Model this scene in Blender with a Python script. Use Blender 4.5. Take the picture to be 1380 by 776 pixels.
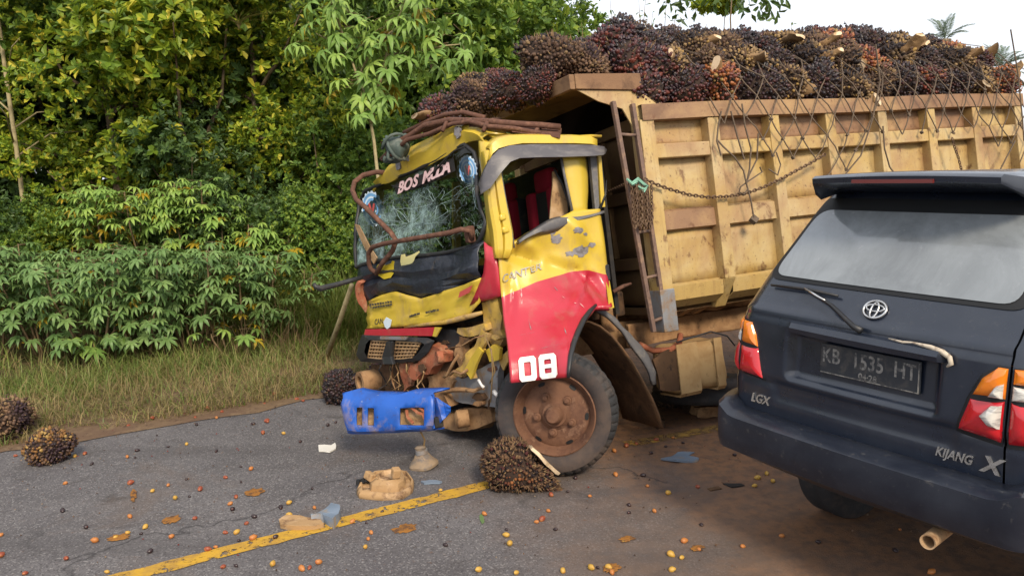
import bpy, bmesh, math, random
import numpy as np
from math import sin, cos, pi, radians, sqrt, atan2
from mathutils import Vector, Matrix, Euler, Quaternion, noise as mnoise
from mathutils.geometry import tessellate_polygon

scene = bpy.context.scene
for o in list(bpy.data.objects):
    bpy.data.objects.remove(o)
COL = scene.collection

# ------------------------------------------------------------------ camera
FPX, CX, CY, CAMH = 1040.0, 690.0, 388.0, 1.9
PITCH, ROLL = radians(8.2), radians(1.0)
_f = np.array([0, cos(PITCH), -sin(PITCH)])
_r = np.array([1.0, 0, 0])
_u = np.cross(_r, _f)
CR = cos(ROLL) * _r - sin(ROLL) * _u
CU = sin(ROLL) * _r + cos(ROLL) * _u
CF = _f
CC = np.array([0, 0, CAMH])
cam = bpy.data.cameras.new('camera')
cam.lens = FPX / 1380 * 36
cam.sensor_width = 36
cam.sensor_fit = 'HORIZONTAL'
cam.clip_start = 0.05
cam.clip_end = 600
camo = bpy.data.objects.new('camera', cam)
COL.objects.link(camo)
camo.matrix_world = Matrix(((CR[0], CU[0], -CF[0], 0), (CR[1], CU[1], -CF[1], 0), (CR[2], CU[2], -CF[2], CAMH), (0, 0, 0, 1)))
scene.camera = camo

# ------------------------------------------------------------------ light
SUN_AZ, SUN_EL = radians(162), radians(38)
world = bpy.data.worlds.new('World')
scene.world = world
world.use_nodes = True
wn = world.node_tree
wn.nodes.clear()
sky = wn.nodes.new('ShaderNodeTexSky')
sky.sky_type = 'NISHITA'
sky.sun_disc = False
sky.sun_elevation = SUN_EL
sky.sun_rotation = SUN_AZ
sky.air_density = 1.0
sky.dust_density = 3.0
sky.ozone_density = 1.0
mixw = wn.nodes.new('ShaderNodeMix')
mixw.data_type = 'RGBA'
mixw.inputs[0].default_value = 0.72
mixw.inputs[7].default_value = (12.2, 12.6, 13.4, 1)     # bright thin overcast over the blue
bgn = wn.nodes.new('ShaderNodeBackground')
bgn.inputs[1].default_value = 0.094
outw = wn.nodes.new('ShaderNodeOutputWorld')
wn.links.new(sky.outputs[0], mixw.inputs[6])
wn.links.new(mixw.outputs[2], bgn.inputs[0])
wn.links.new(bgn.outputs[0], outw.inputs[0])
sl = bpy.data.lights.new('sun', 'SUN')
sl.energy = 3.1
sl.angle = radians(13)
sl.color = (1.0, 0.86, 0.66)
so = bpy.data.objects.new('sun', sl)
COL.objects.link(so)
sd = Vector((sin(SUN_AZ) * cos(SUN_EL), cos(SUN_AZ) * cos(SUN_EL), sin(SUN_EL)))
so.rotation_euler = (-sd).to_track_quat('-Z', 'Y').to_euler()
so.location = sd * 40
scene.view_settings.view_transform = 'Standard'
scene.view_settings.look = 'None'
scene.view_settings.exposure = 0.32
scene.view_settings.gamma = 1.0
scene.cycles.max_bounces = 6
scene.cycles.transparent_max_bounces = 12

# ------------------------------------------------------------------ surveying helpers (photo measurements -> metres)
def ray(x, y):
    return CF + CR * (x - CX) / FPX + CU * (CY - y) / FPX
def gx(x, y, z=0.0):
    d = ray(x, y); t = (z - CAMH) / d[2]
    return Vector(CC + d * t)
def at(x, y, dist):
    return Vector(CC + ray(x, y) * dist)
def unit(v):
    return v / np.linalg.norm(v)
RD = Vector((sin(radians(57.5)), cos(radians(57.5)), 0))      # direction of the road
RN = Vector((-RD.y, RD.x, 0))                                  # across it, away from the camera
def rd(along, across, z=0.0):
    return RD * along + RN * across + Vector((0, 0, z))
# truck frame: x forward, y to its left, z up
_fw = -unit(ray(3050, 77))
_lf = unit(np.cross([0, 0, 1], _fw))
_up = np.cross(_fw, _lf)
_ro = radians(8.5)
TL = cos(_ro) * _lf + sin(_ro) * _up
TU = cos(_ro) * _up - sin(_ro) * _lf
TM = np.array([_fw, TL, TU])
TP = np.array(gx(752, 632))
TMAT = Matrix(((_fw[0], TL[0], TU[0], TP[0]), (_fw[1], TL[1], TU[1], TP[1]), (_fw[2], TL[2], TU[2], TP[2]), (0, 0, 0, 1)))
def lp(x, y, p0, n):
    d = TM @ ray(x, y); c = TM @ (CC - TP)
    t = ((np.asarray(p0, float) - c) @ np.asarray(n, float)) / (d @ np.asarray(n, float))
    return Vector(c + d * t)
def sx(x, y, yy=0.0):
    return lp(x, y, (0, yy, 0), (0, 1, 0))
FN = Vector((1, 0.3, 0)).normalized()                          # the pushed-in front of the cab faces this way
def fx(x, y, dx=0.0):
    return lp(x, y, (0.23 + dx, 0, 0), (1, 0.3, 0))
def tw(p):
    return TMAT @ Vector(p)
# suv frame: x forward, y left, z up
SP = np.array([1.4813, 3.1645, 0.0])
SM = np.array([[RD.x, RD.y, 0], [RN.x, RN.y, 0], [0, 0, 1]])
SMAT = Matrix(((RD.x, RN.x, 0, SP[0]), (RD.y, RN.y, 0, SP[1]), (0, 0, 1, 0), (0, 0, 0, 1)))

# ------------------------------------------------------------------ object helpers
def link(o, parent=None):
    COL.objects.link(o)
    if parent is not None:
        o.parent = parent
    return o
def tag(o, label=None, cat=None, group=None, kind=None):
    if label: o['label'] = label
    if cat: o['category'] = cat
    if group: o['group'] = group
    if kind: o['kind'] = kind
    return o
def empty(name, mat=None, loc=None, parent=None):
    o = bpy.data.objects.new(name, None)
    o.empty_display_size = 0.2
    link(o, parent)
    if mat is not None: o.matrix_world = mat
    if loc is not None: o.location = loc
    return o
def obj(name, mesh, parent=None, mat=None):
    o = bpy.data.objects.new(name, mesh)
    link(o, parent)
    if mat is not None: o.matrix_local = mat
    return o

class MB:
    def __init__(s):
        s.v = []; s.f = []; s.m = []
    def add(s, verts, faces, mi=0):
        b = len(s.v)
        s.v.extend([tuple(p) for p in verts])
        s.f.extend([tuple(i + b for i in f) for f in faces])
        s.m.extend([mi] * len(faces))
        return s
    def box(s, c, size, rot=None, mi=0, taper=None):
        hx, hy, hz = size[0] / 2, size[1] / 2, size[2] / 2
        pts = [Vector((x * hx, y * hy, z * hz)) for x in (-1, 1) for y in (-1, 1) for z in (-1, 1)]
        if taper:
            for p in pts:
                if p.z > 0: p.x *= taper; p.y *= taper
        if rot is not None: pts = [rot @ p for p in pts]
        pts = [p + Vector(c) for p in pts]
        return s.add(pts, [(0, 1, 3, 2), (4, 6, 7, 5), (0, 4, 5, 1), (2, 3, 7, 6), (0, 2, 6, 4), (1, 5, 7, 3)], mi)
    def hexa(s, a, b, mi=0):
        """two quads (4 points each, same winding) joined into a solid"""
        pts = list(a) + list(b)
        return s.add(pts, [(3, 2, 1, 0), (4, 5, 6, 7), (0, 1, 5, 4), (1, 2, 6, 5), (2, 3, 7, 6), (3, 0, 4, 7)], mi)
    def tube(s, pts, rad, n=6, mi=0, cap=True):
        pts = [Vector(p) for p in pts]
        if not hasattr(rad, '__len__'): rad = [rad] * len(pts)
        rings = []
        up = None
        for i, p in enumerate(pts):
            d = (pts[min(i + 1, len(pts) - 1)] - pts[max(i - 1, 0)])
            if d.length < 1e-9: d = Vector((0, 0, 1))
            d.normalize()
            if up is None:
                up = d.orthogonal().normalized()
            else:
                up = up - d * up.dot(d)
                up = up.normalized() if up.length > 1e-6 else d.orthogonal().normalized()
            w = d.cross(up)
            rings.append([p + (up * cos(2 * pi * k / n) + w * sin(2 * pi * k / n)) * rad[i] for k in range(n)])
        vs = [q for r in rings for q in r]
        fs = []
        for i in range(len(pts) - 1):
            for k in range(n):
                a = i * n + k; b = i * n + (k + 1) % n
                fs.append((a, b, b + n, a + n))
        if cap:
            fs.append(tuple(range(n - 1, -1, -1)))
            fs.append(tuple((len(pts) - 1) * n + k for k in range(n)))
        return s.add(vs, fs, mi)
    def lathe(s, prof, n=48, mi=0, closed=False, fn=None, mis=None):
        """profile of (radius, y) round the Y axis"""
        vs = []
        for j, (r, y) in enumerate(prof):
            for k in range(n):
                rr = r if fn is None else fn(j, k, r)
                a = 2 * pi * k / n
                vs.append((rr * cos(a), y, rr * sin(a)))
        fs = []; P = len(prof); mm = []
        for j in range(P if closed else P - 1):
            for k in range(n):
                j2 = (j + 1) % P; k2 = (k + 1) % n
                fs.append((j * n + k, j * n + k2, j2 * n + k2, j2 * n + k))
                mm.append(mis[j] if mis else mi)
        b = len(s.m)
        s.add(vs, fs, mi)
        s.m[b:] = mm
        return s
    def grid(s, rows, mi=0, mis=None):
        nr, nc = len(rows), len(rows[0])
        vs = [p for r in rows for p in r]
        fs = []; mm = []
        for i in range(nr - 1):
            for j in range(nc - 1):
                fs.append((i * nc + j, i * nc + j + 1, (i + 1) * nc + j + 1, (i + 1) * nc + j))
                mm.append(mis[i] if mis else mi)
        b = len(s.m)
        s.add(vs, fs, mi)
        s.m[b:] = mm
        return s
    def prism(s, outline, ext, mi=0):
        pts = [Vector(p) for p in outline]; e = Vector(ext); n = len(pts)
        tris = tessellate_polygon([pts])
        vs = pts + [p + e for p in pts]
        nrm = Vector((0, 0, 0))
        for i in range(n): nrm += pts[i].cross(pts[(i + 1) % n])
        fs = []
        flip = nrm.dot(e) > 0
        for t in tris:
            a, b, c = t
            tn = (pts[b] - pts[a]).cross(pts[c] - pts[a])
            if tn.dot(e) > 0: a, b, c = c, b, a
            fs.append((a, b, c)); fs.append((c + n, b + n, a + n))
        for i in range(n):
            j = (i + 1) % n
            fs.append((i, i + n, j + n, j) if not flip else (i, j, j + n, i + n))
        return s.add(vs, fs, mi)
    def mesh(s, name, mats, smooth=False, angle=None):
        me = bpy.data.meshes.new(name)
        me.from_pydata(s.v, [], s.f)
        for m in (mats if isinstance(mats, (list, tuple)) else [mats]):
            me.materials.append(m)
        if any(s.m): me.polygons.foreach_set('material_index', s.m)
        me.validate()
        if smooth:
            me.polygons.foreach_set('use_smooth', [True] * len(me.polygons))
            if angle: me.set_sharp_from_angle(angle=radians(angle))
        me.update()
        return me
    def build(s, name, mats, parent=None, smooth=False, angle=None, bevel=0, mat=None, solid=0, sub=0, rand=None):
        o = obj(name, s.mesh(name, mats, smooth, angle), parent, mat)
        if solid:
            md = o.modifiers.new('solid', 'SOLIDIFY'); md.thickness = solid; md.offset = -1
        if bevel:
            md = o.modifiers.new('bevel', 'BEVEL'); md.width = bevel; md.segments = 2; md.limit_method = 'ANGLE'; md.angle_limit = radians(40)
            md.harden_normals = False
        return o

def dense(o, cuts, amp, scale, seed=0, along=None, keep=0.0):
    """cut the faces finer and crumple the sheet with noise"""
    me = o.data
    bm = bmesh.new(); bm.from_mesh(me)
    bmesh.ops.triangulate(bm, faces=bm.faces[:])
    for _ in range(cuts):
        es = [e for e in bm.edges if e.calc_length() > 0.05]
        if es: bmesh.ops.subdivide_edges(bm, edges=es, cuts=1, use_grid_fill=True)
        bmesh.ops.triangulate(bm, faces=bm.faces[:])
    bm.normal_update()
    off = Vector((seed * 7.3, seed * 3.1, seed * 1.7))
    for v in bm.verts:
        d = Vector(along) if along is not None else Vector((1, 1, 1))
        q = v.co * scale + off
        if along is not None:
            v.co += d * mnoise.noise(q) * amp
            v.co += d * mnoise.noise(q * 2.7) * amp * 0.4
        else:
            v.co += Vector((mnoise.noise(q), mnoise.noise(q + Vector((9, 2, 5))), mnoise.noise(q + Vector((3, 8, 1))))) * amp
    bm.to_mesh(me); bm.free()
    me.polygons.foreach_set('use_smooth', [True] * len(me.polygons)); me.set_sharp_from_angle(angle=radians(34))
    me.update()
    return o

def text(name, s, size, origin, xdir, ydir, mat, parent, depth=0.002, shear=0.0, bold=0.0, align='CENTER', width=1.0):
    cu = bpy.data.curves.new(name, 'FONT')
    cu.body = s; cu.size = size; cu.extrude = depth; cu.shear = shear; cu.offset = bold
    cu.align_x = align; cu.align_y = 'CENTER'; cu.resolution_u = 3
    t = bpy.data.objects.new(name, cu)
    COL.objects.link(t)
    bpy.context.view_layer.update()
    me = bpy.data.meshes.new_from_object(t.evaluated_get(bpy.context.evaluated_depsgraph_get()))
    bpy.data.objects.remove(t); bpy.data.curves.remove(cu)
    me.materials.clear(); me.materials.append(mat)
    x = Vector(xdir).normalized(); y = Vector(ydir).normalized()
    z = x.cross(y).normalized(); y = z.cross(x)
    m = Matrix(((x.x * width, y.x, z.x, origin[0]), (x.y * width, y.y, z.y, origin[1]), (x.z * width, y.z, z.z, origin[2]), (0, 0, 0, 1)))
    me.transform(m)
    me.name = name
    return obj(name, me, parent)

# ------------------------------------------------------------------ materials
class NT:
    def __init__(s, name):
        s.mat = bpy.data.materials.new(name); s.mat.use_nodes = True
        s.t = s.mat.node_tree; s.t.nodes.clear()
        s.out = s.n('ShaderNodeOutputMaterial')
    def n(s, typ, **kw):
        nd = s.t.nodes.new(typ)
        for k, v in kw.items(): setattr(nd, k, v)
        return nd
    def l(s, a, b): s.t.links.new(a, b)
    def coord(s, scale=(1, 1, 1), kind='Object'):
        tc = s.n('ShaderNodeTexCoord'); mp = s.n('ShaderNodeMapping')
        mp.inputs['Scale'].default_value = scale
        s.l(tc.outputs[kind], mp.inputs[0]); return mp.outputs[0]
    def noise(s, vec, scale, detail=5, rough=0.6, dist=0):
        nd = s.n('ShaderNodeTexNoise'); nd.inputs['Scale'].default_value = scale
        nd.inputs['Detail'].default_value = detail; nd.inputs['Roughness'].default_value = rough
        nd.inputs['Distortion'].default_value = dist
        s.l(vec, nd.inputs['Vector']); return nd.outputs[0]
    def rng(s, val, lo, hi, a=0.0, b=1.0):
        nd = s.n('ShaderNodeMapRange'); nd.clamp = True
        nd.inputs[1].default_value = lo; nd.inputs[2].default_value = hi
        nd.inputs[3].default_value = a; nd.inputs[4].default_value = b
        s.l(val, nd.inputs[0]); return nd.outputs[0]
    def mix(s, fac, a, b):
        nd = s.n('ShaderNodeMix', data_type='RGBA')
        for i, v in ((0, fac), (6, a), (7, b)):
            if isinstance(v, (tuple, list)): nd.inputs[i].default_value = tuple(v)[:3] + (1,)
            elif isinstance(v, (int, float)): nd.inputs[i].default_value = v
            else: s.l(v, nd.inputs[i])
        return nd.outputs[2]
    def math(s, op, a, b=0.0):
        nd = s.n('ShaderNodeMath', operation=op)
        for i, v in ((0, a), (1, b)):
            if isinstance(v, (int, float)): nd.inputs[i].default_value = v
            else: s.l(v, nd.inputs[i])
        return nd.outputs[0]
    def principled(s, col, rough=0.6, metal=0.0, spec=0.5, normal=None, **kw):
        p = s.n('ShaderNodeBsdfPrincipled')
        for nm, v in (('Base Color', col), ('Roughness', rough), ('Metallic', metal), ('Specular IOR Level', spec)):
            if isinstance(v, (tuple, list)): p.inputs[nm].default_value = tuple(v)[:3] + (1,)
            elif isinstance(v, (int, float)): p.inputs[nm].default_value = v
            else: s.l(v, p.inputs[nm])
        for k, v in kw.items(): p.inputs[k.replace('_', ' ')].default_value = v
        if normal is not None: s.l(normal, p.inputs['Normal'])
        return p.outputs[0]
    def bump(s, h, strength=0.3, dist=0.01):
        b = s.n('ShaderNodeBump'); b.inputs['Strength'].default_value = strength; b.inputs['Distance'].default_value = dist
        s.l(h, b.inputs['Height']); return b.outputs[0]
    def done(s, sh):
        s.l(sh, s.out.inputs[0]); return s.mat

def mat(name, col, rough=0.6, metal=0.0, spec=0.5, layers=(), bump=None, coat=0.0, kind='Object'):
    """layers: (colour, noise scale, lo, hi, axis stretch[, amount])"""
    t = NT(name)
    c = col; rg = rough
    for ly in layers:
        c2, sc, lo, hi = ly[:4]
        st = ly[4] if len(ly) > 4 else (1, 1, 1)
        amt = ly[5] if len(ly) > 5 else 1.0
        v = t.coord(st, kind)
        m = t.rng(t.noise(v, sc, 6, 0.65, 0.3), lo, hi, 0, amt)
        c = t.mix(m, c, c2)
        if len(ly) > 6:
            rg = t.math('ADD', t.math('MULTIPLY', m, ly[6] - rough), rough) if rg is rough else rg
    nrm = None
    if bump: nrm = t.bump(t.noise(t.coord((1, 1, 1), kind), bump[0], 6, 0.65), bump[1], bump[2] if len(bump) > 2 else 0.01)
    kw = {'Coat_Weight': coat, 'Coat_Roughness': 0.12} if coat else {}
    return t.done(t.principled(c, rg, metal, spec, nrm, **kw))

DUST = (0.30, 0.21, 0.13)
MUD = (0.20, 0.11, 0.055)
RUST = (0.13, 0.055, 0.025)
m_boxyel = mat('box_yellow', (0.44, 0.30, 0.105), 0.55, 0, 0.5, [((0.48, 0.37, 0.19), 2.0, .42, .62), ((0.31, 0.175, 0.085), 2.3, .45, .66, (1, 1, .8), .8), (RUST, 12, .58, .68, (1, 1, .7), .8), ((.17, .09, .045), 1.2, .54, .70, (1, 1, 1), .75), ((0.09, 0.045, .03), 55, .61, .68, (1, 1, 1), .75), ((.20, .11, .055), 10, .54, .70, (2, 1, .10), .30)], (5, .22, .02))
m_boxrail = mat('box_rail', (0.25, 0.142, 0.078), 0.6, 0, 0.45, [((0.36, 0.225, 0.105), 2.0, .45, .62), ((0.14, 0.072, 0.042), 4, .50, .70, (.7, 1, 1), .8), (RUST, 18, .58, .68, (1, 1, 1), .8), ((.08, .045, .03), 55, .62, .69)], (6, .2, .02))
m_guard = mat('guard_brown', (0.20, 0.112, 0.062), 0.8, 0, .3, [((0.28, 0.165, .085), 3, .46, .64), ((0.09, .05, .03), 9, .52, .70, (1, .4, 1), .8)], (40, .3))
m_boxdark = mat('box_inside', (0.135, 0.082, 0.036), 0.85, 0, 0.2, [((0.10, 0.055, 0.03), 3.5, .42, .64), (RUST, 14, .55, .72, (1, 1, .4), .8)], (30, .3))
m_yellow = mat('cab_yellow', (0.56, 0.405, 0.045), 0.36, 0, 0.5, [((0.52, 0.34, 0.06), 4, .52, .72, (1, 1, 1), .7), ((0.34, 0.23, 0.12), 6, .52, .76, (1, 1, .5), .8), ((0.14, 0.10, 0.07), 30, .66, .74, (1, 1, .6), .6)], (7, .16, .02), coat=.15)
m_red = mat('cab_red', (0.43, 0.024, 0.045), 0.30, 0, 0.5, [((0.36, 0.02, .03), 4, .48, .7), ((0.30, 0.13, 0.09), 7, .54, .80, (1, 1, .5), .7)], (7, .14, .02), coat=.2)
m_blue = mat('bumper_blue', (0.010, 0.088, 0.42), 0.42, 0, 0.5, [((0.012, 0.06, .28), 5, .48, .68), ((0.27, .20, .15), 6, .52, .68, (1, 1, .7), .85), ((0.045, 0.03, .022), 28, .62, .70), ((.35, .36, .38), 40, .66, .72, (.3, .3, 1), .8)], (9, .25, .01))
m_mud = mat('dried_mud', (0.34, 0.205, 0.105), 0.9, 0, 0.2, [((0.19, 0.10, 0.05), 5, .45, .65), ((0.09, 0.055, 0.035), 15, .56, .74)], (35, .6))
m_muddark = mat('dark_mud', (0.085, 0.05, 0.03), 0.9, 0, 0.2, [((0.16, 0.088, 0.045), 6, .5, .7), ((0.03, 0.022, .018), 14, .55, .7)], (35, .5))
m_rust = mat('rusty_pipe', (0.11, 0.052, 0.036), 0.85, 0, 0.3, [((0.20, 0.10, 0.065), 16, .5, .68), ((0.05, .028, .02), 28, .55, .7)], (60, .4))
m_redox = mat('red_oxide', (0.32, 0.105, 0.055), 0.8, 0, 0.3, [((0.36, 0.20, 0.115), 12, .5, .66), ((0.08, .035, .02), 22, .56, .7)], (50, .4))
m_tornyel = mat('torn_yellow', (0.52, 0.34, 0.07), 0.6, 0, 0.4, [((0.36, 0.24, 0.11), 7, .44, .60), ((0.13, .075, .04), 16, .56, .72)], (30, .4))
m_black = mat('black_plastic', (0.018, 0.019, 0.022), 0.5, 0, 0.5, [((0.10, 0.075, .055), 10, .55, .75, (1, 1, 1), .7)], (40, .1))
m_navypl = mat('dash_plastic', (0.016, 0.020, 0.032), 0.32, 0, 0.5, [((0.07, 0.075, .09), 5, .50, .72, (1, 1, .5), .6), ((0.13, 0.10, .07), 12, .60, .76, (1, 1, 1), .8)], (7, .5, .03))
m_cabin = mat('cabin_dark', (0.02, 0.019, 0.019), 0.8, 0, 0.3, [((0.05, 0.04, .03), 8, .5, .7)])
m_visor = mat('smoke_visor', (0.085, 0.08, 0.088), 0.35, 0, 0.5, [((0.17, 0.155, 0.15), 12, .48, .68, (.4, 1, 1))], (30, .05))
m_rubber = mat('grey_rubber', (0.12, 0.118, 0.125), 0.6, 0, 0.4, [((0.2, .18, .16), 20, .5, .7)], (40, .1))
m_steel = mat('grey_steel', (0.23, 0.235, 0.25), 0.55, .2, 0.5, [((0.25, 0.16, 0.09), 9, .48, .66), (RUST, 20, .6, .75)], (40, .25))
m_tyre = mat('tyre_rubber', (0.026, 0.027, 0.03), 0.75, 0, 0.4, [((0.085, 0.065, 0.055), 5, .48, .68), ((0.15, .095, .06), 16, .60, .76, (1, 1, 1), .6)], (60, .25))
m_tyreside = mat('tyre_sidewall', (0.036, 0.031, 0.033), 0.75, 0, 0.35, [((0.085, 0.06, 0.048), 4, .44, .68), ((0.025, .023, .024), 9, .6, .76)], (70, .15))
m_rim = mat('rusty_rim', (0.150, 0.074, 0.044), 0.8, 0, 0.3, [((0.095, 0.045, 0.03), 7, .48, .66), ((0.22, .125, .08), 13, .56, .70), ((0.06, .03, .02), 26, .60, .74)], (50, .35))
m_seatred = mat('seat_red', (0.24, 0.01, 0.024), 0.85, 0, 0.2, [], (60, .2))
m_white = mat('white_print', (0.78, 0.76, 0.74), 0.5, 0, 0.4, [((0.5, .4, .36), 30, .6, .75, (1, 1, 1), .5)])
m_pinkprint = mat('pinkish_print', (0.52, 0.36, 0.37), 0.5)
m_greyprint = mat('grey_print', (0.30, 0.29, 0.27), 0.5, 0, .4, [((0.55, .42, .1), 40, .5, .6, (1, 1, 1), .6)])
m_darkprint = mat('dark_print', (0.055, 0.05, 0.045), 0.6, 0, .3, [((0.5, .4, .08), 60, .55, .62, (1, 1, 1), .7)])
m_stkblue = mat('sticker_blue', (0.16, 0.36, 0.62), 0.5)
m_stkpale = mat('sticker_pale', (0.62, 0.72, 0.80), 0.5)
m_stkred = mat('sticker_red', (0.5, 0.08, 0.07), 0.5)
m_stkyel = mat('sticker_yellow', (0.66, 0.50, 0.03), 0.5)
m_stkcream = mat('sticker_cream', (0.72, 0.66, 0.30), 0.5)
m_scuff = mat('bare_scuff', (0.24, 0.225, 0.235), 0.6, 0, 0.4, [((0.12, .11, .11), 30, .45, .65)])
m_tan = mat('tan_plastic', (0.36, 0.225, 0.11), 0.75, 0, 0.3, [((0.46, 0.31, .18), 8, .5, .66), ((0.13, .07, .038), 13, .52, .68)], (40, .3))
m_tanks = mat('dusty_tank', (0.47, 0.315, 0.15), 0.8, 0, 0.3, [((0.38, 0.23, .10), 6, .45, .65), ((0.17, .095, .05), 16, .60, .74)], (40, .2))
m_wood = mat('weathered_wood', (0.26, 0.175, 0.085), 0.85, 0, .2, [((0.12, .08, .045), 10, .5, .7, (1, 1, .2))], (40, .3))
m_rope = mat('net_rope', (0.12, 0.092, 0.07), 0.95, 0, .1, [((0.18, .13, .085), 25, .5, .7)])
m_chain = mat('chain_steel', (0.16, 0.10, 0.06), 0.6, .4, .5, [((0.07, .035, .02), 40, .45, .65)])
m_ladder = mat('ladder_brown', (0.15, 0.095, 0.075), 0.7, 0, .4, [((0.25, .155, .10), 14, .5, .68), ((0.07, .04, .03), 30, .58, .7)], (50, .3))
m_green = mat('green_rope', (0.20, 0.40, 0.30), 0.8)
m_tarp = mat('tarp_green', (0.07, 0.095, 0.085), 0.8, 0, .3, [((0.16, .17, .15), 12, .5, .7)], (20, .4))
m_greyblue = mat('greyblue_plastic', (0.16, 0.205, 0.27), 0.45, 0, .5, [((0.25, .2, .15), 14, .52, .7)])
m_paper = mat('pale_scrap', (0.62, 0.60, 0.56), 0.7)

# ================================================================== SETTING
def mat_asphalt():
    t = NT('asphalt')
    v = t.coord()
    base = t.mix(t.rng(t.noise(v, 0.9, 5, .6), .38, .62), (0.100, 0.093, 0.098), (0.142, 0.132, 0.136))
    base = t.mix(t.rng(t.noise(v, 3.5, 6, .7), .50, .70, 0, .6), base, (0.085, 0.078, 0.08))
    # pale and dark aggregate
    vo = t.n('ShaderNodeTexVoronoi'); vo.inputs['Scale'].default_value = 130; t.l(v, vo.inputs['Vector'])
    sepc = t.n('ShaderNodeSeparateColor'); t.l(vo.outputs['Color'], sepc.inputs[0])
    base = t.mix(t.rng(sepc.outputs[0], .80, .92, 0, .55), base, (0.30, 0.285, 0.28))
    base = t.mix(t.rng(sepc.outputs[1], .70, .95, 0, .65), base, (0.045, 0.042, 0.045))
    base = t.mix(t.rng(t.noise(v, 70, 3, .8), .52, .70, 0, .55), base, (0.06, 0.055, 0.056))
    # laterite dust spread around and behind the truck and into the near lane
    pos = t.n('ShaderNodeSeparateXYZ'); t.l(v, pos.inputs[0])
    g = t.math('ADD', t.math('MULTIPLY', pos.outputs[0], 0.42), t.math('MULTIPLY', pos.outputs[1], 0.06))
    g = t.math('ADD', g, t.math('MULTIPLY', t.math('SUBTRACT', t.noise(v, 0.8, 6, .65), .5), 1.5))
    dm = t.rng(g, 0.10, 0.62, 0, .85)
    dcol = t.mix(t.rng(t.noise(v, 5, 6, .7), .42, .62), (0.150, 0.098, 0.070), (0.105, 0.074, 0.058))
    base = t.mix(dm, base, dcol)
    g2 = t.math('ADD', t.math('MULTIPLY', pos.outputs[0], 0.45), t.math('MULTIPLY', t.math('SUBTRACT', pos.outputs[1], 4.7), .25))
    g2 = t.math('ADD', g2, t.math('MULTIPLY', t.math('SUBTRACT', t.noise(v, 1.6, 6, .7), .5), 1.1))
    base = t.mix(t.rng(g2, 0.16, 0.55, 0, .92), base, t.mix(t.rng(t.noise(v, 14, 5, .7), .45, .62), (0.26, 0.135, 0.070), (0.15, 0.088, .058)))
    # grit splatter
    base = t.mix(t.rng(t.noise(v, 26, 4, .7), .63, .72, 0, .6), base, (0.13, 0.065, 0.035))
    base = t.mix(t.rng(t.noise(t.coord((.25, 1.6, 1)), 1.1, 5, .6), .54, .70, 0, .5), base, (0.06, 0.054, 0.056))
    base = t.mix(t.rng(t.noise(v, 1.9, 4, .55, 1.0), .62, .72, 0, .65), base, (0.045, 0.038, 0.036))
    base = t.mix(t.rng(t.noise(v, 0.75, 6, .7, .6), .56, .70, 0, .55), base, (0.135, 0.10, 0.082))
    # cracks
    ck = t.n('ShaderNodeTexVoronoi', feature='DISTANCE_TO_EDGE'); ck.inputs['Scale'].default_value = 0.55
    wv = t.n('ShaderNodeVectorMath', operation='ADD'); t.l(v, wv.inputs[0])
    nz = t.n('ShaderNodeTexNoise'); nz.inputs['Scale'].default_value = 2.2; nz.inputs['Detail'].default_value = 6; t.l(v, nz.inputs['Vector'])
    t.l(nz.outputs['Color'], wv.inputs[1]); t.l(wv.outputs[0], ck.inputs['Vector'])
    base = t.mix(t.math('MULTIPLY', t.rng(ck.outputs['Distance'], .0, .012, 1, 0), t.rng(t.noise(v, .6, 2, .5), .48, .56, 0, .8)), base, (0.03, 0.028, 0.03))
    h = t.math('ADD', t.noise(v, 140, 3, .8), t.math('MULTIPLY', sepc.outputs[0], .6))
    return t.done(t.principled(base, t.rng(t.noise(v, 6, 4, .6), .35, .7, .72, .92), 0, .35, t.bump(h, .55, .006)))
m_asphalt = mat_asphalt()
m_ground = mat('earth', (0.075, 0.062, 0.03), 0.95, 0, .1, [((0.14, 0.105, 0.055), 1.5, .45, .62), ((0.045, 0.04, .02), 6, .5, .7)], (20, .5))
m_verge = mat('verge_dirt', (0.155, 0.105, 0.065), 0.95, 0, .1, [((0.125, 0.08, 0.055), 2.2, .42, .62), ((0.20, .14, .085), 9, .52, .70), ((0.07, .045, .035), 24, .56, .70)], (45, .6))
def mat_line():
    t = NT('road_paint')
    v = t.coord()
    c = t.mix(t.rng(t.noise(v, 9, 5, .7), .42, .66), (0.50, 0.29, 0.03), (0.33, 0.19, 0.045))
    p = t.principled(c, .75, 0, .3, t.bump(t.noise(v, 120, 3, .8), .5, .005))
    hole = t.rng(t.noise(v, 20, 6, .75, .3), .54, .60)
    tr = t.n('ShaderNodeBsdfTransparent'); mx = t.n('ShaderNodeMixShader')
    t.l(hole, mx.inputs[0]); t.l(p, mx.inputs[1]); t.l(tr.outputs[0], mx.inputs[2])
    return t.done(mx.outputs[0])
m_line = mat_line()
def mat_line_dirty():
    t = NT('dirty_road_paint')
    v = t.coord()
    p = t.principled(t.mix(t.rng(t.noise(v, 9, 5, .7), .4, .6), (0.40, 0.23, 0.05), (0.20, 0.12, 0.05)), .85, 0, .3)
    hole = t.rng(t.noise(v, 13, 6, .75, .3), .46, .56)
    tr = t.n('ShaderNodeBsdfTransparent'); mx = t.n('ShaderNodeMixShader')
    t.l(hole, mx.inputs[0]); t.l(p, mx.inputs[1]); t.l(tr.outputs[0], mx.inputs[2])
    return t.done(mx.outputs[0])

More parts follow.
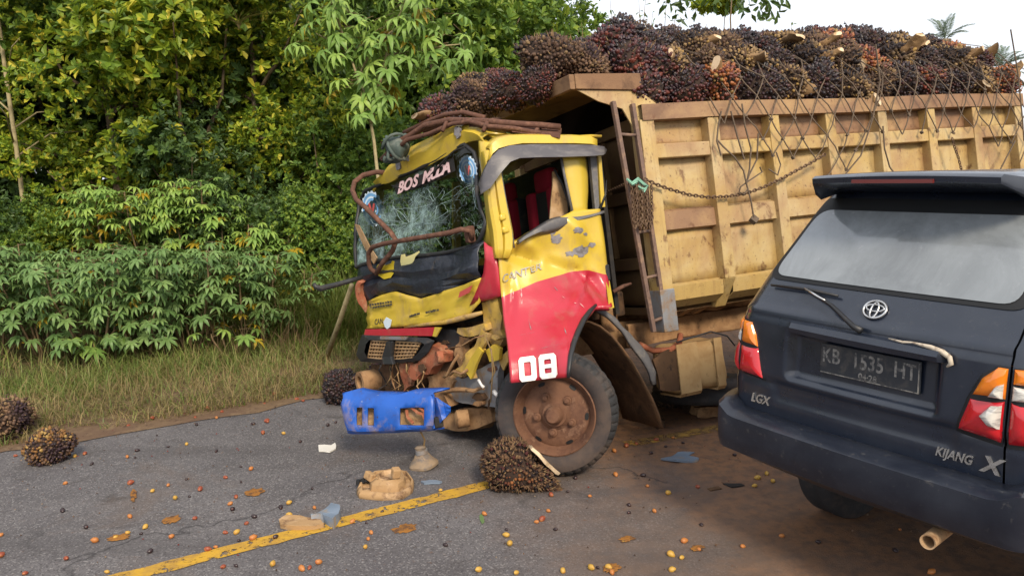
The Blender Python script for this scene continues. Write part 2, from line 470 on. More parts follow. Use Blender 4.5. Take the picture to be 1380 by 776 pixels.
rng = random.Random(5)
def gh(al, ac):
    """height of the natural ground at road coordinates"""
    far = max(0.0, ac - 7.6)
    z = -0.03 + 0.035 * min(far, 3) + 0.10 * max(0, far - 3) ** 1.0 * (1 if far < 14 else 14 / far)
    near = max(0.0, -0.6 - ac)
    z -= 0.03 * min(near, 10)
    return z + 0.05 * mnoise.noise(Vector((al * .35, ac * .35, 0))) * min(1, far / 1.5)
mb = MB()
als = [-220, -120, -60, -35, -20] + [x * .8 for x in range(-18, 30)] + [30, 40, 60, 110, 180, 320]
acs = [-220, -100, -40, -15, -6, -2, -.6, 1, 4, 6.5, 7.2, 7.8] + [8.3 + .6 * k for k in range(16)] + [20, 26, 36, 60, 110, 220]
mb.grid([[rd(a, c, gh(a, c) - (0.02 if -1 < c < 6.6 else 0)) for a in als] for c in acs])
tag(mb.build('ground', m_ground, smooth=True), kind='structure')
# carriageway: a slab with a crumbled far edge
mb = MB()
al_list = [-160, -80, -40, -20] + [x * .22 for x in range(-60, 80)] + [20, 40, 90, 180, 300]
row_far = [rd(a, 6.60 + .055 * mnoise.noise(Vector((a * .9, 1, 0))) + .035 * mnoise.noise(Vector((a * 4.5, 7, 0))), 0) for a in al_list]
row_mid = [rd(a, 4.0, 0.012) for a in al_list]
row_near = [rd(a, -0.9 + .05 * mnoise.noise(Vector((a * 2, 4, 0))), 0) for a in al_list]
mb.grid([[p + Vector((0, 0, -.12)) for p in row_near], row_near, row_mid, row_far, [p + Vector((0, 0, -.12)) for p in row_far]])
tag(mb.build('road', m_asphalt), kind='structure')
mb = MB()
rows = []
for k, (c, z) in enumerate(((6.42, .0065), (6.62, .012), (6.9, .022), (7.3, .016), (7.75, .0), (8.2, -.03))):
    rows.append([rd(a, c + (.16 if k == 0 else .08) * mnoise.noise(Vector((a * 1.7, k * 3, 2))) + (.05 if k == 0 else 0) * mnoise.noise(Vector((a * 7, 2, 2))), z + (.012 * mnoise.noise(Vector((a * 2.5, c * 3, 0))) if 0 < k else 0) + (gh(a, c) + .03 if k > 3 else 0)) for a in al_list])
mb.grid(rows)
tag(mb.build('dirt_verge', m_verge, smooth=True), kind='structure')
# centre line
def line(pts, w, m, name='centre_line'):
    """a painted stripe through road points"""
    pts = [Vector(p) for p in pts]
    mb = MB(); a, b = [], []
    n = 70
    for i in range(n + 1):
        p = pts[0].lerp(pts[1], i / n)
        z = 0.012 * (1 - abs((p.dot(RN) - 4) / 2.6)) + .0045
        jg = lambda s: .012 * mnoise.noise(Vector((i * .35, s, 1))) + .008 * mnoise.noise(Vector((i * 1.3, s, 5)))
        a.append(Vector((p.x, p.y, max(z, .0045))) + RN * (w / 2 + jg(1))); b.append(Vector((p.x, p.y, max(z, .0045))) - RN * (w / 2 + jg(9)))
    mb.grid([b, a])
    return tag(mb.build(name, m), kind='structure')
ya, yb = gx(180, 778), gx(652, 657)
yd = (yb - ya).normalized()
line([ya - yd * 1.2, yb + yd * .05], .115, m_line)
line([gx(846, 601), gx(1010, 571)], .12, mat_line_dirty())

# ================================================================== SUV
def mat_carpaint():
    t = NT('navy_paint')
    v = t.coord()
    c = t.mix(t.rng(t.noise(v, 2.5, 6, .65), .42, .68, 0, .55), (0.007, 0.012, 0.026), (0.026, 0.032, 0.046))
    c = t.mix(t.rng(t.noise(v, 42, 4, .7), .60, .74, 0, .35), c, (0.07, 0.067, .064))
    return t.done(t.principled(c, t.rng(t.noise(v, 7, 5, .6), .35, .65, .24, .42), 0, .5, t.bump(t.noise(v, 2.2, 2, .5), .05, .02), Coat_Weight=.6, Coat_Roughness=.12))
m_navy = mat_carpaint()
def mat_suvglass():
    t = NT('dusty_sky_toned_glass')
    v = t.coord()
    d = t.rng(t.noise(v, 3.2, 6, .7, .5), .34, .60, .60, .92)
    c = t.mix(d, (0.014, 0.018, 0.022), (0.255, 0.28, 0.30))  # dust film, its grey lifted to paint in the reflected sky
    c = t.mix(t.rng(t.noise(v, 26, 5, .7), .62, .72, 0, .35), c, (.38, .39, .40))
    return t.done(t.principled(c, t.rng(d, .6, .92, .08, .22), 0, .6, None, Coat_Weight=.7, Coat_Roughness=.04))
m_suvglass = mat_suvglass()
m_bumper = mat('bumper_navy', (0.008, 0.011, 0.021), .36, 0, .5, [((0.026, .031, .045), 3, .46, .68, (1, 1, 1), .7), ((0.10, .095, .09), 30, .60, .74, (1, 1, 1), .5)], (40, .1), coat=.2)
m_amber = mat('amber_lens', (0.75, 0.20, 0.012), 0.15, 0, .5, [((.5, .14, .02), 18, .5, .7, (1, 1, 1), .5)], coat=.8)
m_redlens = mat('red_lens', (0.50, 0.010, 0.018), 0.15, 0, .5, [((.3, .01, .015), 14, .5, .7, (1, 1, 1), .6)], coat=.8)
m_clearlens = mat('clear_lens', (0.62, 0.60, 0.56), 0.2, 0, .5, [((.34, .33, .32), 60, .45, .6, (.2, .2, 1))], coat=.8)
m_chrome = mat('dull_chrome', (0.60, 0.60, 0.60), 0.25, .85, .5, [((.30, .28, .26), 30, .5, .7)])
m_plate = mat('plate_black', (0.022, 0.026, 0.034), 0.45, 0, .5, [((.10, .09, .08), 20, .5, .7, (1, 1, 1), .6)])
m_plateprint = mat('plate_print', (0.25, 0.24, 0.225), 0.6, 0, .4, [((.06, .06, .065), 40, .42, .60)])
m_seam = mat('seam_dark', (0.008, 0.009, 0.011), 0.7)
m_chip = mat('chipped_filler', (0.52, 0.45, 0.36), 0.8, 0, .3, [((.22, .17, .13), 30, .5, .65)])
m_pipe = mat('exhaust_tan', (0.45, 0.30, 0.17), 0.7, .2, .4, [((.2, .1, .05), 20, .5, .7)])

def lerp_t(tbl, z):
    if z <= tbl[0][0]: return tbl[0][1]
    for (a, va), (b, vb) in zip(tbl, tbl[1:]):
        if z <= b: return va + (vb - va) * (z - a) / (b - a)
    return tbl[-1][1]
YC = 0.04
HW = [(.45, .74), (.7, .775), (.95, .77), (1.18, .735), (1.28, .715), (1.42, .675), (1.55, .625), (1.70, .575), (1.80, .53), (1.86, .46)]
XR = [(.45, .06), (.72, .02), (.95, 0), (1.20, .012), (1.27, .05), (1.40, .135), (1.70, .355), (1.80, .43), (1.86, .50)]
def sstep(x, a, b):
    t_ = min(1, max(0, (x - a) / (b - a))); return t_ * t_ * (3 - 2 * t_)
def inside(y, z, y0, y1, z0, z1, e=.022):
    return sstep(y, y0, y0 + e) * (1 - sstep(y, y1 - e, y1)) * sstep(z, z0, z0 + e) * (1 - sstep(z, z1 - e, z1))
def rear_x(y, z):
    h = lerp_t(HW, z); d = abs(y - YC) / h
    x = lerp_t(XR, z)
    x += 0.035 * d * d + (0.13 * ((d - .80) / .20) ** 2.2 if d > .80 else 0)
    # number-plate well, its lower shelf and the pressed lines of the gate
    x += .045 * inside(y, z, -.31, .41, .935, 1.18, .035)
    x += .012 * inside(y, z, -.40, .50, .80, .93, .05)
    x -= .016 * math.exp(-((z - 1.245) / .018) ** 2) * (1 if d < .93 else 0)
    x += .010 * math.exp(-((z - .905) / .012) ** 2)
    x += .02 * sstep(z, .80, .70)if False else 0
    return x
suv = empty('suv', SMAT)
tag(suv, 'dusty dark navy SUV seen from behind, stopped at the right beside the truck', 'car')
def rear_patch(name, y0f, y1f, z0, z1, ny, nz, off=0.0, m=m_navy, parent=suv, flip=False):
    mb = MB(); rows = []
    for i in range(nz + 1):
        z = z0 + (z1 - z0) * i / nz
        a, b = y0f(z), y1f(z)
        rows.append([Vector((rear_x(a + (b - a) * j / ny, z) + off, a + (b - a) * j / ny, z)) for j in range(ny + 1)])
    mb.grid(rows)
    return mb.build(name, m, parent, smooth=True)
gl = lambda z: min(.715, YC + lerp_t(HW, z) - .035)
gr = lambda z: max(-.545, YC - lerp_t(HW, z) + .035)
gate = rear_patch('tailgate', gr, gl, .70, 1.84, 84, 76)
body = rear_patch('body', lambda z: gl(z) + .008, lambda z: YC + lerp_t(HW, z), .50, 1.84, 14, 50)
rp = rear_patch('rear_corner', lambda z: YC - lerp_t(HW, z), lambda z: gr(z) - .008, .50, 1.84, 14, 50)
# shell: flanks and roof in one skin, plus a dark inner wall closing the gaps
mb = MB()
zs = [.45, .6, .8, .95, 1.18, 1.28, 1.42, 1.55, 1.70, 1.80, 1.86]
sec = []
for z in zs: sec.append((1, z))
rows = []
for s in (0, .05, .2, .6, 1.4, 2.2, 2.9):
    row = []
    for z in zs:
        h = lerp_t(HW, z); row.append(Vector((rear_x(YC + h, z) + s, YC + h, z)))
    for k in range(1, 8):
        u = k / 8; y = YC + lerp_t(HW, 1.86) * (1 - 2 * u)
        row.append(Vector((rear_x(y, 1.86) + s, y, 1.86 + .035 * sin(pi * u))))
    for z in reversed(zs):
        h = lerp_t(HW, z); row.append(Vector((rear_x(YC - h, z) + s, YC - h, z)))
    rows.append(row)
mb.grid(rows)
# windscreen and bonnet
fr = rows[-1]
def nose(p, dx, zmax): return Vector((p.x + dx, p.y, min(p.z, zmax)))
r2 = [Vector((max(p.x, 2.9) + (.55 if p.z > 1.1 else .35), p.y, min(p.z, 1.12))) for p in fr]
r3 = [Vector((4.15, p.y * .94, min(p.z, .98))) for p in fr]
r4 = [Vector((4.25, p.y * .9, min(p.z, .6) )) for p in fr]
mb.grid([fr, r2, r3, r4])
shell = mb.build('shell', m_navy, suv, smooth=True, angle=50)
mb = MB()
mb.grid([[Vector((rear_x(YC + (1 - 2 * j / 20) * lerp_t(HW, z) * .985, z) + .06, YC + (1 - 2 * j / 20) * lerp_t(HW, z) * .985, z)) for j in range(21)] for z in np.linspace(.5, 1.82, 24)])
mb.box((2.2, YC, .50), (3.6, 1.30, .06))
mb.build('underbody', m_seam, suv)
# rear window: rounded sheet just proud of the gate, on a black ceramic border
def round_patch(name, corners, r, m, off, parent, n=7, inset=0.0):
    """corners BL, BR, TR, TL as (y,z); rounded; lies on the rear surface"""
    BL, BR, TR, TLc = [Vector((c[0], c[1], 0)) for c in corners]
    out = []
    cs = [BL, BR, TR, TLc]
    for i in range(4):
        p, a, b = cs[i], cs[i - 1], cs[(i + 1) % 4]
        da = (a - p).normalized(); db = (b - p).normalized()
        for k in range(n + 1):
            t_ = k / n
            q0 = p + da * r; q1 = p + db * r
            out.append(q0.lerp(p, t_).lerp(p.lerp(q1, t_), t_))
        # straight run to the next corner, finely cut so that it follows the curve
        nx = cs[(i + 1) % 4] + (p - cs[(i + 1) % 4]).normalized() * r
        st = p + db * r
        for k in range(1, 12): out.append(st.lerp(nx, k / 12))
    c = sum(out, Vector((0, 0, 0))) / len(out)
    mb = MB(); K = 14
    mb.grid([[ (lambda q: Vector((rear_x(q.x, q.y) + off, q.x, q.y)))(c.lerp(q, k / K)) for q in out + [out[0]]] for k in range(0, K + 1)])
    return mb.build(name, m, parent, smooth=True)
wb = [(-.53, 1.392), (.625, 1.408), (.53, 1.745), (-.50, 1.745)]
round_patch('window_border', [(-.56, 1.375), (.655, 1.385), (.56, 1.77), (-.53, 1.77)], .09, m_seam, -.005, gate)
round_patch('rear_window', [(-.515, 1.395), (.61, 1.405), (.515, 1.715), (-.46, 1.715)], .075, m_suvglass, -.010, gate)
# roof spoiler
mb = MB()
sy0, sy1 = -.455, .485
rows = []
for j in range(33):
    u = j / 32; y = sy0 + (sy1 - sy0) * u
    e = min(u, 1 - u) * 2
    ed = sstep(e, 0, .13)
    xt = .165 + .10 * (1 - ed) + .02 * (2 * u - 1) ** 2
    drop = .10 * (1 - ed)
    zt = 1.875 + .012 * sin(pi * u)
    rows.append([Vector((.62, y, 1.86 + .03 * sin(pi * u))), Vector((.40, y, zt + .008 - .02 * (1 - ed))), Vector((xt + .02, y, zt - drop * .15)), Vector((xt, y, zt - .012 - drop * .35)), Vector((xt + .004, y, zt - .035 - drop * .5)), Vector((xt + .05, y, zt - .052 - drop * .6)), Vector((.42, y, 1.80 - .02 * (1 - ed)))])
mb.grid(rows)
mb.add(rows[0], [tuple(range(7))]); mb.add(rows[-1], [tuple(range(6, -1, -1))])
sp_ = mb.build('spoiler', m_navy, suv, smooth=True, angle=40)
mb = MB()
mb.box((.165, .03, 1.853), (.012, .36, .016))
mb.build('brake_light', mat('dark_red_lens', (0.14, 0.02, 0.018), .3, coat=.5), sp_)
# lamps
def lamp_piece(name, quads, m, parent, off=-.018):
    """outline in (y,z) lying on the corner of the body, with a domed face"""
    pts = [Vector((p[0], p[1], 0)) for p in quads]
    c = sum(pts, Vector((0, 0, 0))) / len(pts)
    fine = []
    for i in range(len(pts)):
        a, b = pts[i], pts[(i + 1) % len(pts)]
        for k in range(6): fine.append(a.lerp(b, k / 6))
    mb = MB(); rows = []
    for k, dome in ((0, 1), (.3, .97), (.6, .85), (.85, .5), (1.0, 0), (1.001, -2.2)):
        rows.append([(lambda q: Vector((rear_x(q.x, q.y) + off * dome, q.x, q.y)))(c.lerp(q, min(k, 1))) for q in fine + [fine[0]]])
    mb.grid(rows)
    return mb.build(name, m, parent, smooth=True, angle=55)
def lamp(label_side, pieces):
    base = pieces[0]
    first = lamp_piece('tail_light', base[1], base[0], suv, -.012)
    for nm, m, q in pieces[1:]:
        lamp_piece(nm, q, m, first, -.026)
    return first
L = lambda y, z: (y, z)
lamp('l', [(m_seam, [L(.525, .90), L(.815, .925), L(.80, 1.06), L(.765, 1.195), L(.615, 1.185), L(.57, 1.05)]),
     ('red_lens', m_redlens, [L(.535, .910), L(.690, .922), L(.690, 1.065), L(.575, 1.058)]),
     ('red_lens', m_redlens, [L(.694, .922), L(.808, .935), L(.798, 1.07), L(.694, 1.065)]),
     ('amber_lens', m_amber, [L(.577, 1.062), L(.690, 1.069), L(.692, 1.180), L(.622, 1.178), L(.594, 1.12)]),
     ('clear_lens', m_clearlens, [L(.694, 1.069), L(.796, 1.075), L(.787, 1.125), L(.694, 1.12)]),
     ('amber_lens', m_amber, [L(.694, 1.124), L(.786, 1.129), L(.765, 1.186), L(.694, 1.182)])])
lamp('r', [(m_seam, [L(-.37, .90), L(-.542, .885), L(-.542, 1.185), L(-.505, 1.185), L(-.45, 1.14), L(-.41, 1.05)]),
     ('red_lens', m_redlens, [L(-.380, .912), L(-.54, .895), L(-.54, 1.06), L(-.42, 1.052)]),
     ('amber_lens', m_amber, [L(-.424, 1.056), L(-.54, 1.064), L(-.54, 1.180), L(-.507, 1.180), L(-.455, 1.13)])])
lr = [o for o in suv.children if o.name.startswith('tail_light')][-1]
lamp_piece('clear_lens', [L(-.46, .99), L(-.50, .952), L(-.535, .95), L(-.535, 1.045), L(-.50, 1.04), L(-.48, 1.015)], m_clearlens, lr, -.050)
lamp_piece('clear_lens', [L(-.485, 1.062), L(-.535, 1.066), L(-.535, 1.125), L(-.515, 1.118)], m_clearlens, lr, -.050)
lamp('r2', [(m_seam, [L(-.556, .885), L(-.73, .90), L(-.70, 1.05), L(-.665, 1.195), L(-.556, 1.185)]),
     ('red_lens', m_redlens, [L(-.558, .895), L(-.72, .91), L(-.70, 1.06), L(-.558, 1.06)]),
     ('clear_lens', m_clearlens, [L(-.558, 1.064), L(-.695, 1.064), L(-.68, 1.12), L(-.558, 1.12)]),
     ('amber_lens', m_amber, [L(-.558, 1.124), L(-.675, 1.124), L(-.66, 1.185), L(-.558, 1.18)])])
# bumper: a wrapped beam with a ledge
def bump_sec(u):
    """u -1 (right) .. 1 (left); list of points from ledge to underside"""
    h = .795
    y = YC + h * max(-1, min(1, u))
    d = abs(u)
    fwd = .03 * d * d + (.20 * ((d - .82) / .18) ** 2.3 if d > .82 else 0)
    b = [(.05, .738), (-.062, .728), (-.094, .710), (-.098, .655), (-.092, .590), (-.078, .550), (-.04, .515), (.10, .49)]
    lift = .040 * sstep(d, .76, .88)
    return [Vector((x + fwd + (0.0 if k else .03), y - (0.0 if k < 6 else .02 * (1 if u > 0 else -1) * d), z + (lift if k < 4 else 0) + .02 * d * (1 if k > 5 else 0))) for k, (x, z) in enumerate(b)]
mb = MB()
us = [-1, -.985, -.96, -.92, -.87, -.83, -.79, -.74, -.6, -.45, -.3, -.15, 0, .15, .3, .45, .6, .74, .79, .83, .87, .92, .96, .985, 1]
rows = [bump_sec(u) for u in us]
for sgn in (1, -1):
    end = rows[-1] if sgn == 1 else rows[0]
    ext = [[Vector((p.x + k * .16, p.y + (0.0), p.z)) for p in end] for k in (1, 3)]
    rows = rows + ext if sgn == 1 else ext[::-1] + rows
mb.grid(rows)
bump = mb.build('rear_bumper', m_bumper, suv, smooth=True, angle=28)
md = bump.modifiers.new('solid', 'SOLIDIFY'); md.thickness = .01
# trim handle over the plate, chipped at its right end
mb = MB()
rows = []
for j in range(26):
    u = j / 25; y = .40 - .735 * u
    w = .026 + .006 * sin(pi * u) ; z = 1.196 - .012 * u
    e = sstep(min(u, 1 - u), 0, .035)
    x0 = rear_x(y, 1.20)
    rows.append([Vector((x0 + .03, y, z + w)), Vector((x0 - .030 * e, y, z + w * .8)), Vector((x0 - .042 * e, y, z)), Vector((x0 - .034 * e, y, z - w * .8)), Vector((x0 + .03, y, z - w))])
mb.grid(rows)
mb.add(rows[0], [(0, 1, 2, 3, 4)]); mb.add(rows[-1], [(4, 3, 2, 1, 0)])
hd = mb.build('tailgate_trim', m_navy, gate, smooth=True, angle=40)
mb = MB()
path = [(-.10, 1.222), (-.16, 1.217), (-.20, 1.222), (-.27, 1.216), (-.315, 1.205), (-.343, 1.188), (-.350, 1.165), (-.335, 1.150)]
mb.tube([Vector((rear_x(y, 1.2) - .020, y, z)) for y, z in path], [.003, .006, .004, .010, .012, .011, .010, .004], 6)
ch = mb.build('chipped_edge', m_chip, gate, smooth=True)
ch['label'] = 'bare chipped filler round the right end of the trim'
# plate
px = rear_x(0, 1.07) - .012
ptilt = .0
mb = MB(); mb.box((px, .012, 1.073), (.008, .46, .135))
pl = mb.build('number_plate', m_plate, suv, bevel=.004)
mb = MB()
for z in (1.0105, ): mb.box((px - .005, .012, z), (.004, .45, .004))
mb.box((px - .005, -.211, 1.073), (.004, .004, .12))
mb.build('plate_rim', m_plateprint, pl)
for s, yy in (('KB', .175), ('1535', .0), ('HT', -.165)):
    text('plate_number', s, .092, (px - .0045, yy + .012, 1.087), (0, -1, 0), (0, 0, 1), m_plateprint, pl, .001, 0, .0016, width=.80)
text('plate_date', '04·28', .038, (px - .0045, .01, 1.026), (0, -1, 0), (0, 0, 1), m_plateprint, pl, .001, 0, .0006)
# maker's ring emblem
def ring(mb, cy, cz, ry, rz, r, xoff, n=28):
    mb.tube([Vector((rear_x(cy + ry * cos(2 * pi * k / n), cz + rz * sin(2 * pi * k / n)) + xoff, cy + ry * cos(2 * pi * k / n), cz + rz * sin(2 * pi * k / n))) for k in range(n + 1)], r, 6, cap=False)
mb = MB(); ez = 1.318
ring(mb, .015, ez, .050, .034, .0055, -.010)
ring(mb, .015, ez + .006, .040, .013, .004, -.012)
ring(mb, .015, ez - .002, .016, .030, .004, -.012)
mb.build('emblem', m_chrome, gate, smooth=True)
# badges
tdir = (0, -1, 0)
text('badge', 'KIJANG', .052, (rear_x(-.37, .80) - .004, -.372, .802), tdir, (0, 0, 1), m_chrome, gate, .003, .25, .001, width=.80)
text('badge', 'X', .085, (rear_x(-.50, .80) - .006, -.505, .802), tdir, (0, 0, 1), m_chrome, gate, .003, .25, .003, width=1.05)
text('badge', 'LGX', .062, (rear_x(.56, .80) - .005, .56, .805), tdir, (0, 0, 1), m_chrome, gate, .003, .25, .001, width=.9)
# wiper
mb = MB()
def onr(y, z, o=-.02): return Vector((rear_x(y, z) + o, y, z))
mb.tube([onr(.02, 1.235, -.03), onr(.06, 1.25, -.035), onr(.20, 1.312, -.035), onr(.36, 1.362, -.03)], [.016, .012, .009, .006], 6)
wp = mb.build('wiper', m_black, gate, smooth=True)
mb = MB(); mb.tube([onr(.24, 1.330, -.042), onr(.30, 1.346, -.042), onr(.375, 1.366, -.036)], [.004, .006, .004], 6)
mb.build('worn_arm', m_chrome, wp, smooth=True)
mb = MB(); mb.tube([onr(.20, 1.352, -.022), onr(.36, 1.362, -.024), onr(.58, 1.358, -.022)], [.006, .009, .006], 5)
mb.build('wiper_blade', m_black, wp, smooth=True)
# wheels and exhaust
def tyre_prof(R, r, w):
    return [(r * .96, -w * .40), (r + .015, -w * .47), (R * .80, -w * .53), (R * .93, -w * .50), (R * .975, -w * .44), (R, -w * .33), (R, -w * .12), (R * .985, -w * .09), (R * .985, w * .09), (R, w * .12), (R, w * .33), (R * .975, w * .44), (R * .93, w * .50), (R * .80, w * .53), (r + .015, w * .47), (r * .96, w * .40)]
for (wx, wy) in ((.83, .60), (.83, -.60), (3.5, .62), (3.5, -.62)):
    w = empty('wheel', parent=suv, loc=(wx, wy, .335))
    mb = MB(); mb.lathe(tyre_prof(.335, .20, .205), 48)
    mb.build('tyre', m_tyre, w, smooth=True, angle=50)
    mb = MB(); mb.lathe([(.02, .05), (.07, .06), (.15, .03), (.19, .07), (.20, .09), (.20, -.09), (.17, -.02), (.02, -.02)], 32)
    mb.build('rim', m_steel, w, smooth=True, angle=40)
mb = MB()
ey = -.335
prof = [(.030, -.16), (.030, .3), (.024, .3), (.024, -.158)]
mb.lathe([(r, y) for r, y in prof], 20, closed=True)
mb.build('exhaust_pipe', m_pipe, suv, smooth=True, angle=40, mat=Matrix.Translation((.06, ey, .475)) @ Matrix.Rotation(radians(-82), 4, 'Z'))
# side glass, sills and wheel arches of the suv (seen from a step to the side)
for s in (1, -1):
    for xa, xb in ((.72, 1.42), (1.50, 2.20), (2.28, 2.86)):
        mb = MB(); rows = []
        for k in range(5):
            z = 1.40 + .33 * k / 4; h = lerp_t(HW, z)
            x0 = max(xa, rear_x(YC, z) + .36) if xa < 1 else xa
            rows.append([Vector((x0 + (xb - x0) * j / 4 - (.10 * k / 4 if xb > 2.5 and j == 4 else 0), YC + s * (h + .007), z)) for j in range(5)])
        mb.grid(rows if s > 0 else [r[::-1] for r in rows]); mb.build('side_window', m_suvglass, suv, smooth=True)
    for wx in (.83, 3.5):
        mb = MB(); R_ = .39; n = 16; a, b, c = [], [], []
        for k in range(n + 1):
            t_ = pi * k / n
            p = Vector((wx + R_ * cos(t_), 0, .335 + R_ * sin(t_)))
            h = lerp_t(HW, max(.5, p.z))
            a.append(Vector((p.x, YC + s * (h + .016), p.z))); b.append(Vector((wx + R_ * .86 * cos(t_), YC + s * (h + .012), .335 + R_ * .86 * sin(t_)))); c.append(Vector((wx + R_ * .86 * cos(t_), YC + s * (h - .10), .335 + R_ * .86 * sin(t_))))
        mb.grid([a, b, c]); mb.build('wheel_arch', m_seam, suv, solid=.01)
    for xl in (1.46, 2.24):
        mb = MB(); mb.grid([[Vector((xl, YC + s * (lerp_t(HW, z) + .004), z)) for z in (.50, .7, .95, 1.18, 1.28, 1.40)], [Vector((xl + .012, YC + s * (lerp_t(HW, z) + .004), z)) for z in (.50, .7, .95, 1.18, 1.28, 1.40)]]); mb.build('door_gap', m_seam, suv)
    for xh in (1.30, 2.08):
        mb = MB(); mb.box((xh, YC + s * (lerp_t(HW, 1.14) + .016), 1.14), (.16, .03, .03)); mb.build('door_handle', m_navy, suv, bevel=.008)

# ================================================================== DUMP TRUCK
truck = empty('dump_truck', TMAT)
tag(truck, 'wrecked yellow and red dump truck with crushed cab, heaped with palm fruit', 'truck')
V = Vector
def sheet(name, pts, ext, m, parent, crumple=0, cuts=0, scale=4, seed=1, bevel=0):
    mb = MB(); mb.prism(pts, ext)
    o = mb.build(name, m, parent, bevel=bevel)
    if cuts: dense(o, cuts, crumple, scale, seed)
    return o
# ---------------------------------------------------------------- load box
BX0, BX1 = -.89, -4.86           # front and rear of the box
YS, YF = .15, -1.95              # outer faces of the ribs, near and far side
ZB, ZT = .93, 2.335
dbox = empty('load_box', parent=truck)
RIBX = [-.90 - .555 * i for i in range(8)]
RW = .095
def box_side(y0, s):
    """s=+1: the side facing the camera. y0 outer face of the ribs"""
    yp = y0 - s * .085
    # plates between the ribs, one per bay and level
    levels = [(2.065, 2.235, .0), (1.615, 1.965, .0), (1.10, 1.465, 0.0)]
    for i in range(7):
        xa, xb = RIBX[i] - RW / 2 + .004, RIBX[i + 1] + RW / 2 - .004
        for (za, zb, o) in levels:
            mb = MB()
            rows = []
            for k in range(6):
                z = za + (zb - za) * k / 5
                rows.append([V((xa + (xb - xa) * j / 7, yp + s * .012 * mnoise.noise(V((i * 3 + j * .5, z * 4, s))), z)) for j in range(8)])
            mb.grid(rows)
            o_ = mb.build('panel', m_boxrail if (za > 2 and s > 0 and i in (1, 2, 3, 4, 5)) else m_boxyel, dbox, smooth=True, solid=.006)
        # pressed middle band, standing half way out
        mb = MB()
        yb = y0 - s * .035
        q = [(1.462, yp), (1.475, yb), (1.60, yb - s * .006), (1.618, yp)]
        mb.grid([[V((xa, y, z)) for z, y in q], [V((xb, y, z)) for z, y in q]])
        mb.build('band', m_boxyel if i not in (0,) else m_boxrail, dbox)
        # sill folded under the lowest plate
        mb = MB()
        q = [(1.102, yp), (1.085, y0 - s * .03), (.985, y0 - s * .045), (.93, y0 - s * .13)]
        mb.grid([[V((xa, y, z)) for z, y in q], [V((xb, y, z)) for z, y in q]])
        mb.build('sill', m_boxyel, dbox, solid=.006)
    for i, x in enumerate(RIBX):
        mb = MB()
        zlo = 1.09 if i else 1.06
        w = RW if i else .115
        mb.hexa([V((x - w / 2, y0 - s * .12, zlo)), V((x + w / 2, y0 - s * .12, zlo)), V((x + w / 2, y0, zlo)), V((x - w / 2, y0, zlo))],
                [V((x - w / 2, y0 - s * .12, 2.23)), V((x + w / 2, y0 - s * .12, 2.23)), V((x + w / 2, y0, 2.23)), V((x - w / 2, y0, 2.23))])
        if i:   # foot drawn in under the floor
            mb.hexa([V((x - w / 2, y0 - s * .26, .885)), V((x + w / 2, y0 - s * .26, .885)), V((x + w / 2, y0 - s * .15, .885)), V((x - w / 2, y0 - s * .15, .885))],
                    [V((x - w / 2, y0 - s * .12, zlo)), V((x + w / 2, y0 - s * .12, zlo)), V((x + w / 2, y0, zlo)), V((x - w / 2, y0, zlo))])
        mb.build('rib', m_boxyel, dbox, bevel=.006)
        if i == 0:
            mb = MB(); mb.box((x, y0 - s * .055, .93), (.118, .13, .29)); mb.build('post_foot', m_steel, dbox, bevel=.006)
    # rails: in pieces between the ribs so that nothing lies in one plane
    for i in range(7):
        xa, xb = RIBX[i] - RW / 2, RIBX[i + 1] + RW / 2
        mb = MB(); mb.box(((xa + xb) / 2, y0 - s * .055, 2.015), (xa - xb, .098, .098)); mb.build('rail', m_boxyel, dbox, bevel=.006)
    mb = MB()
    n = 24
    a, b, c, d = [], [], [], []
    for k in range(n + 1):
        x = BX0 + .03 + (BX1 - BX0 - .02) * k / n
        dz = .012 * mnoise.noise(V((x * .9, s, 3))); dy = .012 * mnoise.noise(V((x * .8, s, 8)))
        a.append(V((x, y0 + s * .012 + dy, 2.228 + dz))); b.append(V((x, y0 + s * .012 + dy, ZT + dz))); c.append(V((x, y0 - s * .13 + dy, ZT + dz))); d.append(V((x, y0 - s * .13 + dy, 2.228 + dz)))
    mb.grid([a, b, c, d, a])
    mb.build('top_rail', m_boxrail, dbox)
    # inner skin
    mb = MB(); mb.box(((BX0 + BX1) / 2, y0 - s * .150, (ZB + 2.22) / 2 + .03), (BX0 - BX1 - .02, .02, 2.22 - ZB - .06)); mb.build('inner_skin', m_boxdark, dbox)
box_side(YS, 1)
box_side(YF, -1)
mb = MB(); mb.box(((BX0 + BX1) / 2, -.9, ZB - .012), (BX0 - BX1 - .04, 1.72, .05)); mb.build('floor', m_boxdark, dbox)
# tail board
for za, zb in ((.98, 1.40), (1.46, 1.86), (1.92, 2.30)):
    mb = MB(); mb.box((BX1 + .02, -.9, (za + zb) / 2), (.03, 1.78, zb - za)); mb.build('tail_board', m_boxyel, dbox, bevel=.004)
# headboard: plates between horizontal stiffeners
for za, zb in ((.96, 1.22), (1.31, 1.70), (1.79, 2.20)):
    mb = MB(); rows = []
    for k in range(5):
        z = za + (zb - za) * k / 4
        rows.append([V((BX0 - .045 + .012 * mnoise.noise(V((y * 3, z * 4, 2))), y, z)) for y in np.linspace(-1.93, .03, 14)])
    mb.grid(rows); mb.build('headboard_plate', m_boxdark, dbox, smooth=True, solid=.008)
for z in (1.265, 1.745, 2.235):
    mb = MB(); mb.box((BX0 - .035, -.95, z), (.07, 1.97, .088)); mb.build('headboard_rail', m_boxdark, dbox, bevel=.006)
for y in (-.5, -1.35):
    for za, zb in ((1.312, 1.698), (1.792, 2.188)):
        mb = MB(); mb.box((BX0 - .035, y, (za + zb) / 2), (.055, .08, zb - za)); mb.build('headboard_post', m_boxdark, dbox, bevel=.006)
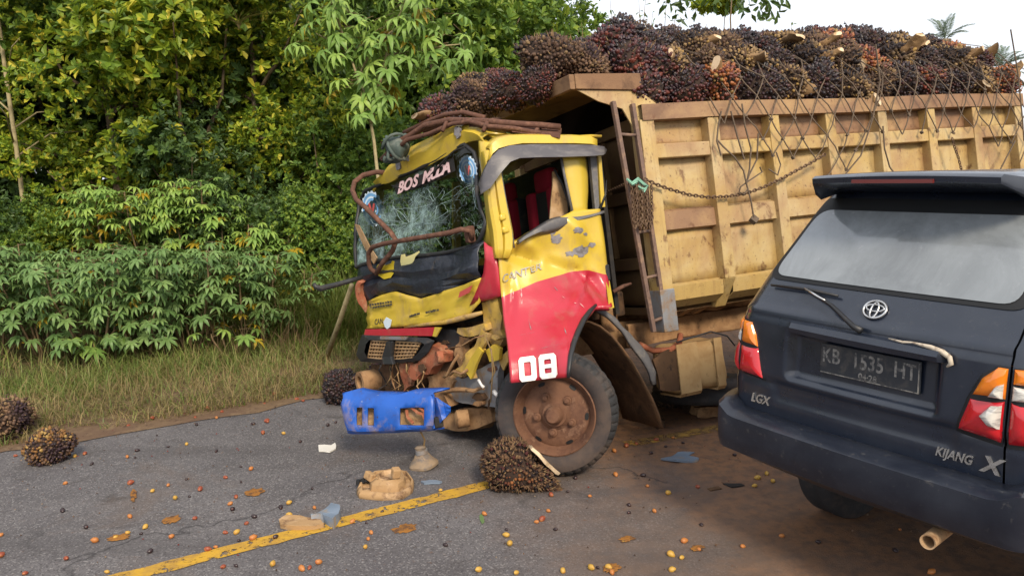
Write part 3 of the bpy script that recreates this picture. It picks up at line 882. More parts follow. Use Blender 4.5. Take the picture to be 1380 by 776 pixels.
# cab guard: a sloping canopy from the headboard out over the cab
gf = lambda y: V((-.36 - .07 * (.1 - y), y, 2.535 + .075 * (.1 - y)))
mb = MB()
A, B = gf(.125), gf(-1.9)
C_, D_ = V((BX0 + .01, -1.9, 2.60)), V((BX0 + .01, .125, 2.535))
up = V((0, 0, -.045))
mb.hexa([A + up, B + up, C_ + up, D_ + up], [A, B, C_, D_])
gd = mb.build('cab_guard', m_guard, dbox, bevel=.004)
mb = MB()                              # front lip
mb.hexa([A + V((.008, .006, -.085)), B + V((.008, 0, -.085)), B + V((-.03, 0, -.085)), A + V((-.03, .006, -.085))], [A + V((.008, .006, .012)), B + V((.008, 0, .012)), B + V((-.03, 0, .012)), A + V((-.03, .006, .012))])
mb.build('guard_lip', m_guard, gd, bevel=.004)
mb = MB()                              # near edge strip
mb.hexa([V((-.392, .085, 2.45)), V((-.392, .134, 2.45)), V((-.90, .134, 2.435)), V((-.90, .085, 2.435))], [V((-.392, .085, 2.548)), V((-.392, .134, 2.548)), V((-.90, .134, 2.548)), V((-.90, .085, 2.548))])
mb.build('guard_edge', m_guard, gd, bevel=.004)
mb = MB()                              # yellow cheek plate under it
mb.prism([V((-.41, .115, 2.446)), V((-.56, .115, 2.37)), V((-.74, .115, 2.315)), V((-.80, .115, 2.20)), V((-.84, .115, 2.02)), V((-.885, .115, 1.98)), V((-.95, .115, 2.23)), V((-1.02, .115, 2.34)), V((-.89, .115, 2.434))], (0, -.012, 0))
mb.build('cheek_plate', m_boxyel, gd)
# ladder leaning on the corner
lad = empty('ladder', parent=truck)
r1a, r1b, r2a, r2b = V((-.655, .14, 2.36)), V((-.765, .14, .80)), V((-.805, .14, 2.34)), V((-.868, .14, .82))
for a, b in ((r1a, r1b), (r2a, r2b)):
    mb = MB(); mb.hexa([a + V((.014, .017, 0)), a + V((.014, -.017, 0)), a + V((-.014, -.017, 0)), a + V((-.014, .017, 0))][::-1], [b + V((.014, .017, 0)), b + V((.014, -.017, 0)), b + V((-.014, -.017, 0)), b + V((-.014, .017, 0))][::-1])
    mb.build('ladder_rail', m_ladder, lad, bevel=.003)
for t_ in (.14, .36, .565, .765, .955):
    mb = MB(); mb.tube([r1a.lerp(r1b, t_), r2a.lerp(r2b, t_)], .012, 6); mb.build('rung', m_ladder, lad, smooth=True)
# ---------------------------------------------------------------- chassis
ch = empty('chassis', parent=truck)
for y in (-.50, -1.28):
    mb = MB(); mb.box((-2.25, y, .74), (5.1, .07, .20)); mb.build('frame_rail', m_mud, ch, bevel=.006)
for x in (-1.0, -1.9, -2.9, -4.2):
    mb = MB(); mb.box((x, -.89, .74), (.08, .70, .12)); mb.build('cross_member', m_muddark, ch)
for i, x in enumerate((-1.08, -1.20, -1.34, -1.55, -1.8, -2.1, -2.5, -3.0)):      # floor bearers
    mb = MB(); mb.hexa([V((x - .03, -1.7, .845)), V((x + .03, -1.7, .845)), V((x + .03, -.16, .845)), V((x - .03, -.16, .845))], [V((x - .03, -1.75, .90)), V((x + .03, -1.75, .90)), V((x + .03, .0, .90)), V((x - .03, .0, .90))])
    mb.build('floor_bearer', m_mud, ch)
mb = MB(); mb.box((-1.45, -.30, .745), (1.25, .05, .17)); o_ = mb.build('side_plate', m_mud, ch, bevel=.01)
dense(o_, 2, .012, 6, 4)
# fuel tank with its strap
def rounded_box(name, c, size, m, parent, r=.05, amp=.0, seed=1):
    mb = MB(); mb.box(c, size)
    o = mb.build(name, m, parent)
    bm = bmesh.new(); bm.from_mesh(o.data)
    bmesh.ops.bevel(bm, geom=bm.edges[:], offset=r, segments=4, profile=.5, affect='EDGES')
    bm.to_mesh(o.data); bm.free()
    o.data.polygons.foreach_set('use_smooth', [True] * len(o.data.polygons))
    if amp: dense(o, 2, amp, 5, seed)
    return o
tk = rounded_box('fuel_tank', (-1.265, -.20, .475), (.50, .30, .36), m_tanks, truck, .075, .018, 3)
for x in (-1.20, -1.42):
    mb = MB()
    pr = [(-.045, .66), (-.042, .31), (-.06, .29), (-.30, .29)]
    mb.grid([[V((x - .035, y, z)) for y, z in pr], [V((x + .035 + (.11 if x > -1.3 else 0), y, z)) for y, z in pr]])
    mb.build('tank_strap', m_tanks, tk, solid=.012)
sheet('tank_cover', [V((-.86, -.06, .585)), V((-.90, -.05, .36)), V((-1.10, -.045, .335)), V((-1.10, -.045, .60)), V((-1.0, -.05, .64))], (0, -.02, 0), m_muddark, truck, .015, 3, 6, 5)
mb = MB()
mb.tube([V((-.80, -.12, .70)), V((-.90, -.10, .64)), V((-1.02, -.06, .63)), V((-1.1, -.06, .66)), V((-1.15, -.1, .72))], .022, 7); mb.build('air_hose', m_redox, ch, smooth=True)
mb = MB(); mb.tube([V((-1.05, -.02, .68)), V((-1.35, -.01, .715)), V((-1.5, -.02, .66)), V((-1.56, -.02, .58))], .006, 5); mb.build('brake_line', m_black, ch, smooth=True)
mb = MB(); mb.lathe([(.0, -.10), (.06, -.10), (.062, .10), (.0, .10)], 20); mb.build('air_filter', m_mud, ch, smooth=True, angle=40, mat=Matrix.Translation((-.60, -.15, .92)) @ Matrix.Rotation(radians(90), 4, 'X'))
mb = MB(); mb.box((-.62, -.28, 1.0), (.28, .22, .18)); o_ = mb.build('battery_box', m_muddark, ch, bevel=.02)
mb = MB(); mb.tube([V((-.56, .02, 1.10)), V((-.63, .04, 1.13)), V((-.70, .03, 1.14))], [.016, .014, .009], 6); mb.build('snapped_bracket', m_rust, ch, smooth=True)
# spare wheel slung flat under the frame
spw = empty('spare_wheel', parent=truck)
spm = Matrix.Translation((-1.58, -.52, .215)) @ Matrix.Rotation(radians(90), 4, 'X') @ Matrix.Rotation(radians(6), 4, 'Z')
spw.matrix_local = spm
mb = MB(); mb.lathe(tyre_prof(.375, .22, .19), 56); mb.build('tyre', m_tyre, spw, smooth=True, angle=50)
mb = MB(); mb.lathe([(.02, .02), (.15, .02), (.19, .06), (.225, .085), (.225, -.085), (.19, -.03), (.02, -.03)], 32); mb.build('rim', m_rim, spw, smooth=True, angle=40)
# ---------------------------------------------------------------- wheels
RT = .392
def truck_wheel(hub, nrm_local, spin=0.2, detail=True):
    w = empty('wheel', parent=truck)
    y = V(nrm_local).normalized(); z0 = V((0, 0, 1)); x = y.cross(z0).normalized(); z = x.cross(y)
    w.matrix_local = Matrix(((x.x, y.x, z.x, hub[0]), (x.y, y.y, z.y, hub[1]), (x.z, y.z, z.z, hub[2]), (0, 0, 0, 1))) @ Matrix.Rotation(spin, 4, 'Y')
    hw = .105
    prof = [(.262, .04), (.262, .085), (.272, .098), (.300, .112), (.335, .116), (.360, .108), (.372, .095), (.384, .078), (.392, .055), (.393, .03), (.386, .026), (.386, .018), (.393, .014), (.393, -.014), (.386, -.018), (.386, -.026), (.393, -.03), (.392, -.055), (.384, -.078), (.372, -.095), (.335, -.116), (.262, -.085)]
    lug = {6, 7, 17, 18}
    def fn(j, k, r): return r - (.010 if j in (6, 7, 8, 17, 18) and (k % 4) in (0,) else 0) - (.004 if j == 9 and k % 4 == 2 else 0)
    mb = MB(); mb.lathe(prof, 176, fn=fn, mis=[1] * 5 + [0] * 15 + [1] * 2)
    mb.build('tyre', [m_tyre, m_tyreside], w, smooth=True, angle=28)
    # rim with slots cut as recesses
    mb = MB()
    pr = [(.263, .05), (.264, .092), (.256, .097), (.250, .088), (.236, .070), (.226, .040), (.215, .022), (.195, .036), (.150, .046), (.105, .052), (.098, .060), (.080, .075), (.075, .085), (.0, .085)]
    n = 96
    rows = []
    for j, (r, yy) in enumerate(pr):
        row = []
        for k in range(n + 1):
            a = 2 * pi * k / n
            sl = 0
            if detail and j in (7,):
                ph = (a / (2 * pi) * 6) % 1.0
                sl = 0
            dent = .0
            row.append(V((r * cos(a), yy - sl, r * sin(a))))
        rows.append(row)
    mb.grid(rows); rim = mb.build('rim', m_rim, w, smooth=True, angle=35)
    if detail:
        mb = MB(); mb.lathe([(.060, .06), (.058, .115), (.050, .128), (.045, .150), (.036, .160), (.0, .163)], 28)
        mb.build('hub_cap', m_rim, w, smooth=True, angle=35)
        for k in range(5):
            a = 2 * pi * (k + .2) / 5
            mb = MB(); mb.lathe([(.030, .045), (.028, .066), (.020, .070), (.017, .070), (.016, .088), (.009, .092), (.0, .092)], 10)
            mb.build('lug_nut', m_rim, w, smooth=True, angle=30, mat=Matrix.Translation((.118 * cos(a), 0, .118 * sin(a))))
        for k in range(6):                # dark openings behind the slots
            a = 2 * pi * (k + .5) / 6
            mb = MB(); pts = []
            for q in range(12):
                b = 2 * pi * q / 12
                rr, da =   .2005 + .0115 * sin(b), .15 * cos(b) * (1 - .25 * abs(cos(b)) ** 6)
                pts.append(V((rr * cos(a + da), .036 + (.2005 - rr) * .5 + .0015, rr * sin(a + da))))
            mb.add(pts, [tuple(range(12))])
            mb.build('slot', m_seam, rim)
    return w
# world normal of the steered front wheel's face, turned to the truck frame
wn_l = TM @ np.array([-0.22, -0.955, 0.10])
whub = V(TM @ (np.array(at(750, 555, 4.93)) - TP))
truck_wheel(whub, wn_l, .35)
truck_wheel((.05, -1.50, .62), (0.1, -1, -.05), .1, False)
for y in (-.16, -.42, -1.40, -1.66):
    truck_wheel((-3.45, y, .40 + (.0 if y > -1 else .2)), (0, 1 if y > -1 else -1, .02), .2 * y, False)
mb = MB(); mb.tube([V((-3.45, -.15, .40)), V((-3.45, -1.65, .60))], .07, 10); mb.build('rear_axle', m_muddark, ch, smooth=True)
mb = MB(); mb.tube([V((-.06, -.22, .40)), V((.0, -.8, .47)), V((.05, -1.45, .60))], .05, 10); mb.build('front_axle', m_mud, ch, smooth=True)
m_flap = mat('mud_flap_rubber', (0.075, 0.045, 0.028), .9, 0, .2, [((0.19, 0.105, 0.055), 3.5, .42, .66), ((0.03, .022, .018), 12, .56, .7)], (30, .4))
# mud flap and arch behind the front wheel
mb = MB(); rows = []
FLP = [(772, 436), (788, 434), (803, 440), (818, 452), (832, 468), (846, 488), (860, 512), (872, 535), (881, 556), (887, 576)]
for k, (x_, y_) in enumerate(FLP):
    q = sx(x_, y_, -.05)
    rows.append([V((q.x + .012 * mnoise.noise(V((k * .5, yy * 5, 1))), yy, q.z + (.02 * mnoise.noise(V((yy * 9, k, 3))) if k == 9 else 0))) for yy in (.0, -.05, -.15, -.28, -.42, -.52)])
mb.grid(rows)
mb.build('mud_flap', m_flap, truck, smooth=True, solid=.012)
mb = MB()
p = [V((-.40, .005, 1.00)), V((-.50, .01, .93)), V((-.60, .012, .83)), V((-.70, .014, .66)), V((-.78, .016, .50)), V((-.80, .012, .42))]
q = [V((-.46, .0, 1.01)), V((-.56, .0, .925)), V((-.665, .0, .80)), V((-.80, .0, .635)), V((-.835, .0, .50)), V((-.835, .0, .42))]
mb.grid([p, q]); o_ = mb.build('torn_arch_trim', m_rubber, truck, solid=.022); dense(o_, 2, .012, 12, 3)
# ---------------------------------------------------------------- cab
cab = empty('cab', parent=truck)
# near door: columns from the front edge to the rear edge, three heights each
def seg(tbl, x):
    return lerp_t(sorted(tbl), x)
top_t = [(-.565, 1.668), (-.326, 1.672), (-.15, 1.615), (0.0, 1.555), (.10, 1.50), (.205, 1.50)]
mid_t = [(-.56, 1.215), (-.50, 1.228), (-.40, 1.268), (-.27, 1.272), (0.0, 1.235), (.25, 1.165)]
bot_t = [(-.56, 1.0), (-.47, 1.012), (-.415, 1.012), (-.35, .965), (-.31, .93), (-.25, .85), (-.20, .76), (-.165, .60), (-.155, .583), (.0, .597), (.25, .611)]
CREASE = [(.20, 1.47, -.06, 1.36, .07, -.026), (-.06, 1.36, -.30, 1.27, .06, -.018), (.02, 1.50, -.10, 1.32, .05, .016), (-.24, 1.64, -.44, 1.42, .06, .014), (-.38, 1.26, -.52, 1.03, .05, -.022), (-.40, 1.27, -.22, 1.02, .05, .014), (.20, 1.16, -.25, 1.10, .10, .010), (.23, .78, -.22, .80, .035, -.012), (.16, 1.35, .20, 1.0, .04, -.012)]
def dent(x, z):
    d = -.055 * math.exp(-(((x + .02) / .16) ** 2 + ((z - 1.42) / .12) ** 2))
    d += -.018 * math.exp(-(((x - .12) / .07) ** 2 + ((z - 1.33) / .16) ** 2))
    d += .026 * math.exp(-(((x + .30) / .11) ** 2 + ((z - 1.52) / .12) ** 2))
    d += -.020 * math.exp(-(((x + .40) / .05) ** 2 + ((z - 1.33) / .18) ** 2))
    # creases running down to the rear
    d += -.016 * math.exp(-(((x + .33 + .45 * (1.25 - z)) / .022) ** 2)) * (1 if 0.95 < z < 1.30 else 0)
    d += .010 * mnoise.noise(V((x * 6, z * 6, 2)))
    for (x0, z0, x1, z1, w_, a_) in CREASE:
        tx_, tz_ = x1 - x0, z1 - z0; L_ = sqrt(tx_ * tx_ + tz_ * tz_)
        u_ = ((x - x0) * tx_ + (z - z0) * tz_) / L_ / L_; n_ = abs((x - x0) * tz_ - (z - z0) * tx_) / L_
        if -.1 < u_ < 1.1: d += 1.55 * a_ * max(0, 1 - n_ / w_) * max(0, min(1, (u_ + .1) * 4, (1.1 - u_) * 4))
    d -= .028 * max(0, (x + .06) / .30) ** 2 * (1 if z < 1.5 else 1)
    d -= .05 * sstep(-x, .50, .58) ** 2
    d += .012 * sstep(z, .735, .76) - .012
    return d
CAML = V(TM @ (CC - TP))
def bent(p):
    """the foot of the door is sprung outwards, clear of the wheel"""
    return p + (CAML - p).normalized() * (.36 + .22 * sstep(-p.x, -.1, .2)) * (1 - sstep(p.z, .60, 1.24))
xs = list(np.linspace(.245, -.56, 58))
rows = []
NB, NT_ = 24, 22
for r in range(NB + NT_ + 1):
    row = []
    for x in xs:
        b, m_, t_ = seg(bot_t, x), seg(mid_t, x), seg(top_t, x)
        m_ = max(m_, b + .004)
        z = b + (m_ - b) * r / NB if r <= NB else m_ + (t_ - m_) * (r - NB) / NT_
        lean = .04 * (1.6 - z) * 0 - .02 * sstep(z, 1.2, 1.55) * sstep(x, .1, .25)
        p_ = V((x + lean, .02 + dent(x, z), z)); row.append(bent(p_))
    rows.append(row)
mb = MB(); mb.grid(rows, mis=[1] * NB + [0] * NT_)
door = mb.build('door', [m_yellow, m_red], cab, smooth=True, solid=.035, angle=32)
# rear lower corner of the door stays yellow
sheet('door_edge', [bent(V((-.522, .0, 1.21))), bent(V((-.566, -.03, 1.21))), bent(V((-.584, -.035, .99))), bent(V((-.525, -.002, .99)))], (0, .004, 0), m_yellow, door)
dy = lambda x, z: .02 + dent(x, z)
def door_text(nm, s, size, px, py, dirpx, m, **kw):
    p = sx(px, py, .02); q = sx(dirpx[0], dirpx[1], .02)
    d = (q - p).normalized()
    u = V((0, 0, 1)) - d * d.z
    # four separate letters each sitting on the dented skin
    n = len(s); outs = []
    for i, chh in enumerate(s):
        c = p.lerp(q, (i + .5) / n)
        c.y = dy(c.x, c.z) + .0035; cz0 = c.copy(); c = bent(c)
        e = .03
        tx = bent(V((cz0.x - e, dy(cz0.x - e, cz0.z) + .0035, cz0.z + d.z * e))) - c
        if tx.x * d.x < 0: tx = -tx
        ud = bent(V((cz0.x, dy(cz0.x, cz0.z + .03) + .0035, cz0.z + .03))) - c
        outs.append(text(nm, chh, size, c + (CAML - c).normalized() * .004, tx, ud, m, door, .0012, **kw))
    return outs
door_text('door_lettering', 'CANTER', .068, 677, 377, (732, 359), m_greyprint, shear=.35, bold=.001, width=1.15)
def on_door(px_, py_, off=.005):
    q = sx(px_, py_, .02)
    for _ in range(3):
        q = sx(px_, py_, dy(q.x, q.z))
    b = bent(V((q.x, dy(q.x, q.z), q.z)))
    return b + (CAML - b).normalized() * (off + .007)
def digit(nm, corner, u, v, bars):
    """block numeral from chamfered bars; corner px, u/v edge vectors in px"""
    mb = MB()
    for poly in bars:
        P = [on_door(corner[0] + a * u[0] + b * v[0], corner[1] + a * u[1] + b * v[1]) for a, b in poly]
        mb.add(P, [tuple(range(len(P)))])
    o = mb.build(nm, m_white, door); md = o.modifiers.new('solid', 'SOLIDIFY'); md.thickness = .002
    return o
_w, _h = .30, .22
RINGB = [[(0, .12), (.12, 0), (.5, 0), (.5, _h), (_w + .04, _h), (_w, _h + .04), (_w, .5), (0, .5)], [(.5, 0), (.88, 0), (1, .12), (1, .5), (1 - _w, .5), (1 - _w, _h + .04), (.96 - _w, _h), (.5, _h)],
         [(0, .5), (_w, .5), (_w, .96 - _h), (_w + .04, 1 - _h), (.5, 1 - _h), (.5, 1), (.12, 1), (0, .88)], [(1 - _w, .5), (1, .5), (1, .88), (.88, 1), (.5, 1), (.5, 1 - _h), (.96 - _w, 1 - _h), (1 - _w, .96 - _h)]]
digit('door_number', (698, 482), (23.5, -3.2), (2.5, 33), RINGB)
digit('door_number', (725.5, 478.3), (23.5, -3.2), (2.5, 33), RINGB + [[(_w - .02, .42), (1.02 - _w, .42), (1.02 - _w, .58), (_w - .02, .58)]])
mb = MB(); mb.tube([on_door(x, y, .012) for x, y in ((803, 411), (795, 419), (787, 430), (779, 447), (773, 463), (769, 480), (767, 497), (766, 509))], [.010, .016, .018, .018, .017, .015, .012, .010], 7)
mb.build('arch_trim', m_black, door, smooth=True)
# scuffs through the paint
def blob(name, cx, cz, r, m, seed, parent, squash=1.0, yf=dy, off=.003):
    rr = random.Random(seed); pts = []
    n = 22
    ph = rr.random() * 9
    for k in range(n):
        a = 2 * pi * k / n
        q = r * (1 + .55 * mnoise.noise(V((cos(a) * 1.6 + ph, sin(a) * 1.6, seed))) + .25 * mnoise.noise(V((cos(a) * 5 + ph, sin(a) * 5, seed))))
        pts.append((cx + q * cos(a), cz + q * sin(a) * squash))
    mb = MB(); K = 4
    mb.grid([[(lambda x, z: V((x, yf(x, z) + off, z)))(cx + (x - cx) * k / K, cz + (z - cz) * k / K) for x, z in pts + [pts[0]]] for k in range(K + 1)])
    return mb.build(name, m, parent)
for i, (px_, py_, r, sq) in enumerate(((783, 338, .050, .7), (776, 311, .040, .5), (750, 322, .035, .8), (797, 330, .028, .6), (745, 313, .018, 1.2), (768, 342, .03, .6), (787, 316, .022, .5))):
    q = sx(px_, py_, .02); blob('scuff', q.x, q.z, r, m_scuff, 11 + i, door, sq)
m_scr = mat('pink_scratch', (0.60, 0.30, 0.30), .6)
for k_, (x_, y_, x2, y2, w_) in enumerate(((692, 391, 691, 404, 1.1), (702, 386, 703, 401, 1.3), (704, 402, 703, 410, .8), (774, 407, 776, 409, 1.6), (757, 399, 762, 402, .8), (781, 408, 790, 417, 1.0), (726, 470, 760, 462, .7), (698, 452, 722, 447, .6), (712, 430, 716, 445, .6), (745, 384, 752, 392, .7), (760, 440, 764, 452, .7))):
    pts_ = [on_door(x_ + (x2 - x_) * u_ / 4 + w_ * sg * (.5 + .5 * sin(u_ * 2.1 + k_)) * (0 if u_ in (0, 4) else 1), y_ + (y2 - y_) * u_ / 4, -.001) for sg in (1, -1) for u_ in (range(5) if sg == 1 else range(4, -1, -1))]
    mb = MB(); mb.add(pts_, [(0, 1, 8, 9), (1, 2, 7, 8), (2, 3, 6, 7), (3, 4, 5, 6)]); mb.build('scratch', m_scr if k_ < 6 else m_scuff, door)
mb = MB(); mb.box((-.535, .006, 1.235), (.045, .02, .11)); mb.build('door_handle', m_black, door, bevel=.008)
# window sill rubber, torn loose
mb = MB(); rows = []
for k in range(19):
    u = k / 18; x = .10 - .665 * u
    z = 1.50 + .155 * u ** .75 + .012 * sin(u * 5)
    w = .014 + .034 * math.exp(-((u - .42) / .22) ** 2)
    y = .03 + .015 * math.exp(-((u - .4) / .2) ** 2) - .025 * u ** 3
    rows.append([V((x, y - .03, z + w)), V((x, y + .012, z + w * .7)), V((x, y + .016, z - w * .3)), V((x, y - .02, z - w))])
mb.grid(rows); mb.build('sill_rubber', m_rubber, door, smooth=True, solid=.01, angle=60)
# door frame: front pillar with its hinge bulge
mb = MB(); rows = []
for y_, la, rb in ((203, 655, 671), (220, 656.5, 672.5), (240, 657.5, 675), (262, 659, 679), (280, 661, 682.5), (297, 664, 686), (312, 666.5, 689), (322, 667.5, 690), (335, 668.5, 689), (348, 670, 684)):
    L_ = rb - la
    row = []
    for u_, yo in ((-.02, -.06), (0, -.004), (.10, .006), (.34, .008), (.42, -.016), (.50, -.016), (.58, .010), (.92, .012), (1.0, .002), (1.02, -.06)):
        q = sx(la + L_ * u_, y_, .0); row.append(V((q.x, yo, q.z)))
    rows.append(row)
mb.grid(rows); mb.build('front_pillar', m_yellow, cab, smooth=True, solid=.01, angle=28)
for y_ in (292, 309):
    q = sx(677 + (y_ - 292) * .2, y_, .015); mb = MB(); mb.box(q, (.05, .03, .045), Euler((.1, .15, .1)).to_matrix()); o_ = mb.build('hinge', m_yellow, cab, bevel=.012); dense(o_, 1, .008, 12, 4)
mb = MB(); mb.tube([sx(673.5, 215, .006), sx(676, 240, .008), sx(682, 275, .01), sx(690, 318, .012), sx(693, 334, .0)], [.007, .008, .008, .008, .006], 6)
mb.build('window_channel', m_rubber, cab, smooth=True)
# rear pillar of the cab
mb = MB(); rows = []
for z, xa, xb in ((2.09, -.298, -.505), (2.0, -.300, -.515), (1.9, -.306, -.512), (1.8, -.315, -.500), (1.70, -.326, -.478), (1.6, -.33, -.47)):
    n = 8
    rows.append([V((xa + (xb - xa) * j / n, -.02 + .03 * sin(pi * j / n) - .05 * (j / n) ** 3, z)) for j in range(n + 1)])
mb.grid(rows); mb.build('rear_pillar', m_yellow, cab, smooth=True, solid=.012)
mb = MB(); mb.tube([V((-.296, -.01, 2.07)), V((-.306, -.005, 1.9)), V((-.330, .0, 1.665))], .010, 6); mb.build('window_channel', m_rubber, cab, smooth=True)
mb = MB()
mb.hexa([V((-.53, -.06, 2.06)), V((-.53, -.025, 2.06)), V((-.585, -.025, 2.06)), V((-.585, -.06, 2.06))], [V((-.515, -.05, 1.66)), V((-.515, -.015, 1.66)), V((-.548, -.015, 1.66)), V((-.548, -.05, 1.66))])
mb.build('door_seal', m_rubber, cab)
mb = MB()
mb.hexa([V((-.587, -.05, 2.09)), V((-.587, -.005, 2.09)), V((-.607, -.005, 2.09)), V((-.607, -.05, 2.09))], [V((-.558, -.05, 1.68)), V((-.558, -.005, 1.68)), V((-.590, -.005, 1.68)), V((-.590, -.05, 1.68))])
mb.build('rear_edge', m_yellow, cab)
mb = MB(); mb.tube([V((-.55, -.01, 1.67)), V((-.60, .0, 1.76)), V((-.62, .0, 1.86))], [.012, .008, .004], 5); mb.build('bent_seal', m_black, cab, smooth=True)
# back wall, floor, far side, seats
mb = MB(); mb.box((-.62, -.86, 1.52), (.03, 1.62, 1.16)); mb.build('back_wall', m_cabin, cab)
mb = MB(); mb.hexa([V((-.60, -1.62, 1.0)), V((.60, -1.62, 1.0)), V((.12, -.09, 1.0)), V((-.60, -.09, 1.0))], [V((-.60, -1.62, 1.04)), V((.60, -1.62, 1.04)), V((.12, -.09, 1.04)), V((-.60, -.09, 1.04))]); mb.build('cab_floor', m_cabin, cab)
mb = MB(); mb.prism([V((-.60, -1.64, .95)), V((.66, -1.64, .95)), V((.66, -1.64, 1.40)), V((.42, -1.64, 1.44)), V((-.60, -1.64, 1.46))], (0, .03, 0)); mb.build('far_door', m_yellow, cab)
for xa, xb in ((.66, .60), (-.02, -.06), (-.54, -.60)):
    mb = MB(); mb.hexa([V((xa, -1.64, 1.42)), V((xa, -1.60, 1.42)), V((xb - .03, -1.60, 1.42)), V((xb - .03, -1.64, 1.42))], [V((xa - .08, -1.62, 2.12)), V((xa - .08, -1.58, 2.12)), V((xb - .10, -1.58, 2.12)), V((xb - .10, -1.62, 2.12))]); mb.build('far_pillar', m_yellow, cab)
for y, mm in ((-.42, m_seatred), (-1.15, m_seatred)):
    st = rounded_box('seat', (-.14, y, 1.16), (.46, .48, .16), m_cabin, cab, .05)
    bk = rounded_box('seat_back', (-.40, y, 1.55), (.13, .47, .66), m_cabin, st, .05)
    bk.data.transform(Matrix.Translation((0, 0, 0)))
    for s in (-.17, .17):
        rounded_box('seat_bolster', (-.345, y + s, 1.56), (.10, .12, .62), mm, st, .035)
    rounded_box('head_rest', (-.38, y, 1.93), (.10, .26, .17), mm, st, .04)
sheet('hanging_trim', [sx(745, 232, -.12), sx(751, 230, -.12), sx(764, 262, -.12), sx(766, 291, -.12), sx(741, 296, -.12), sx(743, 268, -.12)], (0, -.012, 0), m_tan, cab, .01, 1, 8)
mb = MB(); mb.tube([sx(747, 228, -.10), sx(758, 248, -.10), sx(766, 272, -.10), sx(767, 290, -.10)], [.008, .012, .010, .006], 5); mb.build('hanging_belt', m_black, cab, smooth=True)
# steering wheel and column
mb = MB(); mb.tube([V((.0 + .06 * sin(a) * .5, -.44 + .19 * cos(a), 1.48 + .16 * sin(a))) for a in np.linspace(0, 2 * pi, 25)], .013, 6, cap=False); mb.tube([V((.0, -.62, 1.48)), V((0, -.26, 1.48))], .012, 5); mb.tube([V((.0, -.44, 1.48)), V((.18, -.44, 1.15))], .02, 6)
mb.build('steering_wheel', m_black, cab, smooth=True)
# roof skin with the caved-in far front corner
mb = MB(); rows = []
def header(t):        # upper edge of the windscreen header, t 0 near .. 1 far
    tb = [(0, (.07, 2.17)), (.10, (.10, 2.21)), (.22, (.13, 2.315)), (.45, (.25, 2.31)), (.70, (.40, 2.26)), (.88, (.52, 2.20)), (1.0, (.60, 2.09))]
    xx = lerp_t([(a, b[0]) for a, b in tb], t); zz = lerp_t([(a, b[1]) for a, b in tb], t)
    return xx, zz
for j in range(21):
    t = j / 20; y = .01 - 1.63 * t
    xh, zh = header(t)
    zr = 2.16 + .06 * sin(pi * t)
    rows.append([V((xh + (-.62 - xh) * k / 8, y, zh + (zr - zh) * min(1, k / 5) + .02 * sin(pi * k / 8) + (.018 * mnoise.noise(V((k * .6, y * 3, 5))) if k else 0))) for k in range(9)])
mb.grid(rows); mb.build('roof', m_yellow, cab, smooth=True, solid=.015)
# header band above the windscreen
mb = MB(); top, mid, low = [], [], []
for (ux, uy), (lx, ly) in (((509, 246), (507, 250)), ((526, 225), (524, 246)), ((540, 212), (541, 236)), ((556, 199), (560, 229)), ((579, 188), (582, 221)), ((600, 178), (603, 210)), ((616, 171), (620, 197)), ((632, 168), (633, 189)), ((645, 172), (645, 188)), ((658, 182), (655, 194))):
    a = fx(ux, uy, -.165); b = fx(lx, ly, -.125)
    top.append(a); low.append(b); mid.append((a + b) / 2 + V((.035, -.0, .008)))
back = [p + V((-.12, .02, -.01)) for p in top]
mb.grid([back, top, mid, low, [p + V((-.05, 0, 0)) for p in low]])
hb = mb.build('header_panel', m_yellow, cab, smooth=True, solid=.01); dense(hb, 1, .016, 7, 2)
for i, (x_, y_, r) in enumerate(((538, 223, .035), (618, 178, .04), (551, 214, .02))):
    q = fx(x_, y_, -.105); mb = MB(); pts = []
    for k in range(14):
        a = 2 * pi * k / 14; rr = r * (1 + .6 * mnoise.noise(V((cos(a) * 2, sin(a) * 2, i * 5 + 1))))
        pts.append(q + V((.30, -1, 0)).normalized() * rr * cos(a) + V((-.1, 0, 1)).normalized() * rr * sin(a))
    mb.prism(pts, (.012, .004, 0)); mb.build('dented_patch', m_scuff, cab)
# near corner of the roof and rain visor
mb = MB(); rows = []
for px_, pyt, pyb in ((660, 201, 215), (664, 193, 207), (672, 187, 200), (686, 183, 196), (705, 182, 193), (740, 182, 193), (775, 183, 193), (797, 184, 194), (805, 188, 196)):
    a = sx(px_, pyt, .03); b = sx(px_, pyb, .045)
    rows.append([a + V((0, -.10, .025)), a + V((0, -.03, .012)), a, b, b + V((0, -.05, -.02))])
mb.grid(rows); mb.build('roof_edge', m_yellow, cab, smooth=True, solid=.01, angle=30)
mb = MB(); rows = []
for (ux, uy), (lx, ly), o in (((645, 250), (648, 262), .055), ((653, 229), (661, 253), .075), ((662, 212), (675, 233), .085), ((672, 202), (688, 218), .09), ((688, 196), (701, 213), .09), ((720, 194.5), (727, 212), .09), ((760, 194.5), (763, 211.5), .09), ((800, 195.5), (801, 210), .088), ((814, 197.5), (813, 209), .08), ((818, 202), (816, 207), .065)):
    a = sx(ux, uy, o - .035); b = sx(lx, ly, o + .01)
    rows.append([a + V((0, -.02, .004)), a, a.lerp(b, .22) + V((0, .004, 0)), a.lerp(b, .80) + V((0, .001, 0)), b, b + V((0, -.016, -.003))])
mb.grid(rows); mb.build('rain_visor', m_visor, cab, smooth=True, solid=.005, angle=18)

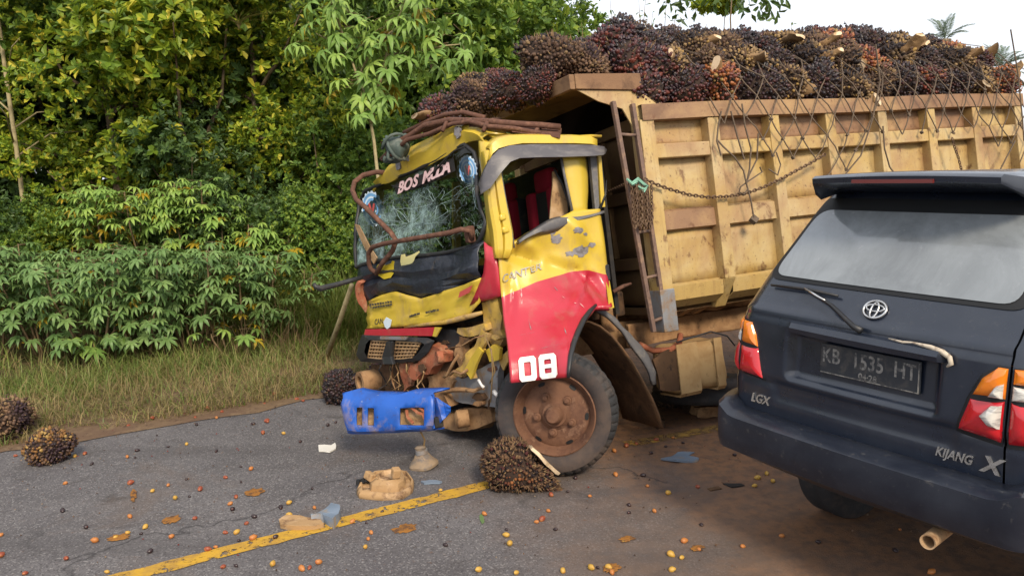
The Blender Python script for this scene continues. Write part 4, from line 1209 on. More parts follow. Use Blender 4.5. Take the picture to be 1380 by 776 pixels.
# ---------------------------------------------------------------- smashed front of the cab
def mat_glass():
    t = NT('shattered_glass')
    v = t.coord()
    # where the pane is crazed white: two blows and the far edge, in the pane's own coordinates
    vo = t.n('ShaderNodeTexVoronoi', feature='DISTANCE_TO_EDGE'); vo.inputs['Scale'].default_value = 15
    wv = t.n('ShaderNodeVectorMath', operation='ADD'); nz = t.n('ShaderNodeTexNoise'); nz.inputs['Scale'].default_value = 9
    t.l(v, nz.inputs['Vector']); sc = t.n('ShaderNodeVectorMath', operation='SCALE'); sc.inputs['Scale'].default_value = .16
    t.l(nz.outputs['Color'], sc.inputs[0]); t.l(v, wv.inputs[0]); t.l(sc.outputs[0], wv.inputs[1]); t.l(wv.outputs[0], vo.inputs['Vector'])
    ck = t.rng(vo.outputs['Distance'], .0, .05, 1, 0)
    v2 = t.n('ShaderNodeTexVoronoi', feature='DISTANCE_TO_EDGE'); v2.inputs['Scale'].default_value = 9; t.l(wv.outputs[0], v2.inputs['Vector'])
    ck2 = t.rng(v2.outputs['Distance'], .0, .022, 1, 0)
    def spot(c, r):
        d = t.n('ShaderNodeVectorMath', operation='DISTANCE'); t.l(v, d.inputs[0]); d.inputs[1].default_value = c
        nn = t.math('ADD', d.outputs['Value'], t.math('MULTIPLY', t.math('SUBTRACT', t.noise(v, 5, 5, .7), .5), .42))
        return t.rng(nn, r * .35, r, 1, 0)
    c1 = fx(560, 290, -.05); c2 = fx(522, 325, -.02)
    m = t.math('MAXIMUM', t.math('MAXIMUM', spot(c1, .36), spot(c2, .40)), spot(fx(486, 335, -.02), .30))  # far-edge spot: crushed pane, whitened to imitate the sky it reflects
    craze_sky = t.math('MINIMUM', t.math('ADD', t.math('MULTIPLY', ck, t.math('MULTIPLY', m, .55)), t.math('MULTIPLY', m, t.rng(t.noise(v, 5.5, 6, .6), .40, .64, .04, .80))), 1.0)
    craze_sky = t.math('MAXIMUM', craze_sky, t.math('MULTIPLY', ck2, t.rng(t.noise(v, 3, 4, .6), .48, .66, .03, .38)))
    white = t.principled((.34, .48, .48), .35, 0, .5)
    gls = t.n('ShaderNodeBsdfGlossy'); gls.inputs['Roughness'].default_value = .03
    tr = t.n('ShaderNodeBsdfTransparent'); tr.inputs[0].default_value = (.34, .40, .39, 1)
    fr = t.n('ShaderNodeFresnel'); fr.inputs[0].default_value = 1.45
    mx = t.n('ShaderNodeMixShader'); t.l(fr.outputs[0], mx.inputs[0]); t.l(tr.outputs[0], mx.inputs[1]); t.l(gls.outputs[0], mx.inputs[2])
    m2 = t.n('ShaderNodeMixShader'); t.l(craze_sky, m2.inputs[0]); t.l(mx.outputs[0], m2.inputs[1]); t.l(white, m2.inputs[2])
    return t.done(m2.outputs[0])
m_glass = mat_glass()
GC = [((487, 270), (481, 360)), ((493, 257), (491, 356)), ((508, 251), (508, 352)), ((532, 240), (535, 347)), ((560, 230), (566, 345)), ((590, 216), (600, 341)), ((613, 200), (630, 334)), ((628, 195), (645, 326)), ((640, 206), (652, 316)), ((644, 222), (655, 300))]
def gpt(c, v):
    (ax, ay), (bx, by) = c
    p = fx(ax + (bx - ax) * v, ay + (by - ay) * v, -.135 + .13 * v)
    return p + FN * (.03 * sin(pi * v))
mb = MB(); NR = 12
rows = [[gpt(c, i / NR) + FN * (.012 * mnoise.noise(V((k * .8, i * .5, 3))) - .05 * math.exp(-((k - 3.2) / 1.6) ** 2 - ((i - 7) / 3) ** 2)) for k, c in enumerate(GC)] for i in range(NR + 1)]
mb.grid(rows[::-1]); glass = mb.build('windscreen', m_glass, cab, smooth=True)
mb = MB(); cr_ = random.Random(17)
def gat(u, v):
    fu, fv = u * (len(GC) - 1), v * NR; i, j = min(int(fv), NR - 1), min(int(fu), len(GC) - 2)
    a = rows[i][j].lerp(rows[i][j + 1], fu - j); b = rows[i + 1][j].lerp(rows[i + 1][j + 1], fu - j)
    return a.lerp(b, fv - i) + FN * .004
for (cu, cv, n_, l0, l1) in ((.40, .62, 26, .08, .34), (.86, .40, 14, .10, .45), (.80, .85, 9, .06, .24), (.12, .75, 9, .06, .2), (.55, .45, 14, .06, .28)):
    for k in range(n_):
        a = cr_.uniform(0, 6.28); L_ = cr_.uniform(l0, l1); pts = []; da = cr_.uniform(-.5, .5)
        for q in range(7):
            d_ = .03 + L_ * q / 6; aa = a + da * q / 6 + cr_.uniform(-.06, .06)
            u, v = cu + d_ * cos(aa) * .8, cv + d_ * sin(aa) * 1.1
            if not (0.02 < u < .98 and .03 < v < .97): break
            pts.append(gat(u, v))
        if len(pts) > 2: mb.tube(pts, [cr_.uniform(.0006, .0013)] * len(pts), 3, cap=False)
gk = mb.build('glass_cracks', mat('crack_white', (.34, .46, .46), .4), glass); gk['kind'] = 'stuff'
edge = rows[0] + [r[-1] for r in rows[1:]] + rows[-1][::-1][1:] + [r[0] for r in rows[::-1]][1:]
mb = MB(); mb.tube([p + FN * .006 for p in edge], .016, 6, cap=False); mb.build('windscreen_seal', m_black, cab, smooth=True)
mb = MB(); mb.tube([fx(x, y, -.07 + i * .0) for i, (x, y) in enumerate(((528, 250), (545, 256), (557, 255), (573, 245), (588, 228), (602, 213), (613, 203), (628, 197)))], [.005, .007, .008, .008, .008, .008, .007, .005], 6); mb.build('peeled_seal', m_cabin, cab, smooth=True)
# far side window with a torn piece of lining
sheet('lining_piece', [fx(479, 302, .0), fx(485, 304, .0), (fx(499, 330, .0)), fx(509, 347, .02), fx(505, 356, .02), fx(492, 332, .0)], FN * .01, m_tan, cab, .006, 1, 9)
# black band with white letters across the top of the screen
mb = MB()
mb.grid([[fx(531, 250, -.088), fx(560, 239, -.088), fx(590, 224, -.088), fx(611, 212, -.088)], [fx(534, 262, -.078), fx(563, 254, -.078), fx(594, 241, -.078), fx(614, 230, -.078)]])
mb.build('sun_strip', m_cabin, glass)
lets = [('B', 542, 253), ('O', 551.5, 249), ('S', 561.5, 244.5), ('M', 577, 238.5), ('U', 587, 234), ('D', 595.5, 230), ('A', 603.5, 226.5)]
for chh, x, y in lets:
    p = fx(x, y, -.078) + FN * .010; q = fx(x + 10, y - 4.6, -.078)
    r_ = fx(x - 1.5, y - 10, -.094)
    text('windscreen_lettering', chh, .138, p, q - p, r_ - p, m_pinkprint, glass, .001, 0, .005, width=.92)
# two toothed round stickers
def gear_sticker(x, y, rx, ry, dxx):
    c = fx(x, y, dxx) + FN * .010
    e1 = fx(x + rx, y, dxx) - fx(x, y, dxx); e2 = fx(x - .12 * rx, y - ry, dxx - .03) - fx(x, y, dxx)
    def disc(nm, r0, r1, m, off, teeth=0, n=80, par=None):
        mb = MB(); a, b = [], []
        for k in range(n + 1):
            t_ = 2 * pi * k / n
            rr = r1 * (1 + (.09 if teeth and math.sin(teeth * t_) > 0 else 0))
            a.append(c + FN * off + (e1 * cos(t_) + e2 * sin(t_)) * r0); b.append(c + FN * off + (e1 * cos(t_) + e2 * sin(t_)) * rr)
        mb.grid([a, b]); return mb.build(nm, m, par or glass)
    s0 = disc('round_sticker', 0.0, .92, m_stkpale, .0, 18)
    for nm, r0, r1, m, o in (('round_sticker', .70, .86, m_stkblue, .002), ('round_sticker', .44, .58, m_stkblue, .002)):
        disc('sticker_ring', r0, r1, m, o)
    mb = MB()
    for k in range(22):
        t_ = 2 * pi * k / 22; 
        mb.tube([c + FN * .003 + (e1 * cos(t_) + e2 * sin(t_)) * .60, c + FN * .003 + (e1 * cos(t_) + e2 * sin(t_)) * .69], .004, 4)
    q = lambda a, b: c + FN * .004 + e1 * a + e2 * b
    mb = MB(); mb.add([q(-.30, .26), q(-.12, .30), q(.02, -.12), q(.16, .30), q(.32, .26), q(.08, -.36), q(-.06, -.36)], [(0, 1, 2, 6), (2, 5, 6), (2, 3, 4, 5)])
    mb.build('sticker_emblem', m_stkred, glass)
gear_sticker(632, 229, 13, 20, -.095)
gear_sticker(503, 281, 15, 24, -.095)
# yellow hand shaped stickers
def flat_sticker(nm, pts, dxx, m):
    mb = MB(); mb.prism([fx(x, y, dxx) + FN * .008 for x, y in pts], FN * .002); return mb.build(nm, m, glass)
flat_sticker('hand_sticker', [(541, 352), (542, 343), (547, 342), (548, 346), (554, 344), (559, 342), (566, 338), (567, 340), (561, 346), (559, 352), (554, 357), (546, 361), (542, 358)], .035, m_stkcream)
flat_sticker('hand_sticker', [(509, 360), (511, 356), (516, 357), (522, 357), (528, 355), (530, 351), (533, 352), (532, 358), (532, 368), (528, 374), (519, 376), (511, 371)], .06, m_stkyel)
# dashboard and cowl, pushed forward below the screen
mb = MB(); rows = []
CW = [((483, 362), (498, 407)), ((493, 358), (505, 400)), ((508, 354), (520, 394)), ((535, 349), (540, 394)), ((566, 347), (566, 403)), ((600, 343), (598, 394)), ((630, 336), (628, 383)), ((652, 324), (652, 372))]
for i in range(7):
    v = i / 6
    rows.append([fx(a[0] + (b[0] - a[0]) * v, a[1] + (b[1] - a[1]) * v, .0 + .03 * v) + FN * (.045 * sin(pi * v) + .05 * mnoise.noise(V((k * .9, i * .8, 1)))) for k, (a, b) in enumerate(CW)])
mb.grid(rows); cw = mb.build('cowl', m_navypl, cab, smooth=True, solid=.01); dense(cw, 1, .022, 7, 6, along=FN)
mb = MB(); mb.hexa([V((.10, -.12, 1.15)), V((.55, -1.58, 1.15)), V((.30, -1.58, 1.15)), V((-.05, -.12, 1.15))], [V((.12, -.12, 1.36)), V((.52, -1.58, 1.40)), V((.30, -1.58, 1.42)), V((.02, -.12, 1.38))]); mb.build('dashboard', m_cabin, cab, bevel=.03)
# yellow nose panel
mb = MB(); rows = []
NP = [((497, 405), (496, 443)), ((508, 400), (507, 442)), ((522, 395), (522, 441)), ((536, 393), (540, 440)), ((553, 398), (560, 439)), ((567, 403), (580, 437)), ((583, 398), (595, 435)), ((600, 392), (610, 431)), ((626, 383), (628, 424)), ((649, 374), (641, 408))]
for i in range(9):
    v = i / 8
    rows.append([fx(a[0] + (b[0] - a[0]) * v, a[1] + (b[1] - a[1]) * v, .045 + .02 * v) + FN * (.02 * mnoise.noise(V((k * .7, i * .5, 6))) - .05 * (k / 9) ** 3 * v) for k, (a, b) in enumerate(NP)])
mb.grid(rows); nose_ = mb.build('nose_panel', m_yellow, cab, smooth=True, solid=.012); dense(nose_, 1, .014, 9, 4, along=FN)
mb = MB(); mb.tube([fx(545, 441, .06), fx(574, 437, .07), fx(600, 434, .06), fx(620, 429, .05), (fx(636, 425, .03)), fx(650, 421, .0)], [.006, .014, .018, .02, .018, .012], 7); mb.build('folded_edge', m_tornyel, cab, smooth=True)
mb = MB(); mb.grid([[fx(494, 443.5, .068), fx(520, 443, .068), fx(555, 442, .070), fx(587, 440.5, .068)], [fx(492, 452, .072), fx(520, 452, .074), fx(555, 452, .075), fx(584, 452.5, .072)]]); mb.build('red_stripe', m_red, cab, solid=.012)
mb = MB(); mb.grid([[fx(587.6, 440.5, .07), fx(596, 441, .07)], [fx(584.6, 452.5, .073), fx(589, 453.5, .073)]]); mb.build('stripe_end', m_yellow, cab, solid=.012)
def nose_print(nm, pts, m): 
    mb = MB(); mb.prism([fx(x, y, .066) + FN * .012 for x, y in pts], FN * .004); return mb.build(nm, m, nose_)
nose_print('red_decal', [(622, 393), (639, 384), (635, 394), (620, 401)], m_stkred)
nose_print('teal_scrape', [(519, 433), (523, 427), (530, 431), (528, 440), (524, 443), (521, 440)], m_stkpale)
for (x0, y0, x1, y1) in ((500, 411, 531, 406), (501, 414.5, 531, 410), (554, 426, 568, 422), (576, 421, 594, 417)):
    p = [(x0, y0 - 1.6)]; n = 9; rr = random.Random(int(x0))
    for k in range(n): 
        xa = x0 + (x1 - x0) * k / n; xb = x0 + (x1 - x0) * (k + .72) / n; ya = y0 + (y1 - y0) * k / n
        nose_print('worn_print', [(xa, ya - 1.2 - rr.random()), (xb, ya - 1.3 - rr.random()), (xb, ya + 1.2), (xa, ya + 1.1)], m_darkprint)
p = fx(512, 433, .066) + FN * .014
text('nose_lettering', 'CAN', .06, p, fx(522, 431, .066) - fx(512, 433, .066), (-.05, 0, 1), m_darkprint, nose_, .001, .3)
# red corner panel torn towards the door
mb = MB(); rows = []
RC = [((652, 326), (669, 337)), ((655, 350), (672, 362)), ((652, 368), (675, 382)), ((647, 384), (676, 398)), ((640, 398), (668, 401)), ((634, 410), (650, 404))]
for (a, b) in RC:
    rows.append([fx(a[0] + (b[0] - a[0]) * j / 5, a[1] + (b[1] - a[1]) * j / 5, .04 - .008 * j) + FN * .015 * mnoise.noise(V((j * .9, a[1] * .05, 4))) for j in range(6)])
mb.grid(rows); mb.build('red_corner_panel', m_red, cab, smooth=True, solid=.012)
mb = MB(); rows = []
for (a, b) in (((647, 190), (662, 192)), ((648, 215), (663, 205)), ((655, 260), (667, 262)), ((657, 300), (671, 305)), ((654, 325), (670, 337))):
    rows.append([fx(a[0] + (b[0] - a[0]) * j / 3, a[1] + (b[1] - a[1]) * j / 3, -.05 + .03 * (a[1] - 190) / 130 ) + FN * (.018 if j in (1, 2) else 0) for j in range(4)])
mb.grid(rows); mb.build('windscreen_pillar', m_yellow, cab, smooth=True, solid=.012)
# grille
gr_ = empty('grille', parent=truck)
GF = [(488, 451), (530, 453), (576, 455), (586, 459), (578, 474), (565, 486), (548, 488), (510, 489), (486, 487), (480, 478), (483, 464)]
GH = [(498, 458), (532, 459), (566, 461), (572, 464), (563, 476), (556, 482), (540, 484), (512, 484), (495, 482), (491, 474), (493, 464)]
mb = MB()
gp = lambda q, o=.0: fx(q[0], q[1], .09 + o)
oo = [gp(q) for q in GF]; ii = [gp(q, .025) for q in GH]; ib = [gp(q, -.06) for q in GH]; ob_ = [gp(q, -.08) for q in GF]
mb.grid([r + [r[0]] for r in (ob_, oo, ii, ib)])
mb.build('grille_frame', m_black, gr_, bevel=.004)
sheet('grille_back', ib, FN * -.02, m_seam, gr_)
GL = (((501, 459), (524, 460), (518, 483), (496, 482)), ((534, 460), (567, 462), (555, 482), (531, 484)))
for (tl, tr, br, bl) in GL:
    for k in range(7):
        u = (k + .0) / 6
        a = (tl[0] + (tr[0] - tl[0]) * u, tl[1] + (tr[1] - tl[1]) * u); b = (bl[0] + (br[0] - bl[0]) * u, bl[1] + (br[1] - bl[1]) * u)
        mb = MB(); mb.tube([gp(a, .0), gp(b, .0)], .0075, 4); mb.build('grille_bar', m_tan, gr_)
    for k in range(6):
        u = k / 5
        a = (tl[0] + (bl[0] - tl[0]) * u, tl[1] + (bl[1] - tl[1]) * u); b = (tr[0] + (br[0] - tr[0]) * u, tr[1] + (br[1] - tr[1]) * u)
        mb = MB(); mb.tube([gp(a, .008), gp(b, .008)], .0075, 4); mb.build('grille_bar', m_tan, gr_)
mb = MB(); mb.prism([gp((525, 459), .01), gp((533, 459), .01), gp((531, 480), .01), gp((534, 490), .03), (gp((520, 490), .03)), gp((519, 480), .01)], FN * .03); mb.build('grille_centre', m_black, gr_, bevel=.006)
mb = MB(); mb.prism([gp((514, 453), .02), gp((551, 453.5), .02), gp((549, 457.5), .02), gp((515, 457), .02)], FN * .015); mb.build('grille_badge_bar', m_steel, gr_)
# blue bumper, twisted forward at the far end
def bp(x, y, o=0.0):
    u = (x - 462) / (606 - 462)
    dep = 5.18 + (4.90 - 5.18) * u - o
    return V(TM @ (np.array(at(x, y, dep)) - TP))
cols = [462, 466, 470, 481, 489, 496, 505, 518, 530, 540, 548, 560, 573, 585]
tp = lambda x: lerp_t([(462, 531), (470, 529), (500, 534), (530, 535), (548, 531), (575, 530), (606, 531)], x)
bt = lambda x: lerp_t([(462, 545), (466, 566), (470, 582), (500, 582), (530, 581), (548, 580), (575, 578), (606, 574)], x)
rows = []
for r in range(6):
    row = []
    for x in cols:
        a, b = tp(x), bt(x)
        y = (a, a + 9, 549.5, 572, b - 3, b)[r] if x > 473 else (a, a + (b - a) * .2, a + (b - a) * .4, a + (b - a) * .7, a + (b - a) * .92, b)[r]
        o = (.0, .035, .045, .045, .035, .0)[r] + .010 * mnoise.noise(V((x * .05, r * .6, 2)))
        row.append(bp(x, y, o))
    rows.append(row)
back = [p + V((-.10, .02, .01)) for p in rows[0]]; backb = [p + V((-.06, .02, .0)) for p in rows[-1]]
rows = [back] + rows + [backb]
vs = [p for r in rows for p in r]; nc = len(cols); fs = []
for i in range(len(rows) - 1):
    for j in range(nc - 1):
        if i == 3 and (cols[j], cols[j + 1]) in ((481, 489), (496, 505)): continue
        if i == 3 and cols[j] in (540, 548, 560): continue
        fs.append((i * nc + j, i * nc + j + 1, (i + 1) * nc + j + 1, (i + 1) * nc + j))
mb = MB(); mb.add(vs, fs); bmp = mb.build('bumper', m_blue, truck, solid=.012, smooth=True, angle=22); dense(bmp, 1, .008, 7, 3)
mb = MB(); cr = []
for (ax, ay, bx, by, o) in ((585.5, 531, 586, 577, .04), (580, 533, 590, 575, .0), (588, 536, 596, 566, .05), (597, 541, 601, 562, .02), (606, 547, 605, 556, .04)):
    cr.append([bp(ax + (bx - ax) * k / 4, ay + (by - ay) * k / 4, o + .02 * mnoise.noise(V((k, ax * .1, 2)))) for k in range(5)])
mb.grid(cr); mb.build('crumpled_end', m_blue, bmp, solid=.012)
sheet('bumper_beam', [bp(474, 540, -.02), bp(580, 540, -.02), bp(580, 576, -.02), bp(474, 577, -.02)], V((-.03, 0, 0)), m_tan, bmp, .012, 2, 7)
mb = MB()
for pth in (((555, 549), (563, 556), (570, 558), (573, 566)), ((548, 552), (549, 562), (557, 570)), ((566, 549), (572, 554), (573, 562))):
    mb.tube([bp(x, y, .035) for x, y in pth], .010, 5)
mb.build('torn_edge', m_redox, bmp)
mb = MB(); mb.box(bp(590, 568, .0), (.06, .06, .07)); mb.build('bumper_stay', m_cabin, bmp, bevel=.01)
# wreckage behind
wk = empty('engine_wreck', parent=truck)
mb = MB(); mb.hexa([V((.30, -1.45, .42)), V((.30, -.30, .42)), V((-.10, -.25, .42)), V((-.10, -1.45, .42))], [V((.42, -1.55, 1.05)), V((.12, -.12, 1.12)), V((-.20, -.12, 1.12)), V((-.10, -1.55, 1.05))])
o_ = mb.build('engine_block', m_muddark, wk); dense(o_, 4, .07, 4.5, 2)
def scrap(nm, pts, dxx, thick, m, crumple=.014, cuts=2, sc=9, seed=1, bev=0):
    return sheet(nm, [fx(x, y, dxx) for x, y in pts], -FN * thick, m, wk, crumple, cuts, sc, seed)
scrap('lamp_housing', [(590, 442), (612, 444), (622, 452), (618, 466), (600, 472), (590, 464), (584, 456)], -.0, .10, m_black, .012)
scrap('cast_bracket', [(551, 503), (552, 490), (563, 488), (572, 470), (580, 464), (591, 468), (599, 477), (597, 487), (586, 492), (577, 505), (568, 504), (561, 512), (554, 510)], .07, .10, m_redox, .02, 3, 10)
mb = MB(); mb.lathe([(.0, -.02), (.045, -.02), (.045, .02), (.025, .025), (.0, .0)], 16); mb.build('bracket_boss', m_redox, wk, smooth=True, angle=40, mat=Matrix.Translation(fx(593, 481, .09)) @ Matrix.Rotation(radians(-100), 4, 'Z'))
scrap('cast_foot', [(563, 492), (570, 490), (573, 497), (569, 503), (564, 500)], .085, .02, m_muddark, .004, 1)
scrap('torn_wing', [(612, 508), (616, 497), (625, 482), (640, 462), (650, 447), (657, 452), (655, 463), (643, 482), (635, 498), (638, 510), (630, 503), (622, 511)], .03, .03, m_tornyel, .028, 3, 8, 2)
scrap('torn_wing', [(624, 497), (636, 480), (645, 470), (650, 476), (641, 492), (634, 508), (629, 502)], .07, .02, m_yellow, .018, 2, 8, 3)
scrap('bent_bracket', [(616, 443), (640, 440), (654, 436), (655, 447), (640, 452), (622, 453), (615, 450)], .02, .06, m_tornyel, .02, 3, 9, 4)
scrap('hinge_post', [(650, 406), (672, 402), (676, 425), (672, 441), (676, 452), (672, 470), (661, 464), (655, 445), (652, 424)], -.03, .07, m_tornyel, .03, 3, 7, 5)
scrap('twisted_arm', [(612, 452), (622, 455), (626, 470), (622, 484), (628, 492), (620, 494), (612, 478)], .0, .05, m_mud, .03, 3, 9, 6)
scrap('yellow_shard', [(656, 474), (664, 466), (672, 472), (671, 484), (660, 486)], .02, .03, m_yellow, .02, 2, 9, 7)
scrap('sharp_strip', [(678, 500), (672, 486), (686, 470), (692, 477)], -.02, .015, m_tornyel, .008, 1)
scrap('step_plate', [(598, 532), (602, 518), (622, 504), (650, 494), (668, 488), (676, 478), (672, 512), (666, 546), (640, 545), (616, 542)], -.02, .05, m_steel, .022, 3, 6, 8)
mb = MB(); mb.tube([fx(596, 528, .03), fx(615, 525, .04), fx(640, 526, .03), fx(652, 524, .02)], [.014, .018, .016, .010], 7); o_ = mb.build('step_lip', m_mud, wk)
dense(o_, 1, .012, 18, 4)
scrap('mud_beam', [(590, 576), (598, 560), (618, 548), (645, 546), (662, 552), (664, 566), (645, 574), (630, 583), (612, 581)], -.06, .22, m_mud, .04, 3, 6, 9)
mb = MB(); mb.lathe([(.0, -.05), (.06, -.05), (.065, .03), (.035, .05), (.0, .05)], 18); o_ = mb.build('beam_boss', m_mud, wk, smooth=True, angle=40, mat=Matrix.Translation(fx(622, 564, .0)) @ Matrix.Rotation(radians(-105), 4, 'Z'))
for (x0, y0, x1, y1, r) in ((645, 512, 652, 522, .012), (666, 528, 671, 532, .018)):
    mb = MB(); mb.tube([fx(x0, y0, .04), fx((x0 + x1) / 2, (y0 + y1) / 2 + 1, .05), fx(x1, y1, .04)], [r, r * .7, r * 1.1], 6); mb.build('white_clip', m_white, wk, smooth=True)
mb = MB(); mb.lathe([(.04, -.12), (.075, -.12), (.09, -.02), (.09, .12), (.055, .12), (.05, -.10)], 22, closed=True)
mb.build('horn_drum', m_mud, wk, smooth=True, angle=40, mat=Matrix.Translation(fx(503, 512, .0)) @ Matrix.Rotation(radians(-80), 4, 'Z'))
scrap('black_tank', [(500, 492), (545, 492), (575, 505), (572, 530), (520, 532), (498, 522)], -.10, .25, m_muddark, .04, 3, 6, 11)
wr = random.Random(8)
for k in range(13):
    x = 512 + wr.random() * 62; y = 485 + wr.random() * 8
    pts = [fx(x + wr.uniform(-2, 2) + i * wr.uniform(-2.5, 3), y + i * 9 + wr.uniform(-2, 2), .02 + wr.uniform(-.05, .09)) for i in range(5)]
    mb = MB(); mb.tube(pts, [.005, .006, .006, .005, .003], 5); mb.build('torn_wire', (m_wood, m_mud, m_tan, m_black)[k % 4], wk, smooth=True)
for pth in (((662, 470), (664, 500), (661, 542)), ((655, 455), (661, 470), (667, 500), (660, 516)), ((606, 505), (612, 500), (622, 504), (630, 498)), ((600, 470), (622, 466), (640, 455), (652, 452)), ((598, 508), (603, 505), (610, 490), (618, 478))):
    mb = MB(); mb.tube([fx(x, y, .07) for x, y in pth], .005 if pth[0][1] < 475 else .011, 5); mb.build('torn_wire', m_wood if pth[0][0] > 650 else m_mud, wk, smooth=True)
for pts, dxx, th, m_ in ((((505, 490), (560, 492), (572, 505), (560, 528), (520, 530), (506, 512)), -.03, .06, m_muddark), (((575, 506), (600, 500), (612, 512), (600, 534), (580, 530)), .0, .08, m_mud), (((598, 470), (618, 468), (612, 492), (600, 506), (590, 494)), -.02, .08, m_muddark), (((640, 470), (668, 462), (676, 486), (650, 498), (632, 492)), -.06, .08, m_muddark), (((540, 488), (556, 490), (553, 520), (543, 528)), .04, .03, m_redox), (((578, 536), (600, 534), (606, 548), (584, 548)), .03, .08, m_mud)):
    scrap('crushed_sheet', pts, dxx, th, m_, .03, 3, 9, int(pts[0][0]) % 17)
rr = random.Random(21)
for k in range(26):          # crushed brackets and clods wedged in the gap
    x, y = rr.uniform(585, 668), rr.uniform(455, 545)
    if y > 525 and x < 600: continue
    s = rr.uniform(3, 8)
    pts = [(x + s * (1 + .5 * rr.random()) * cos(a + .3), y + s * (.5 + .6 * rr.random()) * sin(a + .3)) for a in np.linspace(0, 2 * pi, 6)[:-1]]
    scrap('bent_scrap', pts, rr.uniform(-.10, .03), rr.uniform(.02, .06), (m_mud, m_muddark, m_tornyel, m_muddark, m_rust)[k % 5], .012, 1, 12, k)
# bent guard pipes across the screen
mb = MB(); mb.tube([fx(x, y, d) for x, y, d in ((519, 233, -.12), (507, 232, -.06), (490, 236, .02), (478, 245, .08), (475, 257, .12), (480, 269, .14), (494, 281, .14), (510, 297, .13), (527, 314, .12), (534, 324, .12), (529, 338, .12), (515, 355, .12), (507, 369, .10))], .020, 8); mb.build('bent_pipe', m_rust, truck, smooth=True)
mb = MB(); mb.tube([fx(x, y, d) for x, y, d in ((508, 368, .10), (500, 363, .12), (497, 355, .14), (496.5, 341, .15), (502, 333, .16), (517, 328.5, .17), (540, 324.5, .17), (574, 319, .16), (607, 313.5, .13), (622, 309, .10), (634, 311, .06), (636, 322, .03))], .018, 8); mb.build('bent_pipe', m_rust, truck, smooth=True)
o_ = rounded_box('pipe_bracket', fx(633, 316, .02), (.06, .07, .11), m_rust, truck, .015, .01)
mb = MB(); mb.tube([fx(487, 378, .1), fx(484, 395, .08), fx(489, 408, .06), fx(492, 420, .05)], [.03, .035, .03, .016], 7); o_ = mb.build('torn_hinge', m_redox, wk); dense(o_, 2, .03, 9, 3)
# mirror arm sticking out on the far side
mb = MB(); mb.tube([V(TM @ (np.array(at(x, y, d)) - TP)) for x, y, d in ((423, 382, 5.4), (425, 386, 5.4), (432, 389, 5.42), (452, 384, 5.5), (470, 379, 5.55), (488, 374, 5.6))], [.012, .018, .022, .019, .018, .016], 7); mb.build('mirror_arm', m_black, truck, smooth=True)
# roof rack: rusty pipes buckled over the roof
def rp_(x, y, d): return V(TM @ (np.array(at(x, y, d)) - TP))
rk = empty('roof_rack', parent=truck)
base_path = [(519, 214, 5.72), (533, 196, 5.66), (547, 183, 5.6), (575, 171, 5.48), (603, 163, 5.34), (630, 160, 5.22), (658, 163, 5.12), (693, 168, 5.1), (725, 172, 5.12), (754, 175, 5.15)]
for k, (ox, oy, od, a, b, r) in enumerate(((0, 0, 0, 0, 10, .021), (-4, 4, .05, 0, 8, .018), (3, 8, -.05, 1, 9, .016), (0, 4, .12, 3, 10, .020), (-2, -4, .2, 2, 7, .017), (6, 11, .02, 5, 10, .016))):
    pr = random.Random(40 + k)
    pts = [rp_(x + ox + pr.uniform(-4, 4), y + oy + pr.uniform(-4.5, 3.5), d + od) for x, y, d in base_path[a:b]]
    mb = MB(); mb.tube(pts, r, 7); mb.build('rack_pipe', m_rust, rk, smooth=True)
for k, i in enumerate((1, 4, 6, 8)):
    x, y, d = base_path[i]
    mb = MB(); mb.tube([rp_(x - 7, y + 14, d - .06), rp_(x - 2, y + 3, d - .03), rp_(x + 6, y - 1, d + .15), rp_(x + 16, y - 2, d + .5)], .014, 6); mb.build('rack_crossbar', m_rust, rk, smooth=True)
mb = MB(); mb.hexa([rp_(690, 178, 5.05), rp_(755, 186, 5.06), rp_(757, 177, 5.3), rp_(700, 170, 5.3)], [rp_(690, 174, 5.05), rp_(755, 182, 5.06), rp_(757, 173, 5.3), rp_(700, 166, 5.3)]); mb.build('rack_board', m_rust, rk)
# bundle of tarp caught on the rack
tb = empty('tarpaulin_bundle', mat=TMAT @ Matrix.Translation(rp_(533, 200, 5.66)))
tag(tb, 'small grey green rope and tarpaulin bundle caught at the far front roof corner', 'tarpaulin')
mb = MB()
bm = bmesh.new(); bmesh.ops.create_icosphere(bm, subdivisions=3, radius=.085); mb.add([v.co for v in bm.verts], [[v.index for v in f.verts] for f in bm.faces]); bm.free()
o_ = mb.build('folded_tarp', m_tarp, tb, smooth=True); dense(o_, 0, .055, 9, 6)
for k in range(5):
    mb = MB(); a0 = k * 1.1
    mb.tube([V((.10 * cos(a + a0) * (1 - .1 * k), .085 * sin(a + a0 * .3) * cos(a0), .09 * sin(a) )) for a in np.linspace(0, 2 * pi * .9, 16)], .012, 6); mb.build('rope_coil', m_tarp, tb, smooth=True)

# ================================================================== OIL PALM FRUIT
def mat_fruit(name, cols, patch=None, rough=.42, spec=.4):
    t = NT(name)
    g = t.n('ShaderNodeNewGeometry')
    r = g.outputs['Random Per Island']
    cr = t.n('ShaderNodeValToRGB'); cr.color_ramp.interpolation = 'CONSTANT'
    els = cr.color_ramp.elements
    while len(els) < len(cols): els.new(.5)
    acc = 0
    for e, (c, w) in zip(els, cols):
        e.position = acc; e.color = tuple(c) + (1,); acc += w
    t.l(r, cr.inputs[0])
    c = cr.outputs[0]
    if patch:
        v = t.coord()
        c = t.mix(t.rng(t.noise(v, patch[1], 3, .5), patch[2], patch[3]), c, patch[0])
    c = t.mix(t.math('MULTIPLY', r, .35), c, (.03, .018, .014))
    return t.done(t.principled(c, rough, 0, spec))
BLK, PUR, MAR, REDF, ORA = (.014, .010, .013), (.032, .015, .022), (.075, .018, .018), (.155, .034, .020), (.30, .10, .028)
